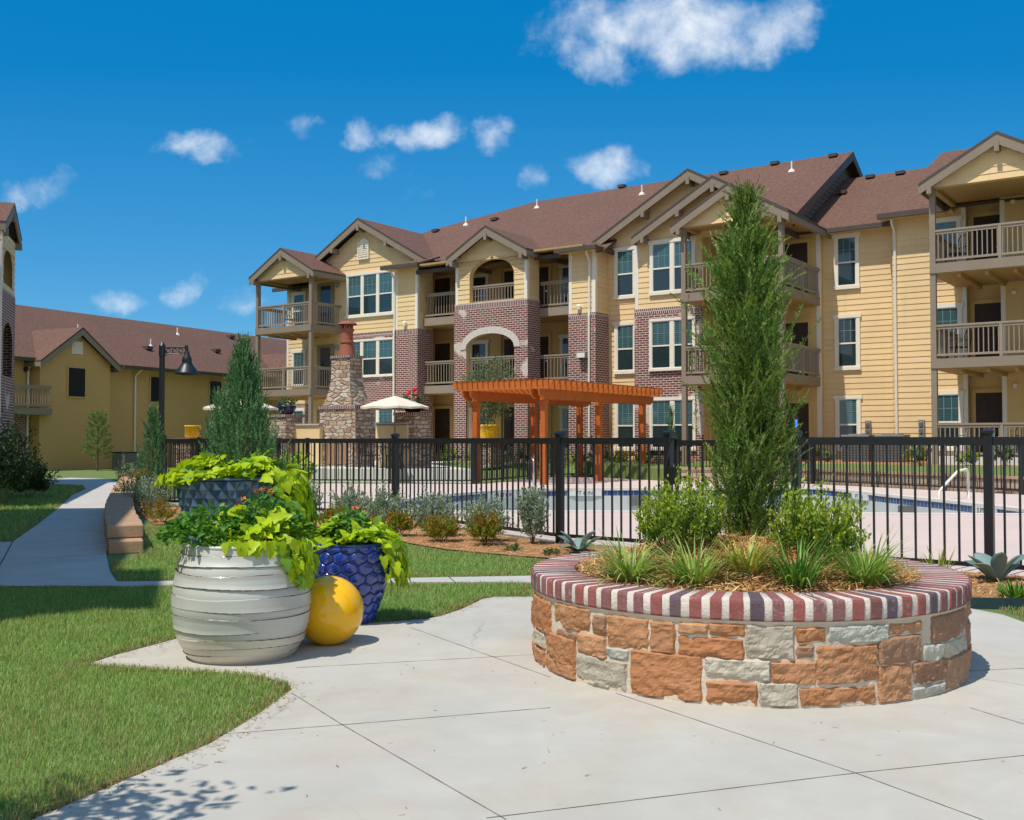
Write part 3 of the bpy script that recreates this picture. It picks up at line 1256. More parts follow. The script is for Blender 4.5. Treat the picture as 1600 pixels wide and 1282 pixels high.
# --- breezeway behind the arch tower
mb = MB()
wall(mb, 'F', 3.2, [Z0, 9.3], lambda z: [(4.4, 14.4)])
wall(mb, 'R', 4.5, [Z0, 9.3], lambda z: [(1.9, 3.2)])
wall(mb, 'L', 14.35, [Z0, 9.3], lambda z: [(1.9, 3.2)])
mb.box(8.42, 8.62, 3.05, 3.19, Z0, 9.0)
mb.build('breezeway_wall', 'flat_wall', APT)
mb = MB()
mb.box(4.5, 14.35, .5, 3.2, 8.98, 9.06)
mb.build('breezeway_ceiling', 'soffit', APT)
for z in (F1, 3.79, 6.79):
    door(APT, 4.78, 5.68, z, z + 2.05, 3.18)
    door(APT, 8.72, 9.55, z, z + 2.05, 3.18)
    door(APT, 10.2, 11.05, z, z + 2.05, 3.18)
    window(APT, 6.80, 7.85, z + .25, z + 1.95, 3.18, glass=('dark_glass', 'dark_glass'), grille=False)
    window(APT, 11.62, 12.6, z + .25, z + 1.95, 3.18)
    mb = MB()
    c = (4.62, 1.95 + .55, z + 1.95)
    mb.lathe([(0, -.11), (.055, -.09), (.07, .0), (.05, .06)], 10, 0, c)
    mb.lathe([(.05, .06), (.09, .08), (.03, .15), (0, .16)], 10, 1, c)
    mb.build('porch_light', ['amber_lamp', 'black_metal'], APT)
for z in (3.79, 6.79):
    mb = MB()
    mb.box(4.5, 14.35, 1.28, 3.2, z - .34, z, 0)
    mb.box(4.5, 14.35, 1.3, 3.2, z - .36, z - .341, 1)
    mb.box(8.2, 11.75, .5, 1.28, z - .34, z, 0)
    mb.box(8.2, 11.75, .5, 1.28, z - .36, z - .341, 1)
    b = mb.build('balcony', ['tan_rail', 'soffit'], APT)
    railing(b, [((5.7, 1.36), (8.12, 1.36))], z, 1.08, gap=.15)
    railing(b, [((11.84, 1.36), (13.46, 1.36))], z, 1.08, gap=.15)
b = MB(); b.box(8.9, 11.2, .62, .70, 3.80, 3.86)
b = b.build('arch_sill', 'tan_rail', APT)
railing(b, [((8.74, .62), (11.2, .62))], 3.80, 1.06, gap=.13)
railing(b, [((8.9, .60), (11.18, .60))], 7.05, .80, gap=.15)


# --- arch tower
def arch_open(s0, s1, zb, zsp, rise):
    c, h = (s0 + s1) / 2, (s1 - s0) / 2

    def f(z):
        if z < zb: return None
        if z < zsp: return (s0, s1)
        k = (z - zsp) / rise
        if k >= 1: return None
        w = h * math.sqrt(1 - k * k)
        return (c - w, c + w)
    return f


TA = arch_open(8.92, 11.17, 7.12, 8.22, .66)
TB = arch_open(8.74, 11.20, 3.70, 5.22, .60)
TC = arch_open(8.74, 11.20, -1, 3.3, .001)


def Tsid(z):
    base = slope_spans(10.0, 1.8, 1.8, 10.12, lo=8.18, hi=11.80, drop=.1)(z)
    o = TA(z)
    return cut(base, [o]) if o else base


def Tbr(z):
    sp = [(8.10, 11.86)]
    for q in (TB(z), TC(z)):
        if q: sp = cut(sp, [q])
    return sp


fine = [8.22 + .66 * math.sin(a) for a in np.linspace(0, pi / 2, 16)]
siding_part(Tsid, 7.10, 9.95, .4, extra=fine + [7.12])
fineB = [5.22 + .60 * math.sin(a) for a in np.linspace(0, pi / 2, 18)]
brick_part(Tbr, Z0, 7.10, .36, extra=fineB + [3.3, 3.301, 3.70, 5.22])
for (s_, ax) in ((11.80, 'R'), (8.18, 'L')):
    siding_part(lambda z: [(.4, 1.27)], 7.10, 9.2, s_, ax)
for (s_, ax) in ((11.86, 'R'), (8.10, 'L')):
    brick_part(lambda z: [(.36, 1.27)], Z0, 7.10, s_, ax)
mb = MB(); mb.box(8.10, 11.86, .36, 1.27, 7.085, 7.104); mb.build('brick_ledge', 'mortar', APT)
corner_board(11.80, .4, 7.10, 9.1)
corner_board(8.28, .4, 7.10, 9.1)
# arch linings
for (fz, zz, s0, s1, zb, zsp, rise) in ((TA, fine, 8.92, 11.17, 7.12, 8.22, .66), (TB, fineB, 8.74, 11.20, 3.3, 5.22, .60)):
    c, h = (s0 + s1) / 2, (s1 - s0) / 2
    arc = [(s0, zb)] + [(c - h * math.cos(a), zsp + rise * math.sin(a)) for a in np.linspace(0, pi, 25)] + [(s1, zb)]
    mb = MB()
    for p, q in zip(arc, arc[1:]):
        mb.poly([(p[0], .36, p[1]), (q[0], .36, q[1]), (q[0], .62, q[1]), (p[0], .62, p[1])])
    mb.build('arch_lining', 'flat_wall', APT)
mb = MB()
arcs = []
for k, (hh, rr) in enumerate(((1.235, .60), (1.52, .88))):
    arcs.append([(9.97 - hh * math.cos(a), 5.20 + rr * math.sin(a)) for a in np.linspace(-.02, pi + .02, 29)])
for p, q, p2, q2 in zip(arcs[0], arcs[0][1:], arcs[1], arcs[1][1:]):
    mb.poly([(p[0], .325, p[1]), (q[0], .325, q[1]), (q2[0], .325, q2[1]), (p2[0], .325, p2[1])])
    mb.poly([(p2[0], .325, p2[1]), (q2[0], .325, q2[1]), (q2[0], .37, q2[1]), (p2[0], .37, p2[1])])
    mb.poly([(p[0], .325, p[1]), (q[0], .325, q[1]), (q[0], .40, q[1]), (p[0], .40, p[1])])
mb.build('stone_arch', 'white_mortar', APT)
tw = MB(); tw.box(8.74, 11.20, .5, 1.28, 3.02, 3.42); tw.build('arch_spandrel', 'brick', APT)
gable_roof(10.0, 2.05, 2.05, 10.22, -.02, 4.2)
# --- wall W with the large gable, bay G2
W1 = slope_spans(18.4, 4.2, 3.7, 11.58, lo=14.3, hi=22.3, drop=.12)
siding_part(lambda z: W1(z) if z > 9.05 else [(14.3, 19.1)], Z0, 11.4, 1.9)
gable_roof(18.4, 4.55, 3.75, 11.62, 1.42, 6.2, eave=(True, False))
for z in (1.1, 4.12, 7.08):
    window(APT, 15.0, 15.98, z, z + 1.8, 1.9)
G2F = slope_spans(19.65, 3.4, 2.75, 11.0, lo=16.25, hi=22.4, drop=.12)
siding_part(lambda z: G2F(z) if z > 9.05 else [(16.25, 19.05)], 6.42, 10.85, 1.3)
brick_part(lambda z: [(16.21, 19.08)], Z0, 6.42, 1.265)
mb = MB(); mb.box(16.21, 19.08, 1.265, 1.4, 6.41, 6.424); mb.build('brick_ledge', 'mortar', APT)
siding_part(lambda z: [(1.3, 3.7)], Z0, 9.05, 19.05, 'R', mat='flat_wall', lap=0)
siding_part(lambda z: [(1.3, 1.9)], Z0, 9.2, 16.25, 'L')
corner_board(16.36, 1.3, 6.42, 9.05)
gable_roof(19.65, 3.35, 2.8, 11.05, .85, 5.2, eave=(True, False))
window(APT, 16.88, 18.78, 7.02, 8.86, 1.3, 2)
window(APT, 16.88, 18.78, 4.1, 5.9, 1.265, 2, trim=.09, head=False)
window(APT, 16.88, 18.78, 1.1, 2.9, 1.265, 2, trim=.09, head=False)
# --- right-hand middle porch
porch(18.86, 22.62, 3.7, 3.69, 6.67, 9.02, 10.38, 20.74, .5, 2.2, 4.1, left_open=True)
mb = MB()
wall(mb, 'F', 3.7, [Z0, 9.3], lambda z: [(19.05, 22.62)])
mb.build('porch_wall', 'flat_wall', APT)
siding_part(lambda z: [(3.7, 4.12)], Z0, 9.3, 22.62, 'R', mat='flat_wall', lap=0)
corner_board(22.62, 3.7, Z0, 9.1)
for z in (F1 - .1, 3.69, 6.67):
    door(APT, 21.25, 22.2, z, z + 2.08, 3.68)
    window(APT, 19.5, 20.6, z + .4, z + 1.95, 3.68)
# --- right wing walls
siding_part(lambda z: [(22.62, 25.32)], Z0, 9.3, 4.1)
siding_part(lambda z: [(25.3, 27.72)], Z0, 9.4, 3.5)
siding_part(lambda z: [(3.5, 4.1)], Z0, 9.4, 25.3, 'L')
for z in (1.1, 4.08, 7.06):
    window(APT, 23.05, 23.98, z, z + 1.8, 4.1, glass=('dark_glass', 'dark_glass') if z > 4 and z < 5 else ('blind_glass', 'dark_glass'))
    window(APT, 26.6, 27.6, z + .05, z + 1.85, 3.5)
downspout(25.40, 3.5, Z0 + .2, 9.1, kick=.42)
mb = MB()
wall(mb, 'R', 27.72, [Z0, 9.5], lambda z: [(3.5, 3.9)])
wall(mb, 'F', 3.9, [Z0, 9.5], lambda z: [(27.72, 29.0)])
wall(mb, 'F', 3.0, [Z0, 9.5], lambda z: [(28.9, 34)])
wall(mb, 'L', 28.9, [Z0, 9.5], lambda z: [(3.0, 3.9)])
mb.build('porch_wall', 'flat_wall', APT)
corner_board(27.72, 3.5, Z0, 9.3)
corner_board(29.02, 3.0, Z0, 9.3)
for z in (.9, 3.93, 6.91):
    door(APT, 27.92, 28.75, z, z + 2.1, 3.88)
    window(APT, 29.7, 31.0, z + .1, z + 2.1, 2.98, glass=('dark_glass', 'dark_glass'), grille=False)
    mb = MB(); mb.lathe([(0, -.1), (.06, -.08), (.08, .03), (0, .06)], 10, c=(29.3, 2.93, z + 2.3)); mb.build('wall_lamp', 'amber_lamp' if z > 9 else 'cream_trim', APT)
porch(27.42, 31.42, 3.4, 3.93, 6.91, 9.27, 10.72, 29.42, .5, 2.28, 6.2, left_open=True)
mb = MB()
mb.box(27.3, 31.5, -.05, 3.4, Z0, .86)
mb.build('patio_slab', 'patio_concrete', APT)
railing(APT, [((27.5, 0), (31.3, 0))], .86, 1.06, name='patio_railing')

# --- big roofs
mb = MB()
zp = lambda t: 9.1 + PIT * (t - 1.4)
mb.slab([(5.2, .92, zp(.92)), (15.1, .92, zp(.92)), (15.1, 9, zp(9)), (6.6, 9, zp(9)), (5.2, 8.37, zp(8.37))], .1, 0, 1)
mb.slab([(15.1, 2.0, zp(2.0)), (22.3, 2.0, zp(2.0)), (22.3, 9, zp(9)), (15.1, 9, zp(9))], .1, 0, 1)
mb.slab([(5.2, 8.37, zp(8.37)), (1.45, 6.7, 12.07), (1.45, 2.6, zp(2.6)), (5.2, 2.6, zp(2.6))], .1, 0, 1)
mb.poly([(1.45, 6.7, 12.07), (-5.4, 2.6, 9.2), (1.45, 2.6, zp(2.6))], 0)
mb.poly([(6.6, 9, zp(9)), (1.45, 6.7, 12.07), (-5.4, 2.6, 9.2), (-5.4, 15.4, 9.2), (1.45, 11.3, 12.07)], 0)
mb.slab([(6.6, 9, zp(9)), (22.3, 9, zp(9)), (22.3, 16.6, 9.1), (-5.4, 15.4, 9.1)], .1, 0, 1)
main = mb.build('roof', ['shingle', 'gutter_brown'], APT)
gb = MB()
gb.box(5.6, 8.0, .80, .93, 8.70, 8.86)
gb.box(12.0, 13.2, .80, .93, 8.70, 8.86)
gb.box(-5.5, -3.4, 2.5, 2.62, 9.02, 9.2)
gb.box(-5.5, -1.95, 2.62, 3.02, 9.12, 9.16)
gb.build('gutter', 'gutter_brown', main)
gb = MB()
for (ta, tb) in ((2.0, 9.0), (9.0, 16.6)):
    za_, zb_ = (zp(ta), zp(tb)) if tb <= 9 else (zp(9), 9.1)
    for x in (22.29,):
        gb.poly([(x + .012, ta, za_ - .02), (x + .012, tb, zb_ - .02), (x + .012, tb, zb_ - .36), (x + .012, ta, za_ - .36)])
        gb.poly([(x - .05, ta, za_ - .1), (x - .05, tb, zb_ - .1), (x - .05, tb, zb_ - .36), (x - .05, ta, za_ - .36)])
        gb.poly([(x - .05, ta, za_ - .36), (x - .05, tb, zb_ - .36), (x + .012, tb, zb_ - .36), (x + .012, ta, za_ - .36)])
gb.build('rake_board', 'gutter_brown', main)
# gable end wall seen above the lower roof
siding_part(lambda z: [(9 - (13.2 - z) / PIT, 9 + (13.2 - z) / PIT)], 8.9, 13.15, 21.85, 'R', mat='grey_gable')
mb = MB()
mb.slab([(21.9, 3.58, 9.14), (25.5, 3.58, 9.14), (25.5, 9.2, 12.29), (21.9, 9.2, 12.29)], .1, 0, 1)
mb.slab([(21.9, 9.2, 12.29), (25.5, 9.2, 12.29), (25.5, 15, 9.0), (21.9, 15, 9.0)], .1, 0, 1)
low = mb.build('lower_roof', ['shingle', 'gutter_brown'], APT)
gb = MB(); gb.box(23.0, 25.3, 3.46, 3.60, 8.98, 9.14); gb.box(22.7, 25.3, 3.6, 4.1, 9.0, 9.05, 1); gb.build('gutter', ['gutter_brown', 'flat_wall'], low)
mb = MB()
mb.slab([(25.0, 2.98, 9.33), (38, 2.98, 9.33), (38, 9.2, 12.81), (25.75, 9.2, 12.81)], .1, 0, 1)
mb.slab([(25.75, 9.2, 12.81), (38, 9.2, 12.81), (38, 15, 9.5), (25.0, 15, 9.5)], .1, 0, 1)
mb.poly([(25.02, 2.98, 9.23), (25.76, 9.2, 12.71), (25.02, 15, 9.4)], 1)
r2 = mb.build('right_roof', ['shingle', 'gutter_brown'], APT)
gb = MB(); gb.box(24.95, 27.3, 2.86, 3.0, 9.14, 9.32); gb.box(24.95, 27.4, 3.0, 3.5, 9.16, 9.21, 1); gb.build('gutter', ['gutter_brown', 'flat_wall'], r2)
# rest of the shell
mb = MB()
mb.box(-4.9, 36, 15.5, 15.8, Z0, 9.2)
wall(mb, 'L', -4.9, [Z0, 9.3], lambda z: [(3.0, 15.6)])
wall(mb, 'F', 3.0, [9.2, 9.4], lambda z: [(30, 36)])
mb.box(19.1, 22.3, 3.75, 3.9, Z0, 9.0)
mb.build('rear_wall', 'flat_wall', APT)
# roof furniture
def roof_item(px, py, kind):
    # find t on the main slope along the view ray
    X, Y, Z = ray(px, py)
    best = None
    for t in np.linspace(1.0, 9.0, 400):
        k0 = X / Y
        x0 = -9.285 + t * math.sin(TH); y0 = 48.53 + t * math.cos(TH)
        s = (k0 * y0 - x0) / (math.cos(TH) + k0 * math.sin(TH))
        d = y0 - s * math.sin(TH)
        z = HC + Z / Y * d
        zr = zp(t) if s < 22 else (9.14 + PIT * (t - 3.58) if s < 25.2 else 9.33 + PIT * (t - 2.98))
        if best is None or abs(z - zr) < best[0]:
            best = (abs(z - zr), s, t, zr)
    _, s, t, z = best
    mb = MB()
    if kind == 'pipe':
        mb.tube([(s, t, z - .05), (s, t, z + .42)], .035, 8)
        mb.lathe([(.16, -.06), (.12, .05), (.04, .1)], 10, c=(s, t, z))
        return mb.build('vent_pipe', 'cream_trim', APT)
    mb.box(s - .17, s + .17, t - .16, t + .16, z + .0, z + .13)
    return mb.build('roof_vent', 'gutter_brown', APT)


for p in ((728, 352), (839, 325), (1003, 304), (1237, 268)): roof_item(*p, 'pipe')
for p in ((681, 363), (773, 345), (972, 292), (1131, 273), (1211, 258), (1302, 246), (1316, 304), (1360, 279), (1407, 273)): roof_item(*p, 'vent')
# flood lamp and small lamps on the brick piers
mb = MB(); mb.box(14.0, 14.4, .60, .86, 4.60, 4.85); mb.box(14.02, 14.38, .58, .60, 4.62, 4.80, 1); mb.build('flood_lamp', ['meter_grey', 'cream_trim'], APT)
for (s_, z_) in ((13.98, 6.62), (4.95, 6.55)):
    mb = MB(); mb.lathe([(.0, -.12), (.09, -.08), (.1, .06), (.04, .14), (0, .14)], 10, c=(s_, .83, z_)); mb.build('wall_lamp', 'cream_trim', APT)
for (s_, t_, z_) in ((24.25, 4.02, 1.1), (26.25, 3.42, 1.1)):
    mb = MB(); mb.box(s_ - .09, s_ + .09, t_ - .08, t_ + .06, z_, z_ + 1.0)
    for k in range(4):
        mb.lathe([(.07, 0), (.07, .001)], 10, 1, (s_, t_ - .085, z_ + .1 + k * .25))
        mb.box(s_ - .06, s_ + .06, t_ - .12, t_ - .08, z_ + .06 + k * .24, z_ + .18 + k * .24, 1)
    mb.build('electric_meter', ['meter_grey', 'ac_grey'], APT)


# ------------------------------------------------------------------ ground, paving, pool
def gl(pts, z=0.0):
    return [g(x, y, z) for x, y in pts]


def catmull(pts, n=6, closed=True):
    P = [Vector((p[0], p[1], 0)) for p in pts]
    out = []
    N = len(P)
    rngi = range(N if closed else N - 1)
    for i in rngi:
        p0 = P[(i - 1) % N] if closed else P[max(i - 1, 0)]
        p1, p2 = P[i], P[(i + 1) % N]
        p3 = P[(i + 2) % N] if closed else P[min(i + 2, N - 1)]
        for k in range(n):
            t = k / n
            q = .5 * ((2 * p1) + (-p0 + p2) * t + (2 * p0 - 5 * p1 + 4 * p2 - p3) * t * t + (-p0 + 3 * p1 - 3 * p2 + p3) * t ** 3)
            out.append((q.x, q.y))
    if not closed:
        out.append((P[-1].x, P[-1].y))
    return out


POOL = catmull([g(560, 797), g(600, 787), g(690, 775), g(780, 768), g(880, 765), g(1000, 764.5), g(1180, 764.5), g(1270, 763), g(1400, 776),
                g(1500, 786), g(1620, 801), (9.6, 19.6), g(1450, 804), g(1300, 803), g(1000, 800.5), g(700, 799.5)], 5)
big = 900
sheet('ground', [(-big, -big), (big, -big), (big, big), (-big, big)], 0.0, 'lawn', holes=[POOL])
PA_L = g(253, 790); FEN = [PA_L, g(617, 812), g(875, 849), g(1045, 862), g(1245, 878), g(1547, 900), (6.9, 9.35)]
FARF = [PA_L, (-7.0, 31.5), g(480, 756), g(740, 757), g(862, 746.3), g(1000, 746.3), g(1060, 750), g(1150, 753), g(1270, 757), g(1600, 774), (19.5, 22.3)]
DECK = FEN + [(19.5, 9.0)] + list(reversed(FARF[1:]))
sheet('pool_deck', DECK, .008, 'deck_paint', holes=[POOL])

pool = tag(empty('pool', (0, 0, 0)), kind='structure')
mb = MB()
n = len(POOL)
for i in range(n):
    a, b = POOL[i], POOL[(i + 1) % n]
    mb.poly([(a[0], a[1], -.19), (b[0], b[1], -.19), (b[0], b[1], -1.3), (a[0], a[1], -1.3)])
tri = tessellate_polygon([[Vector((p[0], p[1], 0)) for p in POOL]])
mb.raw([(p[0], p[1], -1.3) for p in POOL], tri)
mb.build('pool_basin', 'pool_plaster', pool)
# tile band with running UV
me = bpy.data.meshes.new('tile_band')
V, Fc, UV = [], [], []
run = 0
for i in range(n):
    a, b = POOL[i], POOL[(i + 1) % n]
    l = math.hypot(b[0] - a[0], b[1] - a[1])
    k = len(V)
    V += [(a[0], a[1], -.19), (b[0], b[1], -.19), (b[0], b[1], -.035), (a[0], a[1], -.035)]
    Fc.append((k, k + 1, k + 2, k + 3))
    UV += [(run, 0), (run + l, 0), (run + l, .15), (run, .15)]
    run += l
me.from_pydata(V, [], Fc)
me.materials.append(MATS['blue_tile'])
lay = me.uv_layers.new(name='UVMap')
lay.data.foreach_set('uv', [c for p in UV for c in p])
o = bpy.data.objects.new('tile_band', me); col.objects.link(o); o.parent = pool
# coping
cen = Vector((sum(p[0] for p in POOL) / n, sum(p[1] for p in POOL) / n))
mb = MB()


def offset_loop(pts, d):
    out = []
    N_ = len(pts)
    for i in range(N_):
        a, b = Vector(pts[i - 1]), Vector(pts[(i + 1) % N_])
        t = (b - a).normalized()
        out.append((pts[i][0] + t.y * d, pts[i][1] - t.x * d))
    return out


ar = sum(POOL[i][0] * POOL[(i + 1) % n][1] - POOL[(i + 1) % n][0] * POOL[i][1] for i in range(n))
sg = 1 if ar > 0 else -1
oi, oo = offset_loop(POOL, -.03 * sg), offset_loop(POOL, .30 * sg)
for i in range(n):
    j = (i + 1) % n
    mb.poly([(*oi[i], .03), (*oi[j], .03), (*oo[j], .03), (*oo[i], .03)])
    mb.poly([(*oi[i], .03), (*oi[j], .03), (*oi[j], -.035), (*oi[i], -.035)])
    mb.poly([(*oi[i], -.035), (*oi[j], -.035), (*POOL[j], -.034), (*POOL[i], -.034)])
    mb.poly([(*oo[i], .03), (*oo[j], .03), (*oo[j], .0), (*oo[i], .0)])
mb.build('coping', 'coping', pool)


def depth_marker(px, txt, w=1.15):
    # nearest pool edge point to the view ray, far side
    best = None
    for i in range(n):
        a, b = Vector(POOL[i]), Vector(POOL[(i + 1) % n])
        for k in range(8):
            p = a.lerp(b, k / 8)
            if p.y < 20.6: continue
            sx = 800 + F * p.x / p.y
            if best is None or abs(sx - px) < best[0]:
                best = (abs(sx - px), p, (b - a).normalized())
    _, p, t = best
    nrm_ = Vector((t.y, -t.x))
    if nrm_.dot(Vector((0, 20)) - p) < 0: nrm_ = -nrm_
    xax = Vector((-nrm_.y, nrm_.x, 0))
    if xax.x < 0: xax = -xax
    xax = Vector((xax.x, xax.y, 0))
    zax = Vector((nrm_.x, nrm_.y, 0))
    M = Matrix((( xax.x, 0, zax.x, p.x + zax.x * .05), (xax.y, 0, zax.y, p.y + zax.y * .05), (0, 1, 0, -.112), (0, 0, 0, 1)))
    mb = MB(); mb.box(-w / 2, w / 2, -.075, .075, -.06, .0)
    o = mb.build('depth_marker', 'tile_white', pool)
    o.matrix_local = M
    text_mesh(txt, .155, 'letter_black', o, Matrix.Translation((0, -.002, .004)))


depth_marker(572, 'FT 6 IN', 1.2)
depth_marker(786, '4 FT 0 IN', 1.35)
depth_marker(912, 'FT 6 IN', 1.0)
depth_marker(1344, 'FT   IN', .95)
depth_marker(1538, '5 FT  IN', .95)
# skimmer throats and a hook in the shell
for px in (990, 1428):
    best = min((p for p in POOL if p[1] > 21), key=lambda p: abs(800 + F * p[0] / p[1] - px))
    mb = MB(); mb.box(-.28, .28, -.16, .1, -.46, -.19); o = mb.build('skimmer_box', 'ac_grey', pool); o.location = (best[0], best[1], 0); o.rotation_euler = (0, 0, -.2)
# grab rail
p0 = Vector((*g(1512, 776), .0)); p1 = Vector((*g(1466, 800), -.1))
mb = MB()
a = Vector((*g(1513, 779), 0.0)); b = Vector((a.x - 1.0, a.y - .75, 0))
pts = [a, a + Vector((0, 0, .45)), a + Vector((-.02, -.04, .62)), a + Vector((-.10, -.14, .70)), a.lerp(b, .35) + Vector((0, 0, .66)), a.lerp(b, .7) + Vector((0, 0, .42)), b + Vector((0, 0, .2)), b + Vector((0, .02, -.3))]
mb.tube(pts, .032, 10)
tag(mb.build('grab_rail', 'white_plastic', smooth=True), 'pale bent grab rail arching over the right side of the pool edge', 'grab rail')

# plaza and paths
PLAZA = gl([(-40, 1330), (60, 1282), (200, 1222), (330, 1165), (400, 1122), (447, 1088), (456, 1080), (450, 1070), (400, 1058), (300, 1051), (200, 1046), (140, 1040),
            (180, 1027), (280, 1000), (330, 988), (480, 979), (600, 975), (665, 970), (690, 965), (720, 955), (755, 938), (775, 935), (828, 935), (900, 936), (1300, 946), (1515, 953), (1567, 963), (1600, 975), (1660, 1000)]) + \
        [(4.6, 3.2), (3.0, 1.0), (-2.6, 1.0)]
sheet('plaza', PLAZA, .012, 'concrete', th=.06)
mb = MB()
for (a, b) in (((456, 1087), (535, 1137)), ((535, 1137), (790, 1286)), ((330, 1153), (535, 1137)), ((535, 1137), (860, 1110)), ((640, 983), (860, 1062)), ((962, 1087), (1337, 1213)),
               ((1337, 1213), (1560, 1296)), ((760, 1284), (1337, 1213)), ((1337, 1213), (1640, 1181)), ((462, 1047), (838, 1026)), ((1512, 1052), (1640, 1046)), ((1515, 1110), (1640, 1148))):
    A_, B_ = Vector((*g(*a), .0135)), Vector((*g(*b), .0135))
    d = (B_ - A_).normalized(); s_ = Vector((-d.y, d.x, 0)) * .0027
    k = 14
    w0 = [1 + .35 * math.sin(i * 2.3) for i in range(k + 1)]
    for i in range(k):
        p, q = A_.lerp(B_, i / k), A_.lerp(B_, (i + 1) / k)
        mb.poly([p - s_ * w0[i], p + s_ * w0[i], q + s_ * w0[i + 1], q - s_ * w0[i + 1]])
plz = bpy.data.objects['plaza']
mb.build('joint', 'joint_fill', plz)
CROSS = gl([(-60, 918), (187, 918), (640, 912), (828, 912), (1000, 918), (1000, 905), (828, 902), (605, 906), (275, 910), (190, 911), (0, 908), (-60, 908)])
LPATH = gl([(-60, 918), (187, 918), (172, 895), (166, 870), (168, 845), (176, 815), (184, 790), (190, 765), (188, 754), (165, 749), (110, 747), (60, 751), (20, 756), (0, 760), (20, 761), (90, 757), (130, 759), (134, 765), (112, 775), (92, 795), (60, 820), (20, 848), (-60, 850), (-60, 880)])
sheet('path', LPATH, .010, 'path_concrete', th=.05)
sheet('cross_path', CROSS, .014, 'path_concrete', th=.05)
mb = MB()
for (a, b) in (((20, 848), (0, 885)), ((40, 876), (168, 868)), ((92, 795), (180, 796)), ((112, 775), (187, 774)), ((35, 858), (167, 851)), ((75, 812), (176, 815)), ((395, 908), (398, 915)), ((700, 903), (712, 913))):
    A_, B_ = Vector((*g(*a), .0158)), Vector((*g(*b), .0158))
    d = (B_ - A_).normalized(); s_ = Vector((-d.y, d.x, 0)) * .006
    mb.poly([A_ - s_, A_ + s_, B_ + s_, B_ - s_])
mb.build('joint', 'soil', bpy.data.objects['path'])
# planting beds
BED = [PA_L, *gl([(430, 806), (617, 815), (735, 831), (875, 852), (960, 858)]), (1.4, 12.2), (.9, 11.75)] + gl([(880, 876), (800, 870), (700, 861), (640, 851), (560, 830), (455, 822), (330, 818), (240, 822), (215, 800), (205, 772), (215, 750)])
sheet('mulch_bed', BED, .018, 'mulch_ground', kind='structure')
BED2 = [(3.34, 11.86), (4.86, 10.66), (6.9, 9.27), (9.6, 7.4), (9.0, 6.5), (6.3, 7.9), (5.0, 8.62)] + gl([(1572, 950), (1515, 947)]) + [(3.35, 9.4), (3.05, 10.6)]
sheet('gate_walk', [(.8, 8.7), (3.0, 8.7), (2.95, 10.5), (3.2, 11.97), (2.0, 13.0), (1.5, 12.4), (1.0, 10.8)], .010, 'concrete', th=.05)
sheet('right_mulch_bed', BED2, .030, 'mulch_ground', kind='structure')
a, b = g(1490, 951), g(1572, 953)
mb = MB(); mb.beam((*a, .03), (*b, .03), .012, .13); mb.beam((*b, .03), (5.0, 8.6, .03), .012, .13); mb.beam((5.0, 8.6, .03), (6.3, 7.88, .03), .012, .13)
tag(mb.build('bed_edging', 'edging'), 'dark green steel edging holding back mulch right of the brick planter', 'edging')
# banks and terrace nearer the building
TERR = [g(462, 753.0), g(742, 755.5), G(7.6, -1.2), G(8.0, 3.4), G(-8, 3.4), (-9.5, 40)]
mb = MB()
tri = tessellate_polygon([[Vector((p[0], p[1], 0)) for p in TERR]])
mb.raw([(p[0], p[1], .45) for p in TERR], tri)
for i in range(len(TERR)):
    a, b = TERR[i], TERR[(i + 1) % len(TERR)]
    mb.poly([(*a, .45), (*b, .45), (*b, -.02), (*a, -.02)])
tag(mb.build('terrace', 'patio_concrete'), kind='structure')


def bank(name, front, back, z0, z1, mat='lawn'):
    mb = MB()
    k = len(front)
    for i in range(k - 1):
        a, b, c, d = front[i], front[i + 1], back[i + 1], back[i]
        mb.poly([(*a, z0), (*b, z0), (*c, z1), (*d, z1)])
    mb.poly([(*front[0], z0), (*back[0], z1), (*back[0], -.02), (*front[0], -.02)])
    for i in range(k - 1):
        mb.poly([(*front[i], z0), (*front[i + 1], z0), (*front[i + 1], -.02), (*front[i], -.02)])
    return tag(mb.build(name, mat), kind='structure')


RW = [g(1045, 752.5), g(1150, 753), g(1275, 756), g(1450, 765), g(1660, 777)]
RWb = [G(13.5, .6), G(17, 1.0), G(22, -.3), G(25.5, -.2), G(31, -1.5)]
bank('lawn_bank', RW, RWb, .40, .62)
bank('upper_bank', RWb, [G(13.5, 3), G(17, 3), G(22.7, 4.5), G(27, 4.2), G(33, 3)], .62, .70, 'mulch_ground')
bank('courtyard_bank', [g(742, 752), g(862, 745.8), g(1012, 745.8)], [G(7.7, .2), G(12, .2), G(16, 1.1)], .03, .5, 'lawn')

# ------------------------------------------------------------------ fences


def poly_points(pl):
    return [Vector((p[0], p[1], 0)) for p in pl]


def edge_strip(name, pts, w, z, mat):
    mb = MB()
    P_ = [Vector((p[0], p[1], 0)) for p in catmull(pts, 5, False)]
    for i in range(len(P_) - 1):
        d = (P_[i + 1] - P_[i]).normalized(); nn = Vector((-d.y, d.x, 0))
        a = w * (.6 + .4 * math.sin(i * 1.9)); b = w * (.6 + .4 * math.sin((i + 1) * 1.9))
        mb.poly([(P_[i] - nn * .02).to_tuple()[:2] + (z,), (P_[i + 1] - nn * .02).to_tuple()[:2] + (z,), (P_[i + 1] + nn * b).to_tuple()[:2] + (z,), (P_[i] + nn * a).to_tuple()[:2] + (z,)])
    return tag(mb.build(name, mat), kind='structure')


edge_strip('soil_edge', PLAZA[1:12], .07, .006, 'soil')
edge_strip('soil_edge', PLAZA[11:23], .06, .006, 'soil')


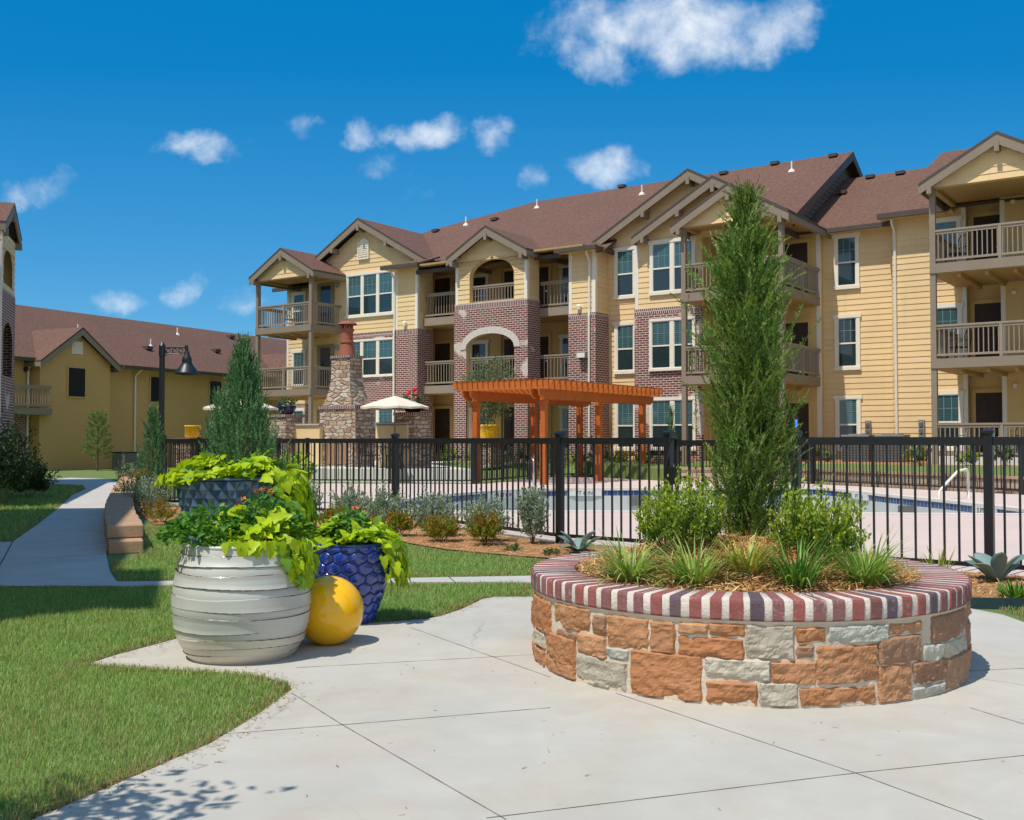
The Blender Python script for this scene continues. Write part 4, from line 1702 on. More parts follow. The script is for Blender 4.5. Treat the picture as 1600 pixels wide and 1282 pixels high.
def fence_post(parent, p, h, w, cap=True):
    mb = MB()
    mb.box(-w / 2, w / 2, -w / 2, w / 2, 0, h)
    o = mb.build('post', 'black_metal', parent)
    o.location = p
    if cap:
        c = MB()
        e = w / 2 + .014
        c.box(-e, e, -e, e, h, h + .028)
        c.raw([(-e, -e, h + .028), (e, -e, h + .028), (e, e, h + .028), (-e, e, h + .028), (-e * .55, -e * .55, h + .05), (e * .55, -e * .55, h + .05), (e * .55, e * .55, h + .05), (-e * .55, e * .55, h + .05)],
              [(0, 1, 5, 4), (1, 2, 6, 5), (2, 3, 7, 6), (3, 0, 4, 7), (4, 5, 6, 7)])
        k = c.build('post_cap', 'black_metal', o)
    return o


near = thing('pool_fence', (0, 0, 0), 'black metal picket fence running across the picture between garden bed and pool', 'fence')
FP = poly_points(FEN)
GATE = 3                      # segment 3 (1045 -> 1245) is the gate
for i, p in enumerate(FP):
    o = fence_post(near, p, 1.455, .088 if i else .085)
    nx = FP[min(i + 1, len(FP) - 1)] - FP[max(i - 1, 0)]
    o.rotation_euler = (0, 0, math.atan2(nx.y, nx.x))
gate = None
cnt = 0
stuffq = []
for i in range(len(FP) - 1):
    a, b = FP[i], FP[i + 1]
    L_ = (b - a).length
    d = (b - a) / L_
    ang = math.atan2(d.y, d.x)
    if i == GATE:
        gate = thing('pool_gate', a, 'black picket gate with a latch box, half hidden behind the tall evergreen', 'gate', ang)
        mb = MB()
        for (x0, x1, z0, z1) in ((.10, .14, .08, 1.40), (L_ - .14, L_ - .10, .08, 1.40)):
            mb.box(x0, x1, -.02, .02, z0, z1)
        for z in (.10, 1.345):
            mb.box(.14, L_ - .14, -.019, .019, z - .03, z + .04)
        mb.build('frame', 'black_metal', gate)
        k = int((L_ - .3) / .16)
        for j in range(1, k):
            x = .12 + (L_ - .24) * j / k
            q = MB(); q.box(-.013, .013, -.013, .013, .125, 1.32); q.build('picket', 'black_metal', gate, loc=(x, 0, 0))
        q = MB(); q.box(.02, .17, -.075, .03, .84, 1.06); q.tube([(.17, -.05, .93), (.33, -.05, .93)], .018, 8); q.build('latch_box', 'black_metal', gate, bevel=.01)
        q = MB(); q.tube([(.08, -.07, 1.36), (.02, -.08, 1.12), (.0, -.075, .98)], .009, 6); q.build('closer_arm', 'black_metal', gate)
        q = MB(); q.lathe([(.0, 0), (.03, .01), (.035, .05), (0, .07)], 10, c=(.1, -.05, 1.36)); q.build('knob', 'black_metal', gate)
        continue
    for z, h, w in ((1.375, .085, .055), (.105, .045, .035)):
        q = MB(); q.box(.04, L_ - .04, -w / 2, w / 2, z - h / 2, z + h / 2)
        o = q.build('rail', 'black_metal', near); o.location = a; o.rotation_euler = (0, 0, ang)
    k = max(2, round(L_ / .146))
    for j in range(1, k):
        p = a + d * (L_ * j / k)
        q = MB(); w = .0105; q.box(-w, w, -w, w, .127, 1.355)
        if i == 0 and j < 28:          # the farthest pickets in one piece
            stuffq.append((p, ang)); continue
        o = q.build('picket', 'black_metal', near); o.location = p; o.rotation_euler = (0, 0, ang)
        cnt += 1
q = MB()
for (p, ang) in stuffq:
    q.box(p.x - .0105, p.x + .0105, p.y - .0105, p.y + .0105, .127, 1.355)
tag(q.build('picket', 'black_metal', near), kind='stuff')
print('near pickets', cnt)
# intermediate slim posts seen in the long left panel
for (i, t) in ((0, .5),):
    p = FP[i].lerp(FP[i + 1], t)
    fence_post(near, p, 1.42, .07, False)
q = MB(); kp = FP[4]
q.box(kp.x - .03, kp.x + .03, kp.y - .02, kp.y + .02, 1.50, 1.66); q.box(kp.x - .012, kp.x + .012, kp.y - .024, kp.y - .0195, 1.54, 1.62, 1)
tag(q.build('entry_keypad', ['black_metal', 'keypad_blue']), 'small black keypad with blue light on the gate post behind the evergreen', 'keypad')

far = thing('rear_pool_fence', (0, 0, 0), 'slim black picket fence along the far side of the pool, below the building', 'fence')
RP = poly_points(FARF)
for i in range(len(RP) - 1):
    a, b = RP[i], RP[i + 1]
    L_ = (b - a).length
    d = (b - a) / L_
    ang = math.atan2(d.y, d.x)
    np_ = max(1, round(L_ / 2.2))
    for j in range(np_):
        p, q_ = a + d * (L_ * j / np_), a + d * (L_ * (j + 1) / np_)
        l = L_ / np_
        o = fence_post(far, p, 1.42, .075 if j else .11)
        o.rotation_euler = (0, 0, ang)
        mb = MB()
        mb.box(.03, l - .03, -.022, .022, 1.33, 1.385)
        mb.box(.03, l - .03, -.018, .018, .10, .14)
        k = round(l / .13)
        for m_ in range(1, k):
            x = l * m_ / k
            mb.box(x - .010, x + .010, -.010, .010, .14, 1.33)
        o = mb.build('fence_panel', 'black_metal', far); o.location = p; o.rotation_euler = (0, 0, ang)

# retaining wall of tan blocks behind the rear fence
mb = MB()
for a, b in zip(RW, RW[1:]):
    a_, b_ = Vector((*a, 0)), Vector((*b, 0))
    d = (b_ - a_).normalized(); nn = Vector((d.y, -d.x, 0)) * .12
    p = [a_ + nn, b_ + nn, b_ - nn, a_ - nn]
    mb.poly([(p[0].x, p[0].y, -.02), (p[1].x, p[1].y, -.02), (p[1].x, p[1].y, .40), (p[0].x, p[0].y, .40)])
    c = [a_ + nn * 1.3, b_ + nn * 1.3, b_ - nn * 1.3, a_ - nn * 1.3]
    mb.slab([(q.x, q.y, .47) for q in c], .075, 1)
tag(mb.build('retaining_wall', ['block_wall', 'sandstone_cap']), 'long low wall of tan blocks holding the lawn behind the pool', 'wall')
# low block wall beside the left path
LW = gl([(197, 866), (187, 835), (186, 812), (192, 787), (200, 765), (205, 748)])
bw = thing('block_curb_wall', (*LW[0], 0), 'low curved wall of tan concrete blocks along the shaded left path', 'wall')
for lev in range(2):
    for i in range(len(LW) - 1):
        a, b = Vector((*LW[i], 0)), Vector((*LW[i + 1], 0))
        if lev == 1 and i == 0: a = a.lerp(b, .12)
        L_ = (b - a).length
        k = max(1, round(L_ / .48))
        for j in range(k):
            p, q_ = a.lerp(b, j / k), a.lerp(b, (j + 1) / k - .012)
            mb = MB()
            mb.beam((p.x, p.y, .08 + lev * .165), (q_.x, q_.y, .08 + lev * .165), .40 + .03 * lev + .02 * ((i + j) % 2), .158)
            o = mb.build('block', 'sandstone_cap', bw, bevel=.015)
            o.matrix_parent_inverse = Matrix.Translation((-LW[0][0], -LW[0][1], 0))

# ------------------------------------------------------------------ pergola
P0 = Vector((*g(850, 758), 0))
lx, dep = 2.65, 6.5
perg = thing('pergola', P0, 'reddish orange cedar pergola on six posts beyond the pool', 'pergola', -TH)
for ix in (0, -lx):
    for iy in (0, dep * .52, dep):
        mb = MB(); mb.box(ix - .10, ix + .10, iy - .10, iy + .10, 0, 2.72)
        mb.build('post', 'cedar', perg, bevel=.01)
for ix in (0, -lx):
    for sx in (-.155, .155):
        mb = MB()
        y0, y1 = -.55, dep + .55
        x = ix + sx
        pr = [(y0, 2.98), (y0 + .05, 2.80), (y0 + .25, 2.68), (y1 - .25, 2.68), (y1 - .05, 2.80), (y1, 2.98)]
        for o_ in (-.03, .03):
            mb.poly([(x + o_, a, b) for a, b in pr])
        for (a, b), (c, d) in zip(pr, pr[1:] + pr[:1]):
            mb.poly([(x - .03, a, b), (x - .03, c, d), (x + .03, c, d), (x + .03, a, b)])
        mb.build('beam', 'cedar', perg)
nr = 23
for k in range(nr):
    y = -.42 + (dep + .84) * k / (nr - 1)
    mb = MB()
    x0, x1 = -lx - .62, .62
    pr = [(x0, 3.24), (x0 + .02, 3.13), (x0 + .18, 2.985), (x1 - .18, 2.985), (x1 - .02, 3.13), (x1, 3.24)]
    for o_ in (-.022, .022):
        mb.poly([(a, y + o_, b) for a, b in pr])
    for (a, b), (c, d) in zip(pr, pr[1:] + pr[:1]):
        mb.poly([(a, y - .022, b), (c, y - .022, d), (c, y + .022, d), (a, y + .022, b)])
    mb.build('rafter', 'cedar', perg)
for k in range(18):
    x = -lx - .45 + (lx + .9) * k / 17
    mb = MB(); mb.box(x - .022, x + .022, -.55, dep + .55, 3.242, 3.285)
    mb.build('slat', 'cedar', perg)


# ------------------------------------------------------------------ round stone planter
PC = (1.467, 6.727); PR = 1.325; PZ0 = .012; CAPZ = .452; CAPT = .565; ROUT = 1.347; RIN = 1.06
planter = thing('stone_planter', (PC[0], PC[1], 0), 'large round planter of split orange and grey stone capped with a striped brick ring', 'planter')


def cyl_hit(px, py, rad=PR):
    X, Y, Z = ray(px, py)
    dx, dy, dz = X / Y, 1.0, Z / Y
    a = dx * dx + 1
    b = -2 * (dx * PC[0] + PC[1])
    c = PC[0] ** 2 + PC[1] ** 2 - rad * rad
    disc = max(0.0, b * b - 4 * a * c)
    k = (-b - math.sqrt(disc)) / (2 * a)
    x, y, z = dx * k - PC[0], k - PC[1], HC + dz * k
    a_ = math.atan2(y, x)
    return (a_ - 2 * pi if a_ > pi / 2 else a_), z


# measured stones on the visible face (left, top, right, bottom in an enlarged crop) and tone
ST = [(20, 345, 90, 455, 'o'), (105, 372, 225, 455, 'o'), (236, 405, 282, 470, 'b'), (112, 462, 178, 482, 'b'), (290, 412, 427, 528, 'o'), (438, 428, 520, 535, 'o'), (535, 432, 632, 468, 'o'),
      (642, 434, 762, 476, 'o'), (535, 482, 757, 552, 'o'), (770, 440, 932, 555, 'g'), (945, 448, 1042, 496, 'o'), (945, 510, 1000, 552, 'b'), (1055, 440, 1258, 500, 'g'),
      (1268, 432, 1374, 466, 'o'), (1018, 512, 1220, 640, 'o'), (1230, 478, 1375, 568, 'b'), (1412, 398, 1526, 490, 'b'), (1380, 505, 1450, 572, 'g'), (1456, 488, 1528, 540, 'g'),
      (76, 475, 176, 572, 'o'), (186, 474, 282, 546, 'o'), (284, 518, 360, 556, 'g'), (38, 462, 72, 510, 'g'), (26, 512, 70, 602, 'o'), (76, 568, 176, 640, 'o'), (182, 552, 352, 672, 'g'),
      (370, 537, 612, 708, 'o'), (628, 557, 850, 628, 'g'), (858, 567, 1010, 645, 'o'), (634, 637, 806, 715, 'o'), (818, 640, 946, 726, 'g'), (958, 655, 1216, 724, 'o'),
      (1228, 578, 1342, 718, 'o'), (1350, 562, 1455, 640, 'b'), (1346, 648, 1452, 710, 'g'), (1460, 545, 1530, 690, 'b')]
TONE = {'o': 0, 'g': 1, 'b': 2}
smb = MB()


def stone_patch(mb, a0, a1, z0, z1, tone, seed):
    r_ = random.Random(seed)
    nu = max(5, int(abs(a1 - a0) * PR / .0125)); nv = max(5, int((z1 - z0) / .0125))
    base = r_.uniform(.004, .014)
    tx, tz = r_.uniform(-.010, .010), r_.uniform(-.008, .008)
    cj = [r_.uniform(-.006, .006) for _ in range(8)]
    ph = [r_.uniform(0, 6.3) for _ in range(6)]
    fr_ = [r_.uniform(12, 40) for _ in range(6)]
    k = len(mb.v)
    for j in range(nv + 1):
        for i in range(nu + 1):
            u, v_ = i / nu, j / nv
            aa = a0 + (a1 - a0) * u; zz = z0 + (z1 - z0) * v_
            # irregular outline
            e = .006 * math.sin(fr_[0] * .5 * zz * 6 + ph[0]) * (1 if i in (0, nu) else 0)
            aa += e / PR
            zz += (.005 * math.sin(fr_[1] * aa * 2 + ph[1])) * (1 if j in (0, nv) else 0)
            du = min(u, 1 - u) * abs(a1 - a0) * PR; dv = min(v_, 1 - v_) * (z1 - z0)
            edge = min(1, min(du, dv) / .012) ** .5
            h = base * .6 + (tx * (u - .5) + tz * (v_ - .5)) * 1.2
            q_ = Vector((aa * PR * 9 + seed * 3.1, zz * 13, seed * 1.7))
            vd = mnoise.voronoi(q_)[0]
            h += .012 * (vd[0] - .35) + .008 * mnoise.fractal(q_ * 2.2, 1.0, 2.0, 4) + r_.uniform(-.0012, .0012)
            if v_ < .32 and mnoise.noise(q_ * .8) > 0: h -= .016 * (.32 - v_) / .32
            h = -.006 + (h + .010) * edge
            rr = PR + h
            mb.v.append((rr * math.cos(aa), rr * math.sin(aa), zz))
    for j in range(nv):
        for i in range(nu):
            p = k + j * (nu + 1) + i
            mb.f.append((p, p + 1, p + nu + 2, p + nu + 1)); mb.m.append(tone)


amin, amax = 9, -9
for i, (x0, y0, x1, y1, tn) in enumerate(ST):
    f = lambda x, y: (820 + x / 2.222, 780 + y / 2.222)
    (px0, py0), (px1, py1) = f(x0, y0), f(x1, y1)
    pm = ((px0 + px1) / 2)
    px0c, px1c = max(px0, 831.5), min(px1, 1511)
    aa0 = cyl_hit(px0c, (py0 + py1) / 2)[0]; aa1 = cyl_hit(px1c, (py0 + py1) / 2)[0]
    zt, zb = cyl_hit(pm, py0)[1], cyl_hit(pm, py1)[1]
    zt, zb = min(zt + .006, CAPZ - .003), max(zb - .006, PZ0 + .003)
    da = .0075 / PR * (1 if aa1 > aa0 else -1)
    stone_patch(smb, aa0 - da, aa1 + da, zb, zt, TONE[tn], i)
    amin, amax = min(amin, aa0), max(amax, aa1)
# the rest of the drum
aa = amax + .03
r2_ = random.Random(5)
while aa < amin + 2 * pi - .08:
    w = r2_.uniform(.12, .3)
    w = min(w, amin + 2 * pi - .02 - aa)
    zs_ = sorted([PZ0 + .004, r2_.uniform(.14, .20), r2_.uniform(.26, .36), CAPZ - .006])
    for j in range(3):
        stone_patch(smb, aa, aa + w - .012, zs_[j] + .005, zs_[j + 1] - .005, r2_.choice([0, 0, 1, 2]), int(aa * 1000) + j)
    aa += w
smb.build('stonework', ['orange_stone', 'grey_stone', 'brown_stone'], planter, smooth=False)
mb = MB()
mb.lathe([(PR + .0, PZ0), (PR - .004, .2), (PR - .002, CAPZ - .02), (PR + .012, CAPZ)], 120)
mb.lathe([(RIN, CAPT - .05), (RIN, .2)], 96)
mb.build('mortar_drum', 'mortar', planter)
# brick ring, every brick its own face set with white mortar between
NB = 80
mb = MB()
for k in range(NB):
    r_ = random.Random(900 + k)
    a0 = 2 * pi * k / NB + r_.uniform(-.002, .002)
    half = 2 * pi / NB * r_.uniform(.265, .335)
    dz = r_.uniform(-.0006, .0010); dr = r_.uniform(-.002, .004)
    pr = []
    seg = [(RIN - .005, CAPT - .02), (RIN + .01, CAPT + dz), (ROUT - .016 + dr, CAPT + dz), (ROUT - .004 + dr, CAPT - .006 + dz), (ROUT + dr, CAPT - .02), (ROUT + dr - .001, CAPZ + .012), (ROUT + dr - .008, CAPZ + .002)]
    kk = len(mb.v)
    for (rr, zz) in seg:
        for s_ in (-1, 1):
            t_ = a0 + s_ * half * (ROUT / max(rr, .9)) ** .35
            mb.v.append((rr * math.cos(t_), rr * math.sin(t_), zz + r_.uniform(-.0006, .0006)))
    tone = 1 if r_.random() < .22 else (2 if r_.random() < .3 else 0)
    for j in range(len(seg) - 1):
        mb.f.append((kk + 2 * j, kk + 2 * j + 1, kk + 2 * j + 3, kk + 2 * j + 2)); mb.m.append(tone)
    for s_ in (0, 1):
        mb.f.append(tuple(kk + 2 * j + s_ for j in range(len(seg)))); mb.m.append(tone)
mb.build('brick_cap', ['cap_brick', 'cap_brick_dark', 'cap_brick_red'], planter)
mb = MB()
n_ = 640
prof = [(RIN, CAPT - .03), (RIN + .012, CAPT - .0012), (ROUT - .019, CAPT - .0012), (ROUT - .007, CAPT - .012), (ROUT - .006, CAPZ + .014), (ROUT - .014, CAPZ), (PR - .03, CAPZ - .001)]
k0 = len(mb.v)
for (rr, zz) in prof:
    for k in range(n_):
        a = 2 * pi * k / n_
        j = .0012 * math.sin(k * 1.7 + rr * 40) + .0010 * math.sin(k * .53 + zz * 90) + random.uniform(-.0006, .0006)
        mb.v.append(((rr + j) * math.cos(a), (rr + j) * math.sin(a), zz + j * .6))
for j in range(len(prof) - 1):
    for k in range(n_):
        mb.f.append((k0 + j * n_ + k, k0 + j * n_ + (k + 1) % n_, k0 + (j + 1) * n_ + (k + 1) % n_, k0 + (j + 1) * n_ + k)); mb.m.append(0)
mb.build('cap_mortar', 'white_mortar', planter, smooth=True)


def mound_z(r):
    t = np.clip(r / RIN, 0, 1)
    return .535 + .215 * (1 - t ** 2) ** 1.2


mb = MB()
mb.lathe([(RIN + .01, .50)] + [(RIN * k / 10, float(mound_z(np.array(RIN * k / 10)))) for k in range(10, -1, -1)], 48)
mu = tag(mb.build('planter_mulch', 'mulch_ground', smooth=True, loc=(PC[0], PC[1], 0)), kind='stuff')


def chips(name, pos, nl=.06, parent=None, lift=.012):
    n = len(pos)
    fwd = rdir(n); fwd[:, 2] *= .35
    up = rdir(n) * .6 + np.array([0, 0, 1.0])
    V, Fc = leaves(pos + np.array([0, 0, lift]) * rng.random((n, 1)), fwd, up, rng.uniform(.4, 1.5, n) * nl, rng.uniform(.004, .011, n), 'strip')
    o = cloud_mesh(name, V, Fc, 'mulch_chip')
    o['kind'] = 'stuff'
    return o


n = 15000
rr = RIN * np.sqrt(rng.random(n)); aa = rng.uniform(0, 2 * pi, n)
keep = (np.sin(aa) < .55)
rr, aa = rr[keep], aa[keep]
pos = np.stack([PC[0] + rr * np.cos(aa), PC[1] + rr * np.sin(aa), mound_z(rr) + .002], 1)
chips('mulch_chips', pos, .075, lift=.025)


# ------------------------------------------------------------------ plants
def conifer(name, label, base, height, prof, n_sprays, mats, cat='tree', spray=(.16, .34), rise=.9, leaf=(.018, .045), lw=.0065, per=34, flop=.25, trunk_r=.035, lean=(0, 0), lumpy=1.0, core=None, group=None):
    root = thing(name, base, label, cat, group=group)
    mb = MB()
    mb.tube([(0, 0, -.05), (lean[0] * .4, lean[1] * .4, height * .4), (lean[0] * .85, lean[1] * .85, height * .85)], [trunk_r, trunk_r * .7, trunk_r * .15], 8)
    mb.build('trunk', 'bark', root)
    hs = rng.random(n_sprays) ** .9
    az = rng.uniform(0, 2 * pi, n_sprays)
    pr = np.interp(hs, [p[0] for p in prof], [p[1] for p in prof])
    frac = np.sqrt(rng.uniform(.12, 1.0, n_sprays))
    lump = 1 + lumpy * (.16 * np.sin(az * 3 + hs * 9) + .12 * np.sin(az * 5 - hs * 23)) + .55 * (rng.random(n_sprays) < .05) * lumpy
    rad = pr * frac * lump
    L_ = rng.uniform(spray[0], spray[1], n_sprays) * (1 - .25 * hs)
    out = np.stack([np.cos(az), np.sin(az), np.zeros(n_sprays)], 1)
    tip = out * rad[:, None] + np.stack([lean[0] * hs, lean[1] * hs, hs * height], 1)
    d = nrm(out * (.55 * rng.random((n_sprays, 1)) + .1) + np.array([0, 0, 1.0]) * rise + rdir(n_sprays) * flop)
    start = tip - d * (L_ * .6)[:, None]
    bend = nrm(out * .5 + rdir(n_sprays) * .5)
    k = per
    t = np.linspace(.05, 1, k)[None, :, None]
    P_ = start[:, None, :] + d[:, None, :] * (t * L_[:, None, None]) + bend[:, None, :] * (t * t * .16 * L_[:, None, None])
    pl = nrm(np.cross(d, rdir(n_sprays)))                    # spray plane
    sgn = np.where(np.arange(k) % 2 == 0, 1, -1)[None, :, None]
    fwd = d[:, None, :] * .8 + pl[:, None, :] * sgn * (.75 * (1.1 - t)) + rng.normal(size=(n_sprays, k, 3)) * .16
    up = np.cross(d, pl)[:, None, :] + rng.normal(size=(n_sprays, k, 3)) * .4
    ll = rng.uniform(leaf[0], leaf[1], (n_sprays, k)) * (1.25 - .6 * t[..., 0])
    V, Fc = leaves(P_.reshape(-1, 3), fwd.reshape(-1, 3), up.reshape(-1, 3), ll.ravel(), np.full(n_sprays * k, lw) * rng.uniform(.7, 1.4, n_sprays * k), 'quad')
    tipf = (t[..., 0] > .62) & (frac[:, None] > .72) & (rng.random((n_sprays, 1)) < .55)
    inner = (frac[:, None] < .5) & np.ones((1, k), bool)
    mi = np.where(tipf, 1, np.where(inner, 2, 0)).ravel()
    # shoot axes so that sprays read as twigs
    cloud_mesh('crown', V, Fc, mats, mi, root)
    return root


def shrub(name, label, base, w, h, n, mats, leaf=(.02, .035), asp=.5, tmpl='leaf', cat='shrub', group=None, kind='round', upright=.5, split=.3, stems=6, dep=None, loose=.25):
    root = thing(name, base, label, cat, group=group)
    mb = MB()
    # leaves sit along many twigs
    nt = max(14, n // 26)
    az = rng.uniform(0, 2 * pi, nt)
    u = rng.random(nt) ** .7
    if kind == 'column':
        rr = .5 * w * np.sqrt(rng.random(nt)) * (1 - .25 * u)
        end = np.stack([rr * np.cos(az), rr * np.sin(az), h * (.25 + .75 * u)], 1)
    elif kind == 'shoots':
        rr = .5 * w * np.sqrt(rng.random(nt))
        end = np.stack([rr * np.cos(az), rr * np.sin(az), h * rng.uniform(.42, 1.08, nt) * (1 - .35 * (2 * rr / w) ** 2)], 1)
    elif kind == 'flat':
        rr = .5 * w * np.sqrt(rng.random(nt))
        end = np.stack([rr * np.cos(az), rr * np.sin(az), h * (.35 + .65 * rng.random(nt)) * (1 - (2 * rr / w) ** 2 * .5)], 1)
    else:
        th_ = np.arccos(rng.uniform(-.25, 1, nt))
        q = rng.uniform(.55, 1.08, nt) * (1 + .18 * np.sin(3 * az + 4 * th_))
        end = np.stack([.5 * w * q * np.sin(th_) * np.cos(az), .5 * w * q * np.sin(th_) * np.sin(az), h * .48 + .52 * h * q * np.cos(th_)], 1)
    st_ = end * (np.array([.62, .62, .12]) if kind == 'shoots' else np.array([.35, .35, .25]))
    for i in range(min(stems, nt)):
        mb.tube([(end[i, 0] * .06, end[i, 1] * .06, -.02), tuple(st_[i] * .8), tuple(end[i] * .92)], [.008, .006, .003], 5)
    mb.build('stem', 'bark', root)
    k = n // nt
    t = rng.uniform(.25, 1.05, (nt, k))[..., None]
    P_ = st_[:, None, :] + (end - st_)[:, None, :] * t + rng.normal(size=(nt, k, 3)) * .03 * w * loose * 4
    P_[..., 2] = np.maximum(P_[..., 2], .01)
    dirn = nrm(end - st_)[:, None, :] * upright + rng.normal(size=(nt, k, 3)) * .55 + np.array([0, 0, .25])
    up = nrm(P_ * np.array([1, 1, .6])) * .6 + np.array([0, 0, .7]) + rng.normal(size=(nt, k, 3)) * .5
    N_ = nt * k
    ll = rng.uniform(leaf[0], leaf[1], N_)
    V, Fc = leaves(P_.reshape(-1, 3), dirn.reshape(-1, 3), up.reshape(-1, 3), ll, ll * asp, tmpl)
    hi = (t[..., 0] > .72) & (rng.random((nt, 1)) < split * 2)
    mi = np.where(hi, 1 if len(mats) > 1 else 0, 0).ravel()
    cloud_mesh('foliage', V, Fc, mats, mi, root)
    return root


def tuft(name, label, base, n, length, width, mats, spread=1.0, cat='grass clump', group=None, droop=1.5, rad=.05, pale=.3, lean0=.1):
    az = rng.uniform(0, 2 * pi, n)
    rr = rad * np.sqrt(rng.random(n))
    pos = np.stack([rr * np.cos(az), rr * np.sin(az), np.zeros(n)], 1)
    V, Fc = blades(pos, az + rng.normal(size=n) * .3, lean0 + rng.random(n) * .7 * spread, rng.uniform(.55, 1.1, n) * length, rng.uniform(.7, 1.3, n) * width, rng.uniform(.3, 1.0, n) * droop, 5)
    mi = (rng.random(n) < pale).astype(np.int32)
    o = cloud_mesh(name, V, Fc, mats, mi if len(mats) > 1 else None, None, base)
    return tag(o, label, cat, group)


def on_mound(px, py):
    X, Y, Z = ray(px, py)
    for d in np.linspace(PC[1] - RIN, PC[1] + .15, 300):
        x, z = X / Y * d, HC + Z / Y * d
        r_ = math.hypot(x - PC[0], d - PC[1])
        mz = float(mound_z(np.array(min(r_, RIN))))
        if r_ < RIN and z <= mz:
            break
    return (x, d, mz - .015)


# tall evergreen in the planter
cb = (1.555, 6.85, .735)
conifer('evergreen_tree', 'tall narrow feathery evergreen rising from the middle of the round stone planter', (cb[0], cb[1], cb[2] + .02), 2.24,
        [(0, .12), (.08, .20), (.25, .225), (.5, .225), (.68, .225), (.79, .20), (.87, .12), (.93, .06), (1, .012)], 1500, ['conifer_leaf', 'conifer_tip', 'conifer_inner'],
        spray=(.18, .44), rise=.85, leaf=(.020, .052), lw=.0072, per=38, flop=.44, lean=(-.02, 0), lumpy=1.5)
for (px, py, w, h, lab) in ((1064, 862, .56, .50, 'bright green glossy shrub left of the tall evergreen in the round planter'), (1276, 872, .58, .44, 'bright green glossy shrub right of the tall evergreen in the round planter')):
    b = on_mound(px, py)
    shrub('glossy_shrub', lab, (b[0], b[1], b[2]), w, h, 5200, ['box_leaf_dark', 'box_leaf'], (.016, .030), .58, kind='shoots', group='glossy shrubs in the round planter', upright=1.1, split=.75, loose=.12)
for i, (px, py, nb, ln, lab) in enumerate(((985, 905, 95, .30, 'wide pale striped grass clump at the left end of the round planter'), (1085, 908, 70, .27, 'striped grass clump in the round planter below the left glossy shrub'),
                                     (1166, 893, 52, .24, 'yellowish upright grass clump in the round planter in front of the evergreen trunk'), (1245, 914, 55, .29, 'dark green grass clump in the round planter below the right glossy shrub'),
                                     (1352, 910, 110, .29, 'wide bright grass clump at the right end of the round planter'))):
    b = on_mound(px, py)
    mats = (['liriope_leaf', 'liriope_pale'], ['liriope_leaf', 'liriope_pale'], ['yucca_leaf', 'liriope_leaf'], ['dark_clump', 'liriope_leaf'], ['liriope_leaf', 'liriope_pale'])[i]
    tuft('liriope_clump', lab, b, int(nb * 2.5), ln * 1.26, .0145, mats, (1.5, 1.35, .95, 1.1, 1.5)[i], group='striped grass clumps in the round planter', droop=1.55, rad=.085, lean0=.12, pale=(.30, .2, .3, .15, .15)[i])

# beds outside the fence
SIL = [(478, 812, .62, .70), (548, 818, .66, .62), (602, 826, .70, .66), (676, 838, .74, .66), (760, 846, .62, .66), (832, 850, .50, .74)]
silab = ['silvery grey shrub in the fence bed nearest the tall blue pot', 'silvery grey shrub in the fence bed, second from the tall blue pot', 'silvery grey shrub at the foot of the fence post with the umbrella above', 'loose silvery grey shrub between two reddish shrubs at the fence', 'silvery grey shrub behind the reddish shrub nearest the small agave', 'upright narrow silvery shrub left of the small agave by the fence']
for (px, py, w, h), lab in zip(SIL, silab):
    x, y = g(px, py, .02)
    shrub('silver_shrub', lab, (x, y, .02), w, h, 4200, ['silver_leaf', 'silver_leaf'], (.024, .042), .6, group='silver shrubs along the pool fence', upright=.9, loose=.16, kind='column' if px == 832 else 'round')
NAN = [(520, 826, .5, .34), (622, 838, .56, .38), (690, 846, .58, .38), (757, 852, .52, .46)]
nalab = ['low yellow green shrub with red tips behind the blue glossy pot', 'low yellow green shrub with red tips right of the blue pot foliage', 'low reddish green shrub at the fence, middle of the row', 'rounded red tipped shrub casting a shadow on mulch near the narrow silvery shrub']
for (px, py, w, h), lab in zip(NAN, nalab):
    x, y = g(px, py, .02)
    shrub('nandina_shrub', lab, (x, y, .02), w, h, 3200, ['nandina_leaf', 'nandina_red'], (.022, .040), .5, group='red tipped shrubs along the pool fence', split=.20, upright=.8, loose=.14)
for i, (px, py) in enumerate(((802, 860), (856, 868))):
    x, y = g(px, py, .02)
    shrub('groundcover_plant', ['tiny green groundcover plant in mulch below the narrow silvery shrub', 'tiny green groundcover plant in mulch just left of the small agave'][i], (x, y, .02), .34, .10, 420, ['shrub_leaf', 'olive_leaf'], (.015, .028), .5, kind='flat', group='groundcover plants', cat='plant')


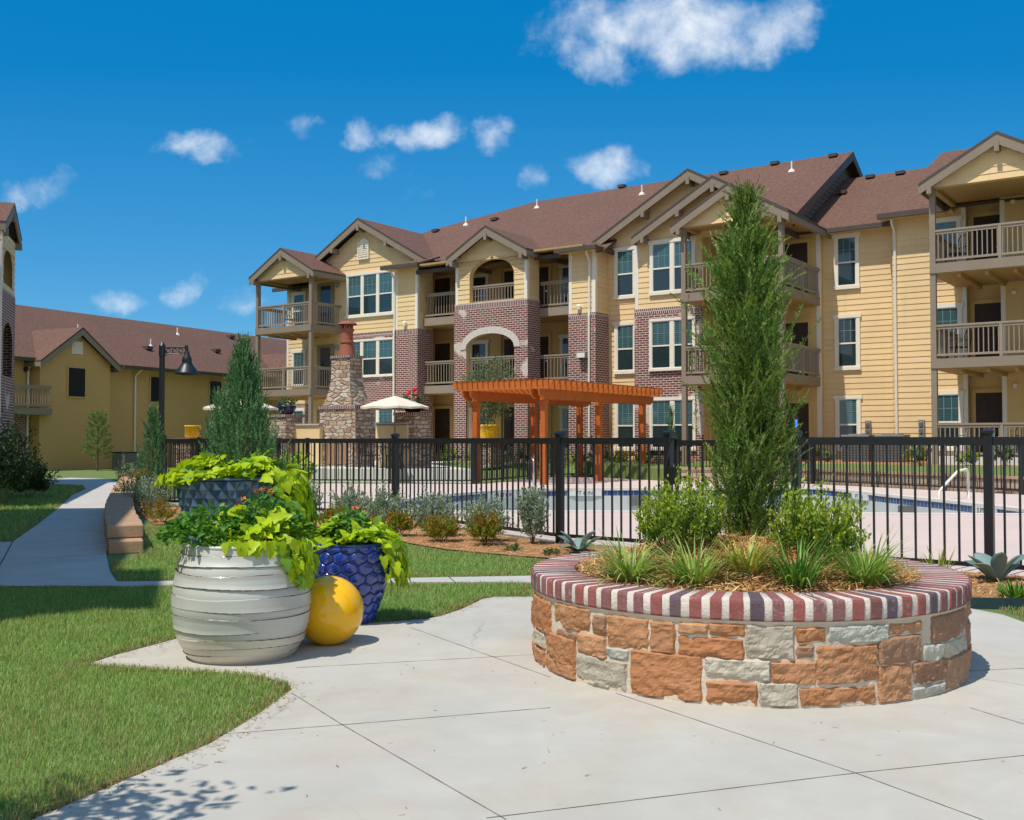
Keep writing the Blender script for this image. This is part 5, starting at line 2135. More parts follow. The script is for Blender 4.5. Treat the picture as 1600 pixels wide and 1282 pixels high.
def agave(name, label, base, size, n, seed):
    r_ = random.Random(seed)
    root = thing(name, base, label, 'agave')
    mb = MB()
    for i in range(n):
        a = 2 * pi * i / n * 1.0 + r_.uniform(-.25, .25)
        el = r_.uniform(.35, 1.2)
        L_ = size * r_.uniform(.75, 1.1)
        w = size * r_.uniform(.24, .34)
        hd = Vector((math.cos(a), math.sin(a), 0)); sd = Vector((-math.sin(a), math.cos(a), 0))
        p = Vector((0, 0, 0)) + hd * .03
        rows = []
        e = el
        for j in range(8):
            t = j / 7
            ww = w * (.55 + 1.0 * t) * (1 if t < .5 else max(0, (1 - ((t - .5) / .5) ** 2))) * .62
            dirv = hd * math.cos(e) + Vector((0, 0, 1)) * math.sin(e)
            upv = Vector((0, 0, 1)) * math.cos(e) - hd * math.sin(e)
            rows.append((p + sd * ww + upv * ww * .35, p - upv * .012 * (1 - t), p - sd * ww + upv * ww * .35))
            p = p + dirv * (L_ / 7)
            e -= .07
        k = len(mb.v)
        for q in rows:
            mb.v += [tuple(x) for x in q]
        for j in range(7):
            for c in range(2):
                mb.f.append((k + 3 * j + c, k + 3 * j + c + 1, k + 3 * j + 4 + c, k + 3 * j + 3 + c)); mb.m.append(0)
    o = mb.build('rosette', 'agave_leaf', root, smooth=True)
    sm = o.modifiers.new('solid', 'SOLIDIFY'); sm.thickness = .008
    return root


x, y = g(905, 862, .02); agave('agave', 'small blue grey agave in mulch at the fence left of the round planter', (x, y, .03), .34, 8, 3)
x, y = g(1556, 908, .03); agave('agave', 'large blue grey agave with broad leaves in mulch at the right edge', (x, y, .03), .42, 8, 12)
x, y = g(1468, 906, .03); tuft('yucca', 'spiky yellow green yucca behind the right end of the round planter', (x, y, .03), 34, .36, .024, ['yucca_leaf', 'liriope_leaf'], .95, 'yucca', droop=.25, rad=.05, pale=.35)
for i, (px, py) in enumerate(((1585, 934), (1640, 938))):
    x, y = g(px, py, .03)
    tuft('leafy_clump', ['dark green broad leaved clump in mulch below the large agave', 'second dark green leafy clump at the right edge'][i], (x, y, .03), 90, .17, .028, ['dark_clump', 'vine_leaf_green'], 1.4, 'plant', droop=1.0, rad=.09, pale=.25)
# chips in the beds
for nm, poly, n, z, nl in (('bed_chips', BED, 15000, .02, .07), ('right_bed_chips', BED2, 11000, .032, .05)):
    P_ = np.array(poly)
    lo, hi = P_.min(0), P_.max(0)
    hi[1] = min(hi[1], 19)
    xy = lo + rng.random((n * 4, 2)) * (hi - lo)
    keep = in_poly(xy[:, 0], xy[:, 1], poly)
    wgt = rng.random(len(xy)) < np.clip((9.5 / xy[:, 1]) ** 1.0, 0, 1)
    xy = xy[keep & wgt][:n]
    chips(nm, np.column_stack([xy, np.full(len(xy), z)]), nl)

# ------------------------------------------------------------------ lawn blades
LAWN_NEAR = gl([(-120, 1330), (60, 1284), (200, 1224), (330, 1167), (400, 1124), (447, 1090), (457, 1080), (450, 1069), (400, 1056.5), (300, 1049), (200, 1044), (139, 1039), (180, 1025), (280, 998), (330, 986), (480, 977), (600, 973), (665, 968), (690, 963), (720, 953), (755, 936), (775, 933), (826, 933), (830, 914), (640, 914), (187, 920), (-160, 920)])
LAWN_MID = gl([(190, 909), (275, 908), (605, 904), (828, 900), (850, 890), (880, 880), (800, 872), (700, 863), (640, 853), (560, 832), (455, 824), (330, 820), (240, 824), (222, 826), (224, 860), (206, 878), (172, 880), (176, 895)])
LAWN_LEFT = gl([(-140, 848), (18, 846), (58, 819), (90, 794), (110, 774), (132, 765), (128, 760), (90, 759), (20, 763), (-140, 765)])
LAWN_RIGHT = gl([(1560, 955), (1585, 962), (1602, 974), (1660, 1000)]) + [(4.62, 3.3), (8.5, 3.3), (9.0, 6.4), (6.3, 7.8), (5.0, 8.52)] + gl([(1574, 953)])


def lawn(name, poly, dens, hgt, wid, ymax=30, edge_dry=None):
    P_ = np.array(poly)
    lo, hi = P_.min(0), P_.max(0)
    hi[1] = min(hi[1], ymax)
    area = (hi - lo).prod()
    n = int(dens * area)
    xy = lo + rng.random((n, 2)) * (hi - lo)
    vis = (np.abs(xy[:, 0] / np.maximum(xy[:, 1], .5)) < (1.2 if 'right' in name else .56)) & (xy[:, 1] > 3.2)
    keep = in_poly(xy[:, 0], xy[:, 1], poly) & vis & (rng.random(n) < np.clip((5.5 / xy[:, 1]) ** 1.3, 0, 1))
    xy = xy[keep]
    n = len(xy)
    # clumps, thin patches and straw near the edges
    cl = np.sin(xy[:, 0] * 5.1 + 1.3 * np.sin(xy[:, 1] * 3.7)) * np.sin(xy[:, 1] * 4.3 + xy[:, 0]) + .5 * np.sin(xy[:, 0] * 13 + xy[:, 1] * 9)
    fs = np.clip(np.sqrt(xy[:, 1] / 5.5), .9, 2.6)
    pos = np.column_stack([xy, np.full(n, .004)])
    E_ = np.full(n, 9.)
    for i in range(len(poly)):
        a, b = np.array(poly[i]), np.array(poly[(i + 1) % len(poly)])
        t = np.clip(((xy - a) @ (b - a)) / max(1e-9, (b - a) @ (b - a)), 0, 1)
        E_ = np.minimum(E_, np.linalg.norm(xy - (a + t[:, None] * (b - a)), axis=1))
    L_ = hgt * rng.uniform(.5, 1.25, n) * (1 + .16 * cl) * np.clip(.75 + E_ / .2, .75, 1)
    V, Fc = blades(pos, rng.uniform(0, 2 * pi, n), rng.uniform(.05, .75, n), L_ * np.clip(fs, 1, 1.25), wid * rng.uniform(.7, 1.4, n) * fs, rng.uniform(.2, 1.3, n), 3)
    dry = rng.random(n) < (.08 + .07 * cl + .08 * np.sin(xy[:, 0] * 1.7 + 2 * np.sin(xy[:, 1] * 1.1)) + .6 * np.exp(-E_ / .10))
    o = cloud_mesh(name, V, Fc, ['grass_blade', 'dry_blade'], dry.astype(np.int32))
    print(name, n)
    return tag(o, kind='stuff')


lawn('lawn_grass', LAWN_NEAR, 12500, .040, .0036)
lawn('middle_lawn_grass', LAWN_MID, 8500, .040, .0042)
cl_pts = []
for (a, b) in zip(PLAZA[1:22], PLAZA[2:23]):
    a, b = np.array(a), np.array(b)
    k = int(np.linalg.norm(b - a) * 120)
    t = rng.random((k, 1)); d = (b - a) / max(1e-6, np.linalg.norm(b - a))
    off = np.abs(rng.normal(size=(k, 1))) * .07 - .01
    cl_pts.append(a + t * (b - a) + off * np.array([[d[1], -d[0]]]))
cl_pts = np.concatenate(cl_pts)
cl_pts = cl_pts[in_poly(cl_pts[:, 0], cl_pts[:, 1], PLAZA)]
scat = np.column_stack([rng.uniform(-2.2, 4.6, 260), rng.uniform(3.4, 8.6, 260)])
scat = scat[in_poly(scat[:, 0], scat[:, 1], PLAZA) & (np.hypot(scat[:, 0] - PC[0], scat[:, 1] - PC[1]) > 1.4)]
cl_pts = np.concatenate([cl_pts, scat])
n_ = len(cl_pts)
fw = rdir(n_); fw[:, 2] *= .12
V, Fc = leaves(np.column_stack([cl_pts, np.full(n_, .0155)]), fw, np.tile(np.array([[0, 0, 1.0]]), (n_, 1)), rng.uniform(.012, .045, n_), rng.uniform(.002, .006, n_), 'strip')
tag(cloud_mesh('grass_clippings', V, Fc, ['dry_blade', 'mulch_chip'], (rng.random(n_) < .5).astype(np.int32)), kind='stuff')
lawn('left_lawn_grass', LAWN_LEFT, 2200, .06, .006, 34)
lawn('right_lawn_grass', LAWN_RIGHT, 4500, .042, .0045)


# ------------------------------------------------------------------ the group of glazed pots
def pot_shell(name, parent, prof, nu, disp, mats, matf=None, smooth=True):
    """Lathe with displacement; prof(t)->(r,z) for t in 0..1; disp(u angle, t)->dr."""
    nv = len(prof)
    mb = MB()
    for j, (r_, z) in enumerate(prof):
        for k in range(nu):
            a = 2 * pi * k / nu
            d = disp(a, z)
            mb.v.append(((r_ + d) * math.cos(a), (r_ + d) * math.sin(a), z))
    for j in range(nv - 1):
        for k in range(nu):
            mb.f.append((j * nu + k, j * nu + (k + 1) % nu, (j + 1) * nu + (k + 1) % nu, (j + 1) * nu + k))
            mb.m.append(matf(2 * pi * (k + .5) / nu, (prof[j][1] + prof[j + 1][1]) / 2) if matf else 0)
    return mb.build(name, mats, parent, smooth=smooth)


def smoothprof(keys, n):
    zs = np.linspace(keys[0][1], keys[-1][1], n)
    ks = np.array(keys)
    # monotone-ish cubic through keys
    out = []
    for z in zs:
        i = max(0, min(len(keys) - 2, int(np.searchsorted(ks[:, 1], z) - 1)))
        p0, p1, p2, p3 = ks[max(i - 1, 0)], ks[i], ks[i + 1], ks[min(i + 2, len(keys) - 1)]
        t = (z - p1[1]) / max(1e-6, p2[1] - p1[1])
        m1 = (p2[0] - p0[0]) / max(1e-6, p2[1] - p0[1]) * (p2[1] - p1[1])
        m2 = (p3[0] - p1[0]) / max(1e-6, p3[1] - p1[1]) * (p2[1] - p1[1])
        r_ = (2 * t ** 3 - 3 * t ** 2 + 1) * p1[0] + (t ** 3 - 2 * t ** 2 + t) * m1 + (-2 * t ** 3 + 3 * t ** 2) * p2[0] + (t ** 3 - t ** 2) * m2
        out.append((float(r_), float(z)))
    return out


def rim_and_soil(parent, r, z, mat, wall_t=.03):
    mb = MB()
    mb.lathe([(r, z), (r + .004, z + .012), (r - .008, z + .02), (r - wall_t, z + .014), (r - wall_t, z - .1)], 64)
    mb.build('rim', mat, parent, smooth=True)
    mb = MB(); mb.lathe([(r - wall_t, z - .05), (r * .5, z - .02), (0, z - .015)], 32); mb.build('soil', 'soil', parent, smooth=True)


# white banded jar
WP = g(377, 1027)
WP = (-1.728, 6.75)
wp = thing('banded_planter_pot', (*WP, .012), 'fat ivory glazed pot with uneven dark banded ridges', 'plant pot')
keys = [(.325, 0), (.352, .035), (.395, .12), (.425, .25), (.433, .36), (.423, .47), (.402, .58), (.378, .66), (.366, .705)]
LEDGE = []
r_ = random.Random(11)
for k, z in enumerate((.05, .092, .147, .197, .282, .327, .41, .459, .55, .60, .672)):
    LEDGE.append((z, r_.uniform(0, 6.3), r_.uniform(.004, .011), r_.uniform(.0, 6.3), 1 if k % 2 else -1, r_.choice((.7, .85, 1.0))))


def ledge_z(L, a):
    z, p, amp, s0, span, _ = L
    return z + amp * math.sin(a + p) + .004 * math.sin(3 * a + p * 2)


def wdisp(a, z):
    d = 0
    for L in LEDGE:
        lz = ledge_z(L, a)
        dz = z - lz
        on = .5 + .5 * math.sin(a * .5 * 2 + L[3])
        amp = .0075 * (.25 + .75 * on) * L[5]
        dz *= -L[4]
        if 0 <= dz < .045:
            d += -amp * (1 - dz / .045) ** 1.5 * .8
        elif -.03 < dz < 0:
            d += amp * (1 + dz / .03) ** 1.5
    return d + .002 * math.sin(5 * a + z * 9)


def wmat(a, z):
    for L in LEDGE:
        dz = z - ledge_z(L, a)
        on = .5 + .5 * math.sin(a * .5 * 2 + L[3])
        if -.0016 < dz < .0016 + (.0035 * on * L[5] if L[4] > 0 else 0) and on > .12:
            return 2
    return 1 if z < .17 + .02 * math.sin(2 * a) else 0


pot_shell('body', wp, smoothprof(keys, 300), 220, wdisp, ['ivory_glaze', 'ivory_low', 'rust_line'], wmat)
rim_and_soil(wp, .368, .705, 'ivory_glaze')

# cobalt scale pot
CP = g(543, 980); CP = (CP[0], CP[1] + .16)
cp_ = thing('cobalt_scale_pot', (*CP, .012), 'shiny cobalt blue pot with a honeycomb scale pattern behind the yellow ball', 'plant pot')
keysC = [(.155, 0), (.172, .03), (.215, .14), (.258, .27), (.288, .40), (.300, .50), (.297, .56), (.288, .585)]
NCOL, ROWH = 15, .078


def scale_cell(a, z):
    row = z / ROWH
    best = 9; sec = 9
    for r0 in (math.floor(row) - 1, math.floor(row), math.floor(row) + 1):
        off = .5 if r0 % 2 else 0
        u = a / (2 * pi) * NCOL - off
        c0 = round(u)
        for c in (c0 - 1, c0, c0 + 1):
            du = (u - c) * .115; dz = (row - r0 - .5) * ROWH * 1.25
            d = math.hypot(du, dz)
            if d < best: sec = best; best = d
            elif d < sec: sec = d
    return best, sec


def cdisp(a, z):
    b, s_ = scale_cell(a, z)
    e = s_ - b
    return .013 * (1 - (b / .075) ** 2) - (.016 * max(0, 1 - e / .014))


pot_shell('body', cp_, smoothprof(keysC, 190), 300, cdisp, ['cobalt_glaze', 'cobalt_groove'], lambda a, z: 1 if (lambda q: q[1] - q[0])(scale_cell(a, z)) < .0055 else 0)
rim_and_soil(cp_, .290, .585, 'cobalt_glaze')

# tall slate-blue quilted pot
TP = g(362, 975); TP = (TP[0], TP[1] + .12)
tp = thing('quilted_blue_pot', (*TP, .012), 'tall slate blue pot quilted with pyramid studs behind the ivory pot', 'plant pot')
keysT = [(.235, 0), (.25, .05), (.29, .25), (.335, .5), (.385, .8), (.425, 1.0), (.437, 1.07)]
NR, NC_ = 17, 26
pz = np.linspace(.02, 1.07, NR + 1)
pk = smoothprof(keysT, 200)


def rad_at(z): return float(np.interp(z, [p[1] for p in pk], [p[0] for p in pk]))


mb = MB()


def tp_pt(c, rz, extra=0.0):
    a = 2 * pi * c / NC_
    z = .02 + (1.05) * min(max(rz, 0), NR) / NR
    rr = rad_at(z) + extra
    return (rr * math.cos(a), rr * math.sin(a), z)


for r0 in range(0, NR + 1):
    off = .5 if r0 % 2 else 0
    for c in range(NC_):
        cc = c + off
        L_, R_, U_, D_ = tp_pt(cc - .5, r0), tp_pt(cc + .5, r0), tp_pt(cc, r0 + 1), tp_pt(cc, r0 - 1)
        M_ = tp_pt(cc, r0, .026)
        for q in ((L_, M_, U_), (U_, M_, R_), (R_, M_, D_), (D_, M_, L_)):
            mb.poly(q)
mb.lathe([(.22, 0), (.24, .03)], 48)
mb.build('body', 'slate_glaze', tp)
rim_and_soil(tp, .437, 1.075, 'slate_glaze')

# yellow ball
yb = g(514, 1004)
mb = MB()
prof = [(max(.0, .232 * math.sin(a)), .222 - .232 * math.cos(a)) for a in np.linspace(.30, pi - .001, 48)]
prof = [(0.0, prof[0][1])] + prof
mb.lathe(prof, 72)
tag(mb.build('yellow_ball', 'yellow_glaze', smooth=True, loc=(-1.235, 7.115, .012)), 'glossy golden yellow ceramic ball resting beside the ivory pot', 'garden ball')


# ------------------------------------------------------------------ foliage in the pots
def vine(name, label, c, z, r, n, drapes, size=(.06, .105), dome=.16, group=None):
    """mass of lime vine leaves over a rim; drapes = [(angle, width, length)]"""
    root = thing(name, (c[0], c[1], z), label, 'vine', group=group)
    P_, D_, U_ = [], [], []
    for _ in range(n):
        a = rng.uniform(0, 2 * pi); q = math.sqrt(rng.uniform(.1, 1.02))
        rr = r * q
        h = dome * (1.05 - q ** 2 * .85) * (.55 + .6 * rng.random()) + .05 * math.sin(a * 3 + q * 6)
        P_.append((rr * math.cos(a), rr * math.sin(a), h))
        D_.append((math.cos(a) + rng.normal() * .5, math.sin(a) + rng.normal() * .5, -.02 + rng.normal() * .32))
        U_.append((math.cos(a) * .5 + rng.normal() * .3 - .25, math.sin(a) * .5 + rng.normal() * .3 - .25, .8))
    for (a0, w, ln, m_) in drapes:
        for _ in range(m_):
            a = a0 + rng.normal() * w; t = rng.random()
            rr = r * (1.02 + .22 * math.sin(min(1, t * 1.5) * pi / 2)) + rng.normal() * .025
            P_.append((rr * math.cos(a), rr * math.sin(a), .06 - t * ln))
            D_.append((math.cos(a) * .35 + rng.normal() * .35, math.sin(a) * .35 + rng.normal() * .35, -1.0))
            U_.append((math.cos(a) + rng.normal() * .3, math.sin(a) + rng.normal() * .3, .45))
    P_, D_, U_ = np.array(P_), np.array(D_), np.array(U_)
    N_ = len(P_)
    L_ = rng.uniform(size[0], size[1], N_)
    V, Fc = leaves(P_, D_, U_, L_, L_ * rng.uniform(.62, .85, N_), 'heart')
    cloud_mesh('foliage', V, Fc, ['lime_leaf', 'vine_leaf_green'], (rng.random(N_) < .16).astype(np.int32), root)
    mb = MB()
    for i in range(14):
        k = rng.integers(0, N_)
        p = Vector(P_[k])
        mb.tube([(0, 0, -.02), (p.x * .6, p.y * .6, max(p.z, 0) + .05), tuple(p)], [.004, .003, .002], 4)
    mb.build('stem', 'vine_leaf_green', root)
    return root


def lantana(name, label, c, z, r, h, n, flowers, ctr=(0, 0), group=None):
    root = thing(name, (c[0] + ctr[0], c[1] + ctr[1], z), label, 'flowering plant', group=group)
    a = rng.uniform(0, 2 * pi, n); q = np.sqrt(rng.random(n))
    P_ = np.stack([r * q * np.cos(a), r * q * np.sin(a), h * (1 - .6 * q ** 2) * rng.uniform(.45, 1.05, n)], 1)
    D_ = np.stack([np.cos(a), np.sin(a), rng.normal(size=n) * .5], 1) + rng.normal(size=(n, 3)) * .5
    U_ = np.array([-.2, -.2, 1.0]) + rng.normal(size=(n, 3)) * .45
    L_ = rng.uniform(.035, .062, n)
    V, Fc = leaves(P_, D_, U_, L_, L_ * .62, 'leaf')
    cloud_mesh('foliage', V, Fc, ['lantana_leaf', 'vine_leaf_green'], (rng.random(n) < .15).astype(np.int32), root)
    for i in range(flowers):
        aa = rng.uniform(0, 2 * pi); rr = r * rng.uniform(.2, .95)
        cpt = np.array([rr * math.cos(aa), rr * math.sin(aa), h * (1.0 - .5 * (rr / r) ** 2) + .02])
        m_ = 26
        d = rdir(m_); d[:, 2] = np.abs(d[:, 2])
        V, Fc = leaves(cpt + d * .014, d * .3 + rdir(m_), d, np.full(m_, .014), np.full(m_, .012), 'leaf')
        cloud_mesh('flower', V, Fc, 'flower_orange', None, root)
    return root


vine('lime_vine', 'lime green vine mounded over the rim of the tall slate blue pot', TP, 1.085, .44, 600, [(-.15, .30, .42, 210), (pi, .4, .06, 40), (.4, .3, .45, 90)], group='lime vines in the pots', size=(.055, .115), dome=.15)
vine('lime_vine', 'lime green vine spilling over the right side of the ivory pot', (WP[0] + .09, WP[1]), .705, .28, 340, [(-.45, .22, .24, 90), (-1.5, .5, .02, 40), (.6, .3, .2, 30)], group='lime vines in the pots', dome=.19)
vine('lime_vine', 'lime green vine hanging down the right side of the cobalt pot', (CP[0] + .02, CP[1]), .60, .29, 240, [(-.1, .28, .34, 150), (pi, .3, .12, 30)], group='lime vines in the pots', dome=.15)
lantana('lantana', 'dark green leafy plant on the left of the ivory pot rim', WP, .69, .33, .26, 1100, 0, (-.17, -.02), group='lantanas in the pots')
lantana('lantana', 'dark green plant with orange blossoms between the ivory and tall blue pots', WP, .69, .25, .36, 500, 6, (.14, .10), group='lantanas in the pots')
lantana('lantana', 'dark green plant with orange blossoms in the cobalt pot', CP, .58, .21, .27, 600, 5, (.0, .0), group='lantanas in the pots')
conifer('juniper', 'dense blue green juniper growing out of the tall slate blue pot', (TP[0] + .02, TP[1] + .08, 1.04), 1.10,
        [(0, .25), (.12, .30), (.3, .275), (.5, .20), (.65, .135), (.8, .085), (.92, .045), (1, .012)], 1050, ['juniper_leaf', 'juniper_leaf', 'juniper_leaf'], spray=(.12, .26), rise=1.6, leaf=(.012, .028), lw=.0085, per=34, flop=.22, trunk_r=.02, cat='shrub')


# ------------------------------------------------------------------ two-storey building at the left rear
LBA = math.atan2(.891, .454)
LB = thing('rear_apartment_building', (-22.3, 48.3, 0), 'low two storey tan building with long brown roof at the far end of the path', 'building', LBA)


def screen_window(x0, x1, z0, z1, y):
    mb = MB()
    t = .07
    mb.box(x0, x0 + t, y - .05, y + .02, z0, z1); mb.box(x1 - t, x1, y - .05, y + .02, z0, z1)
    mb.box(x0 + t, x1 - t, y - .05, y + .02, z1 - t, z1); mb.box(x0 + t, x1 - t, y - .06, y + .02, z0, z0 + t)
    o = mb.build('window', 'back_wall_paint', LB)
    mb = MB(); mb.box(x0 + t, x1 - t, y - .035, y - .02, z0 + t, z1 - t); mb.build('screen', 'screen_dark', o)


def simple_gable(parent, x0, x1, y, zw, za, mat, name):
    mb = MB()
    c = (x0 + x1) / 2
    mb.poly([(x0, y, 0), (x1, y, 0), (x1, y, zw), (c, y, za), (x0, y, zw)])
    mb.poly([(x1, y, 0), (x1, 0, 0), (x1, 0, zw), (x1, y, zw)])
    mb.poly([(x0, y, 0), (x0, 0, 0), (x0, 0, zw), (x0, y, zw)])
    return mb.build(name, mat, parent)


mb = MB()
wall(mb, 'F', 0, [0, 5.3], lambda z: [(-6, 26)])
wall(mb, 'R', 26, [0, 5.3], lambda z: [(0, 11)])
wall(mb, 'L', -6, [0, 5.3], lambda z: [(0, 11)])
mb.poly([(26, 0, 5.3), (26, 11, 5.3), (26, 5.5, 8.2)]); mb.poly([(-6, 0, 5.3), (-6, 11, 5.3), (-6, 5.5, 8.2)])
mb.poly([(-6, 11, 0), (26, 11, 0), (26, 11, 5.3), (-6, 11, 5.3)])
mb.build('wall', 'back_wall_paint', LB)
mb = MB(); mb.box(-5, .5, -.06, -.001, 0, 2.5); mb.build('brick_wall', 'brick', LB)
mb = MB()
mb.slab([(-6.5, -.55, 5.18), (26.5, -.55, 5.18), (26.5, 5.5, 8.40), (-6.5, 5.5, 8.40)], .12, 0, 1)
mb.slab([(-6.5, 5.5, 8.40), (26.5, 5.5, 8.40), (26.5, 11.6, 5.18), (-6.5, 11.6, 5.18)], .12, 0, 1)
lr = mb.build('roof', ['shingle', 'gutter_brown'], LB)
mb = MB()
for (a, b) in ((-6.5, .3), (5.0, 16.6), (21.2, 26.5)): mb.box(a, b, -.68, -.55, 5.0, 5.16)
mb.build('gutter', 'gutter_brown', lr)
for (x0, x1, za) in ((.05, 4.1, 6.65), (17.0, 20.8, 6.7)):
    simple_gable(LB, x0, x1, -.70, 5.15, za - .12, 'back_wall_paint', 'gable_wall')
    c = (x0 + x1) / 2; h = (x1 - x0) / 2 + .3
    gable_roof(c, h, h, za + .12, -1.12, 2.3, .74, LB, brackets=False)
    screen_window(c - .55, c + .55, 3.4, 4.9, -.70)
    mb = MB(); mb.box(c - .32, c + .32, -.75, -.70, 5.5, 6.1)
    for k in range(6): mb.box(c - .27, c + .27, -.78, -.75, 5.55 + k * .09, 5.59 + k * .09)
    mb.build('louvre_vent', 'cream_trim', LB)
for x in (7.3, 11.65, 23.0):
    screen_window(x, x + 1.05, 3.35, 4.8, 0)
for x in (4.45, 6.25, -.12):
    mb = MB(); mb.tube([(x, -.12, .1), (x, -.12, 4.7), (x, -.55, 5.0)], .05, 6); mb.build('downspout', 'downspout', LB)
mb = MB(); mb.box(-4, .42, -1.1, 0, 2.55, 2.85); bl = mb.build('balcony', 'taupe', LB)
railing(bl, [((-4, -1.05), (.38, -1.05)), ((.38, -1.05), (.38, -.36))], 2.85, 1.03)
door(LB, -1.9, -1.0, 2.85, 4.9, -.01)
mb = MB(); mb.lathe([(0, -.12), (.1, -.08), (.12, .06), (0, .14)], 10, c=(-.2, -.08, 4.65)); mb.build('wall_lamp', 'black_metal', LB)
for (x, y) in ((5.2, 2.9), (9.4, 2.1), (13.5, 4.2)):
    z = 5.18 + .532 * (y + .55)
    mb = MB(); mb.tube([(x, y, z - .05), (x, y, z + .4)], .04, 6); mb.lathe([(.17, -.1), (.05, .08)], 8, c=(x, y, z)); mb.build('vent_pipe', 'cream_trim', LB)
for (x, y) in ((8.7, 1.6), (14.6, 2.2), (18.5, 4.6)):
    z = 5.18 + .532 * (y + .55)
    mb = MB(); mb.box(x - .2, x + .2, y - .2, y + .2, z, z + .18); mb.build('roof_vent', 'gutter_brown', LB)

# ------------------------------------------------------------------ three-storey building along the left of the path
LT = thing('side_apartment_building', (-8, 4, 0), 'dark shaded edge of a tall brick and siding building at the left border', 'building', math.atan2(.956, -.292))
mb = MB()
for (x0, x1, y0, dp, hz) in ((.6, 3.0, -1.6, 4.0, 9.9), (3.0, 13.6, -1.0, 4.0, 9.9), (17.0, 30.8, 0, 11.0, 7.4)):  # first two blocks: unseen wing, shaped to cast the path and lawn shade
    mb.box(x0, x1, y0, dp, 0, hz)
mb.build('wall', 'back_wall_paint', LT)
mb = MB(); mb.box(17.02, 28.4, -.05, -.002, 0, 6.6); mb.build('brick_wall', 'brick', LT)
mb = MB()
mb.slab([(.4, -1.8, 9.95), (3.1, -1.8, 9.95), (3.1, -1.2, 10.24), (14, -1.2, 10.24), (14, 1.2, 11.4), (.4, 1.2, 11.4)], .12, 0, 1)  # roof of the unseen shade-casting wing
mb.slab([(.4, 1.2, 11.4), (14, 1.2, 11.4), (14, 4.5, 9.95), (.4, 4.5, 9.95)], .12, 0, 1)
mb.slab([(16.6, -.55, 7.5), (31.2, -.55, 7.5), (27.0, 5.5, 10.7), (22.6, 5.5, 10.7)], .12, 0, 1)
mb.slab([(22.6, 5.5, 10.7), (27.0, 5.5, 10.7), (31.2, 11.5, 7.5), (16.6, 11.5, 7.5)], .12, 0, 1)
mb.poly([(31.2, -.55, 7.5), (31.2, 11.5, 7.5), (27.0, 5.5, 10.7)], 0)
mb.poly([(16.6, -.55, 7.5), (16.6, 11.5, 7.5), (22.6, 5.5, 10.7)], 0)
mb.build('roof', ['shingle', 'gutter_brown'], LT)
tx0, tx1 = 28.9, 31.55
mb = MB()
TLA = arch_open(29.4, 31.05, 6.3, 6.9, .5)
TLB = arch_open(29.4, 31.05, 3.4, 4.6, .5)


def lt_sp(z):
    sp = [(tx0, tx1)]
    for q in (TLA(z), TLB(z)):
        if q: sp = cut(sp, [q])
    return sp


fa = [6.9 + .5 * math.sin(a) for a in np.linspace(0, pi / 2, 9)]; fb_ = [4.6 + .5 * math.sin(a) for a in np.linspace(0, pi / 2, 9)]
siding_part(lt_sp, 6.1, 7.9, -.85, extra=fa + [6.3], parent=LT)
brick_part(lt_sp, 0, 6.1, -.88, extra=fb_ + [3.4, 4.6], parent=LT)
for (xx, ax) in ((tx1, 'R'), (tx0, 'L')):
    siding_part(lambda z: [(-.85, 0)], 6.1, 7.9, xx, ax, parent=LT)
    brick_part(lambda z: [(-.88, 0)], 0, 6.1, xx + (.03 if ax == 'R' else -.03), ax, parent=LT)
corner_board(tx0 + .12, -.87, 6.1, 7.9, parent=LT)
gable_roof(30.45, 1.6, 1.55, 9.0, -1.0, 4, parent=LT)
mb = MB(); mb.tube([(28.35, -.94, .1), (28.35, -.94, 7.3)], .06, 8); mb.build('downspout', 'downspout', LT)

# ------------------------------------------------------------------ outdoor fireplace court


def mk_ledge(name, sx, sy):
    t = NT(name)
    uv = t.coord('UV')
    mp = t.node('ShaderNodeMapping'); mp.inputs['Scale'].default_value = (1 / sx, 1 / sy, 1)
    nz = t.node('ShaderNodeTexNoise'); nz.inputs['Scale'].default_value = 5; nz.inputs['Detail'].default_value = 3
    t.L.new(uv, nz.inputs['Vector'])
    ad = t.node('ShaderNodeMixRGB'); ad.inputs[0].default_value = .03
    t.L.new(uv, ad.inputs[1]); t.L.new(nz.outputs['Color'], ad.inputs[2])
    t.L.new(ad.outputs[0], mp.inputs['Vector'])
    vs = []
    for feat in ('F1', 'F2'):
        vv = t.node('ShaderNodeTexVoronoi'); vv.feature = feat; vv.voronoi_dimensions = '2D'; vv.distance = 'CHEBYCHEV'
        vv.inputs['Scale'].default_value = 1.0; vv.inputs['Randomness'].default_value = .75
        t.L.new(mp.outputs[0], vv.inputs['Vector']); vs.append(vv)
    df = t.node('ShaderNodeMath', _operation='SUBTRACT'); t.L.new(vs[1].outputs['Distance'], df.inputs[0]); t.L.new(vs[0].outputs['Distance'], df.inputs[1])
    sp = t.node('ShaderNodeSeparateXYZ'); t.L.new(vs[0].outputs['Color'], sp.inputs[0])
    c = t.ramp(sp.outputs[0], [(0, (.22, .11, .065)), (.2, (.46, .25, .14)), (.4, (.55, .42, .30)), (.6, (.36, .24, .16)), (.8, (.62, .53, .42)), (1, (.50, .44, .37))])
    c = t.mix(.35, c, t.ramp(t.noise(uv, 9, 4, .6), [(.3, (.2, .13, .09)), (.7, (.66, .56, .45))]))
    gap = t.ramp(df.outputs[0], [(.03, (1, 1, 1)), (.09, (0, 0, 0))])
    c = t.mix(gap, c, (.15, .105, .075))
    t.base(c); t.set(Roughness=.9)
    hh = t.mix(.35, t.ramp(df.outputs[0], [(.0, (0, 0, 0)), (.25, (1, 1, 1))]), t.noise(uv, 14, 4))
    t.bump(hh, 1.0, .06)
    MATS[name] = t.mat


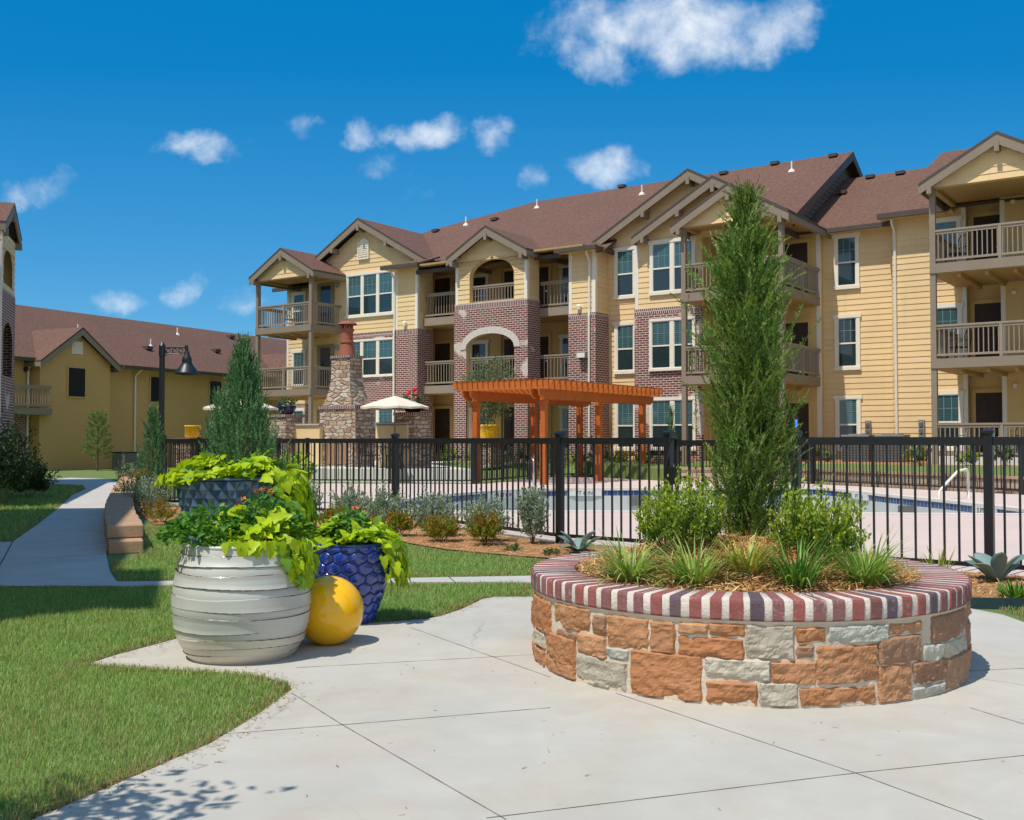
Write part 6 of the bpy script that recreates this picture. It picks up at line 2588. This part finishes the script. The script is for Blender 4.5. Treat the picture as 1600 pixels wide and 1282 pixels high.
mk_ledge('ledge_stone', .34, .135)
fx, fy, _ = at(545, 640, 37.6)
FP_ = thing('outdoor_fireplace', (fx, fy, .45), 'tall stone outdoor fireplace with tapered chimney and red clay chimney pot', 'fireplace', -TH)
mb = MB()
mb.box(-.95, .80, -.5, .5, 0, 2.05)
mb.build('hearth', 'ledge_stone', FP_)
mb = MB(); mb.box(-1.0, .85, -.55, .55, 2.05, 2.16); mb.build('mantel_cap', 'soldier_brick', FP_)
mb = MB()
lv = [(2.16, .72), (2.45, .60), (2.75, .52), (3.1, .47), (3.4, .455), (3.88, .445)]
for (z0, a), (z1, b) in zip(lv, lv[1:]):
    for (p, q) in (((-1, -1), (1, -1)), ((1, -1), (1, 1)), ((1, 1), (-1, 1)), ((-1, 1), (-1, -1))):
        mb.poly([(p[0] * a - .1, p[1] * a * .72, z0), (q[0] * a - .1, q[1] * a * .72, z0), (q[0] * b - .1, q[1] * b * .72, z1), (p[0] * b - .1, p[1] * b * .72, z1)])
mb.build('chimney', 'ledge_stone', FP_)
mb = MB(); mb.box(-.59, .39, -.37, .37, 3.88, 3.97); mb.build('chimney_cap', 'soldier_brick', FP_)
mb = MB(); mb.lathe([(.30, 0), (.28, .12), (.24, .38), (.22, .44), (.26, .47), (.26, .52), (.215, .54), (.215, .86), (.25, .90), (.25, .98), (.19, 1.0)], 20, c=(-.1, 0, 3.97))
for k in range(4):
    a = k * pi / 2 + .6; mb.box(-.1 + .16 * math.cos(a) - .04, -.1 + .16 * math.cos(a) + .04, .16 * math.sin(a) - .04, .16 * math.sin(a) + .04, 4.96, 5.10)
mb.lathe([(.36, 5.10), (.34, 5.15), (.15, 5.22), (0, 5.24)], 20, c=(-.1, 0, 0))
mb.build('chimney_pot', 'terracotta', FP_, smooth=False)
mb = MB(); mb.box(-.62, .42, -.53, -.501, .1, .8); mb.build('firebox', 'brown_stone', FP_)
for i, (pa, pb, lab) in enumerate((((445, 660), (503, 660), 'low tan stucco court wall with brick cap left of the stone fireplace'), ((592, 660), (640, 660), 'low tan stucco court wall with brick cap right of the stone fireplace'))):
    x0, y0, _ = at(*pa, 38.6 - i * 2.4); x1, y1, _ = at(*pb, 37.6 - i * 2.4)
    L_ = math.hypot(x1 - x0, y1 - y0)
    w = thing('court_wall', (x0, y0, .45), lab, 'wall', math.atan2(y1 - y0, x1 - x0))
    mb = MB(); mb.box(0, L_, -.12, .12, 0, 1.45); mb.build('stucco', 'siding', w)
    mb = MB(); mb.box(-.02, L_ + .02, -.17, .17, 1.45, 1.55); mb.build('cap', 'soldier_brick', w)
for i, (px, d, lab, lab2) in enumerate(((447, 38.4, 'square stone pier with brick cap left of the fireplace', 'navy bowl with trailing plant on the stone pier left of the fireplace'), (645, 35.6, 'square stone pier with brick cap right of the fireplace', 'navy bowl of red flowers on the stone pier right of the fireplace'), (301, 34.0, 'square stone pier behind the left end of the fence', ''))):
    x, y, _ = at(px, 660, d)
    p = thing('stone_pier', (x, y, .45 if i < 2 else 0), lab, 'pier', -TH)
    top = 1.78 if i < 2 else 1.35
    mb = MB(); mb.box(-.42, .42, -.42, .42, 0, top); mb.build('shaft', 'ledge_stone', p)
    mb = MB(); mb.box(-.47, .47, -.47, .47, top, top + .1); mb.build('cap', 'soldier_brick', p)
    zt = (.45 if i < 2 else 0) + top + .1
    mb = MB()
    if i < 2:
        mb.lathe([(.2, 0), (.3, .08), (.36, .26), (.37, .32), (.33, .33), (.3, .26), (0, .25)], 24)
        tag(mb.build('flower_bowl', 'navy_glaze', smooth=True, loc=(x, y, zt)), lab2, 'plant pot')
        sh = shrub('bowl_plant', ['trailing green plant in the navy bowl left of the fireplace', 'red flowering plant in the navy bowl right of the fireplace'][i], (x, y, zt + .25), .85, .42, 420, ['olive_leaf', 'shrub_leaf'], (.06, .10), .5, cat='plant')
        if i:
            for k in range(5):
                a_ = k * 1.3; rr = .12 + .04 * k
                mb = MB()
                mb.lathe([(0, -.05), (.06, -.03), (.075, .02), (.04, .06), (0, .07)], 7, c=(rr * math.cos(a_) * .8, rr * math.sin(a_) * .8, .36 + .22 * ((k * 37) % 10) / 10))
                mb.build('flower', 'flower_red', sh)
    else:
        mb.lathe([(.20, 0), (.25, .06), (.245, .36), (.265, .38), (.265, .42), (.22, .42), (.21, .36), (0, .35)], 24)
        tag(mb.build('yellow_pot', 'yellow_glaze', smooth=True, loc=(x, y, zt)), 'yellow glazed pot standing on the pier behind the left end of the fence', 'plant pot')


def umbrella(px, d, ztop, rad, drop, zbase, lab, rot=0):
    x, y, _ = at(px, 640, d)
    u = thing('patio_umbrella', (x, y, zbase), lab, 'umbrella', rot, 'white patio umbrellas')
    H = ztop - zbase
    mb = MB(); mb.tube([(0, 0, 0), (0, 0, H)], .025, 8); mb.build('pole', 'taupe', u)
    mb = MB()
    n_ = 8
    ring = []
    for t in (0.02, .35, .7, 1.0):
        ring.append([(rad * t * math.cos(2 * pi * k / (n_ * 2)) * (1 if k % 2 == 0 else .965 + .0 * t), rad * t * math.sin(2 * pi * k / (n_ * 2)) * (1 if k % 2 == 0 else .965),
                      H - drop * t ** 1.15 - (.03 * t if k % 2 else 0)) for k in range(n_ * 2)])
    for a, b in zip(ring, ring[1:]):
        for k in range(n_ * 2):
            j = (k + 1) % (n_ * 2)
            mb.poly([a[k], a[j], b[j], b[k]])
    for k in range(n_ * 2):
        j = (k + 1) % (n_ * 2)
        a, b = ring[-1][k], ring[-1][j]
        mb.poly([a, b, (b[0], b[1], b[2] - .07), (a[0], a[1], a[2] - .07)])
    mb.build('canopy', 'canvas', u)
    mb = MB()
    for k in range(n_):
        a = 2 * pi * k / n_
        mb.tube([(0, 0, H - .05), (rad * .96 * math.cos(a), rad * .96 * math.sin(a), H - drop - .03)], .009, 5)
    mb.build('rib', 'taupe', u)
    mb = MB(); mb.lathe([(0, 0), (.03, .02), (.02, .07), (0, .09)], 8, c=(0, 0, H)); mb.build('finial', 'taupe', u)
    mb = MB(); mb.lathe([(.28, 0), (.28, .05), (.05, .09), (.04, .3)], 16); mb.build('base', 'black_metal', u)


umbrella(617, 35.2, 2.88, 1.15, .36, .45, 'open white patio umbrella in front of the brick bay right of the fireplace', .2)
umbrella(377, 34.0, 2.80, 1.22, .36, .0, 'white patio umbrella half hidden behind the juniper in the tall pot', .5)


def chair(name, lab, x, y, z, rz, mat='black_metal', group=None, s=1.0):
    c = thing(name, (x, y, z), lab, 'chair', rz, group)
    mb = MB()
    mb.box(-.24 * s, .24 * s, -.24 * s, .24 * s, .42, .45)
    mb.build('seat', mat, c)
    for (a, b) in ((-1, -1), (1, -1), (1, 1), (-1, 1)):
        q = MB(); q.tube([(a * .24, b * .26, 0), (a * .22, b * .22, .43)], .016, 6); q.build('leg', mat, c)
    mb = MB()
    arc = [(-.24, .24, .43), (-.25, .29, .8), (-.17, .31, .95), (0, .32, 1.0), (.17, .31, .95), (.25, .29, .8), (.24, .24, .43)]
    mb.tube(arc, .017, 6)
    for k in range(-2, 3): mb.tube([(k * .08, .25, .44), (k * .07, .31, .95)], .009, 5)
    mb.build('backrest', mat, c)
    q = MB()
    for a in (-1, 1): q.tube([(a * .25, .27, .68), (a * .28, .0, .68), (a * .27, -.2, .64), (a * .24, -.22, .44)], .014, 6)
    q.build('armrest', mat, c)
    return c


tx, ty, _ = at(617, 640, 35.2)
tb = thing('patio_table', (tx, ty, .45), 'round black metal patio table under the white umbrella', 'table')
mb = MB(); mb.lathe([(0, .74), (.55, .74), (.56, .72), (.55, .70), (.03, .70)], 28); mb.build('tabletop', 'black_metal', tb)
for k in range(3):
    a = k * 2.094; q = MB(); q.tube([(.38 * math.cos(a), .38 * math.sin(a), 0), (.1 * math.cos(a), .1 * math.sin(a), .36), (.34 * math.cos(a), .34 * math.sin(a), .70)], .018, 6); q.build('leg', 'black_metal', tb)
for k, (a, lab) in enumerate(((.4, 'black metal patio chair right of the umbrella table'), (2.7, 'black metal patio chair left of the umbrella table'), (-1.5, 'black metal patio chair on the pool side of the umbrella table'))):
    chair('patio_chair', lab, tx + .95 * math.cos(a), ty + .95 * math.sin(a), .45, a - pi / 2, group='chairs around the umbrella table')
s_ = G(29.9, 1.2); chair('patio_chair', 'black wire chair on the ground patio at the right edge', s_[0], s_[1], .86, 2.4)
s_ = G(28.2, 1.0); chair('patio_chair', 'black wire chair behind the ground patio railing near its corner post', s_[0], s_[1], .86, 3.3)
s_ = G(-2.3, .9); chair('balcony_chair', 'dark chair standing on the top left corner balcony', s_[0], s_[1], 6.79, 2.5)
s_ = G(27.95, 1.1); chair('balcony_chair', 'dark chair on the top right balcony by its corner post', s_[0], s_[1], 6.91, 3.6)
s_ = G(27.95, 1.3); chair('balcony_chair', 'dark chair on the middle right balcony by its corner post', s_[0], s_[1], 3.93, 3.9)

# lamp post
lx_, ly_, _ = at(252, 700, 24.0)
lp = thing('lamp_post', (lx_, ly_, 0), 'black lamp post with scrolled arm and bell shade behind the fence corner', 'street lamp')
mb = MB(); mb.lathe([(.12, 0), (.12, .35), (.085, .45), (.07, .5), (.062, 3.3), (.075, 3.32), (.075, 3.55), (.06, 3.58), (.02, 3.64), (0, 3.68)], 14); mb.build('pole', 'lamp_metal', lp)
mb = MB(); mb.tube([(0, 0, 3.52), (.57, 0, 3.52)], .022, 8)
mb.tube([(.55 , 0, 3.56), (.57, 0, 3.4)], .04, 8)
sp = [(.05 + .22 * t + .02 * math.cos(t * 9), 0, 3.44 - .07 * math.sin(t * pi) - .0) for t in np.linspace(0, 1, 10)]
mb.tube(sp, .010, 5)
for cx in (.14, .28, .42):
    mb.tube([(cx + .05 * math.cos(a), 0, 3.44 + .05 * math.sin(a)) for a in np.linspace(0, 5.4, 14)], .009, 5)
mb.tube([(.06, 0, 3.33), (.2, 0, 3.37), (.4, 0, 3.36), (.54, 0, 3.42)], .010, 5)
mb.build('arm', 'lamp_metal', lp)
mb = MB(); mb.lathe([(.04, 3.44), (.06, 3.38), (.07, 3.33), (.10, 3.28), (.115, 3.20), (.105, 3.17), (.15, 3.10), (.205, 3.03), (.25, 2.94), (.275, 2.90), (.262, 2.895), (.18, 3.0), (.05, 3.1)], 28, c=(.57, 0, 0)); mb.build('lamp_shade', 'lamp_metal', lp, smooth=True)

# air conditioners
for i, (s0, lab) in enumerate(((24.45, 'grey air conditioner behind the rear fence, nearer the downspout'), (25.6, 'grey air conditioner behind the rear fence, nearer the right patio'))):
    x, y = G(s0, 2.2)
    a = thing('air_conditioner', (x, y, .62), lab, 'air conditioner', -TH, 'air conditioners by the building')
    mb = MB(); mb.box(-.45, .45, -.42, .42, 0, .9)
    for k in range(9): mb.box(-.46, .46, -.435, -.42, .08 + k * .09, .12 + k * .09)
    mb.build('cabinet', 'ac_grey', a)
    mb = MB(); mb.box(-.47, .47, -.44, .44, .9, .96); mb.lathe([(.35, .96), (.35, .99), (.3, .99)], 20); mb.build('fan_grille', 'meter_grey', a)
x, y, _ = at(198, 716, 49)
a = thing('air_conditioner', (x, y, 0), 'dark air conditioner on the lawn beside the far tan building', 'air conditioner', LBA)
mb = MB(); mb.box(-.5, .5, -.4, .4, 0, .8)
for k in range(8): mb.box(-.51, .51, -.41, -.4, .08 + k * .09, .12 + k * .09)
mb.build('cabinet', 'ac_grey', a)
mb = MB(); mb.box(-.52, .52, -.42, .42, .8, .86); mb.build('fan_grille', 'vent_dark', a)
# chrome rail by the far left edge of the pool
x, y = g(827, 758)
mb = MB(); mb.tube([(0, 0, 0), (0, 0, .75), (.03, -.1, .85), (.1, -.35, .85), (.12, -.45, .75), (.13, -.5, -.3)], .028, 10)
tag(mb.build('ladder_rail', 'chrome', smooth=True, loc=(x, y, 0)), 'shiny chrome ladder rail at the pool edge in front of the pergola', 'pool rail')

# ------------------------------------------------------------------ more planting
x, y, _ = at(238, 760, 21.6)
conifer('columnar_evergreen', 'narrow dark columnar evergreen beside the left fence corner post', (x, y, 0), 2.05, [(0, .2), (.2, .27), (.5, .26), (.75, .18), (.9, .09), (1, .02)], 420, ['juniper_leaf', 'juniper_leaf', 'juniper_leaf'], spray=(.2, .4), rise=1.6, leaf=(.03, .06), lw=.016, per=26, flop=.2)
x, y, _ = at(340, 650, 33)
conifer('columnar_evergreen', 'small evergreen behind the fence left of the juniper', (x, y, 0), 2.9, [(0, .4), (.3, .45), (.6, .35), (.85, .15), (1, .03)], 260, ['juniper_leaf', 'juniper_leaf', 'juniper_leaf'], spray=(.3, .6), rise=1.2, leaf=(.05, .09), lw=.022, per=24, flop=.35)
x, y = G(18.3, .2)
conifer('columnar_evergreen', 'slim upright evergreen before the double window beside the pergola', (x, y, .45), 2.1, [(0, .12), (.3, .15), (.7, .10), (1, .02)], 130, ['juniper_leaf', 'juniper_leaf', 'juniper_leaf'], spray=(.3, .5), rise=1.9, leaf=(.05, .09), lw=.022, per=22, flop=.15)
# young pine on the far lawn
x, y, _ = at(152, 720, 48)
pine = thing('young_pine', (x, y, 0), 'young green pine standing on the lawn before the far tan building', 'tree')
mb = MB(); mb.tube([(0, 0, 0), (.02, 0, 1.4), (0, 0, 2.6)], [.05, .035, .01], 8)
for k in range(26):
    h = .45 + 2.0 * k / 26; a = k * 2.4; r0 = .72 * (1 - (h - .3) / 2.9) ** .7
    mb.tube([(0, 0, h), (r0 * .6 * math.cos(a), r0 * .6 * math.sin(a), h + .1), (r0 * math.cos(a), r0 * math.sin(a), h + .26)], [.015, .01, .006], 5)
mb.build('trunk', 'bark', pine)
P_, D_ = [], []
for k in range(46):
    h = .45 + 2.05 * k / 46; a = k * 2.4; r0 = .74 * (1 - (h - .3) / 2.9) ** .7
    for q in np.linspace(.45, 1, 5):
        c = np.array([r0 * q * math.cos(a), r0 * q * math.sin(a), h + .26 * q])
        for _ in range(20):
            P_.append(c); D_.append(np.array([math.cos(a) * .5, math.sin(a) * .5, .5]) + rng.normal(size=3) * .75)
P_, D_ = np.array(P_), np.array(D_)
V, Fc = leaves(P_, D_, rdir(len(P_)), rng.uniform(.10, .20, len(P_)), np.full(len(P_), .014), 'quad')
cloud_mesh('crown', V, Fc, 'pine_leaf', None, pine)
# shrubs left of the pots and along the path
for (px, py, w, h, mats, lab, lf) in (
        (228, 803, .80, .72, ['silver_leaf', 'silver_leaf'], 'silvery shrub by the low block wall below the columnar evergreen', (.03, .05)),
        (205, 792, .70, .66, ['shade_shrub_leaf', 'shrub_leaf'], 'dark green shrub in shade against the low block wall', (.03, .05)),
        (200, 762, .75, .75, ['silver_leaf', 'shrub_leaf'], 'distant silvery shrub at the far end of the block wall', (.04, .07)),
        (222, 764, .8, .6, ['nandina_leaf', 'nandina_red'], 'yellowish shrub at the far end of the block wall', (.04, .07)),
        (252, 818, .62, .42, ['nandina_leaf', 'nandina_red'], 'red and yellow green shrub left of the tall slate pot', (.022, .036)),
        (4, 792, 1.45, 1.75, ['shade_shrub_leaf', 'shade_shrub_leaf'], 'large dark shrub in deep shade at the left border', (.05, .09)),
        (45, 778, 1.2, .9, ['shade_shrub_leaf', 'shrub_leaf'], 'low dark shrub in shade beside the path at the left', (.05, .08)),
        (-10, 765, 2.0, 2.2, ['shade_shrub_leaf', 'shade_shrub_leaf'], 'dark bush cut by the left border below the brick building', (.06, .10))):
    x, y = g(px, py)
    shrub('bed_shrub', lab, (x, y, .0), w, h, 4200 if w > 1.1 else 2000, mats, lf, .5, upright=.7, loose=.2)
# olive tree in a tall yellow pot under the arch
x, y, _ = at(764, 660, 39.6)
pd = thing('stone_pier', (x, y, .40), 'stone pedestal carrying the yellow urn behind the pergola', 'pier', -TH)
mb = MB(); mb.box(-.4, .4, -.4, .4, 0, .82); mb.build('shaft', 'ledge_stone', pd)
mb = MB(); mb.box(-.45, .45, -.45, .45, .82, .9); mb.build('cap', 'soldier_brick', pd)
mb = MB(); mb.lathe([(.26, 0), (.33, .1), (.36, .4), (.37, .58), (.41, .61), (.41, .68), (.36, .68), (.34, .6), (0, .58)], 28)
tag(mb.build('yellow_urn', 'yellow_glaze', smooth=True, loc=(x, y, 1.30)), 'yellow urn holding a small tree behind the pergola', 'plant pot')
ol = thing('olive_tree', (x, y, 1.85), 'airy grey green small tree growing from the yellow urn behind the pergola', 'tree')
mb = MB()
for k in range(9):
    a = k * .7; rr = .25 + .09 * (k % 5)
    mb.tube([(0, 0, -.05), (rr * .3 * math.cos(a), rr * .3 * math.sin(a), .5), (rr * 1.3 * math.cos(a), rr * 1.3 * math.sin(a), 1.3 + .12 * (k % 4))], [.025, .016, .006], 6)
mb.build('trunk', 'bark', ol)
n = 6500
d = rdir(n); q = rng.random(n) ** .45
P_ = d * q[:, None] * np.array([.98, .98, 1.32]) * (1 + .2 * np.sin(d[:, :1] * 7 + d[:, 2:] * 5)) + np.array([0, 0, 1.40])
V, Fc = leaves(P_, rdir(n) + np.array([0, 0, .4]), rdir(n), rng.uniform(.08, .14, n), rng.uniform(.025, .042, n), 'quad')
cloud_mesh('crown', V, Fc, 'olive_leaf', None, ol)
# low shrubs in front of the building
k = 0
for (px, s, t, w, h, m_) in ((0, 8.9, -.9, .9, .7, 0), (0, 9.9, -.6, 1.0, .9, 1), (0, 10.8, -.7, .8, .6, 0), (0, 11.7, -.3, .9, .8, 2), (0, 12.6, -.4, .9, .7, 0), (0, 13.4, -.1, 1.0, .9, 1), (0, 14.3, .2, .8, .6, 0), (0, 15.2, .5, .9, .8, 2), (0, 16.1, .3, .8, .6, 1),
                             (0, 17.1, .3, .9, .6, 0), (0, 20.3, -.4, .8, .6, 1), (0, 21.6, .6, .8, .55, 0), (0, 23.0, 2.6, .7, .5, 1), (0, 23.6, 1.6, .6, .4, 2), (0, 26.6, 1.0, .7, .6, 1), (0, 27.2, -.6, .7, .8, 2), (0, 28.6, -.8, .6, .5, 1), (0, 29.6, -.7, .8, .9, 2), (0, 30.6, -.9, .6, .5, 0)):
    x, y = G(s, t)
    where = ['low green shrub', 'low yellow green shrub', 'grey green shrub'][m_]
    o = shrub('foundation_shrub', where + ' of the row planted along the foot of the building', (x, y, .45 if s < 18 else .6), w, h, 420, [['shrub_leaf', 'box_leaf'], ['pale_shrub_leaf', 'box_leaf'], ['olive_leaf', 'silver_leaf']][m_], (.07, .12), .5, group='shrubs along the foot of the building')
    if m_ == 0: o['group'] = 'green shrubs along the foot of the building'
    if m_ == 1: o['group'] = 'yellow green shrubs along the foot of the building'
    if m_ == 2: o['group'] = 'grey green shrubs along the foot of the building'
# lime plant inside the pool fence, left
x, y, _ = at(468, 700, 23)
shrub('lime_shrub', 'lime green leafy plant inside the fence right of the juniper', (x, y, .01), .8, 1.25, 500, ['lime_leaf', 'vine_leaf_green'], (.07, .13), .6)
# young tree outside the frame at the left; only its shadow reaches the paving
yt = thing('young_tree', (-2.85, 3.05, 0), 'young tree just outside the left border casting leafy shade on the paving', 'tree')
mb = MB(); mb.tube([(0, 0, 0), (.03, .02, 1.2), (0, 0, 2.4)], [.04, .03, .012], 8)
for k in range(10):
    a = k * 2.1; mb.tube([(0, 0, 1.2 + .1 * k), (.35 * math.cos(a), .35 * math.sin(a), 1.5 + .1 * k), (.62 * math.cos(a), .62 * math.sin(a), 1.7 + .1 * k)], [.014, .009, .004], 5)
mb.build('trunk', 'bark', yt)
n = 3000
k_ = rng.integers(0, 10, n); a = k_ * 2.1; q = rng.uniform(.2, 1.15, n)
P_ = np.stack([.72 * q * np.cos(a), .72 * q * np.sin(a), 1.2 + .1 * k_ + .5 * q], 1) * np.array([1.45, 1.1, 1]) + rng.normal(size=(n, 3)) * .15 + np.array([-.45, 0, 0])
V, Fc = leaves(P_, rdir(n), rdir(n) + np.array([0, 0, .8]), rng.uniform(.06, .10, n), rng.uniform(.03, .045, n), 'leaf')
cloud_mesh('crown', V, Fc, 'shrub_leaf', None, yt)
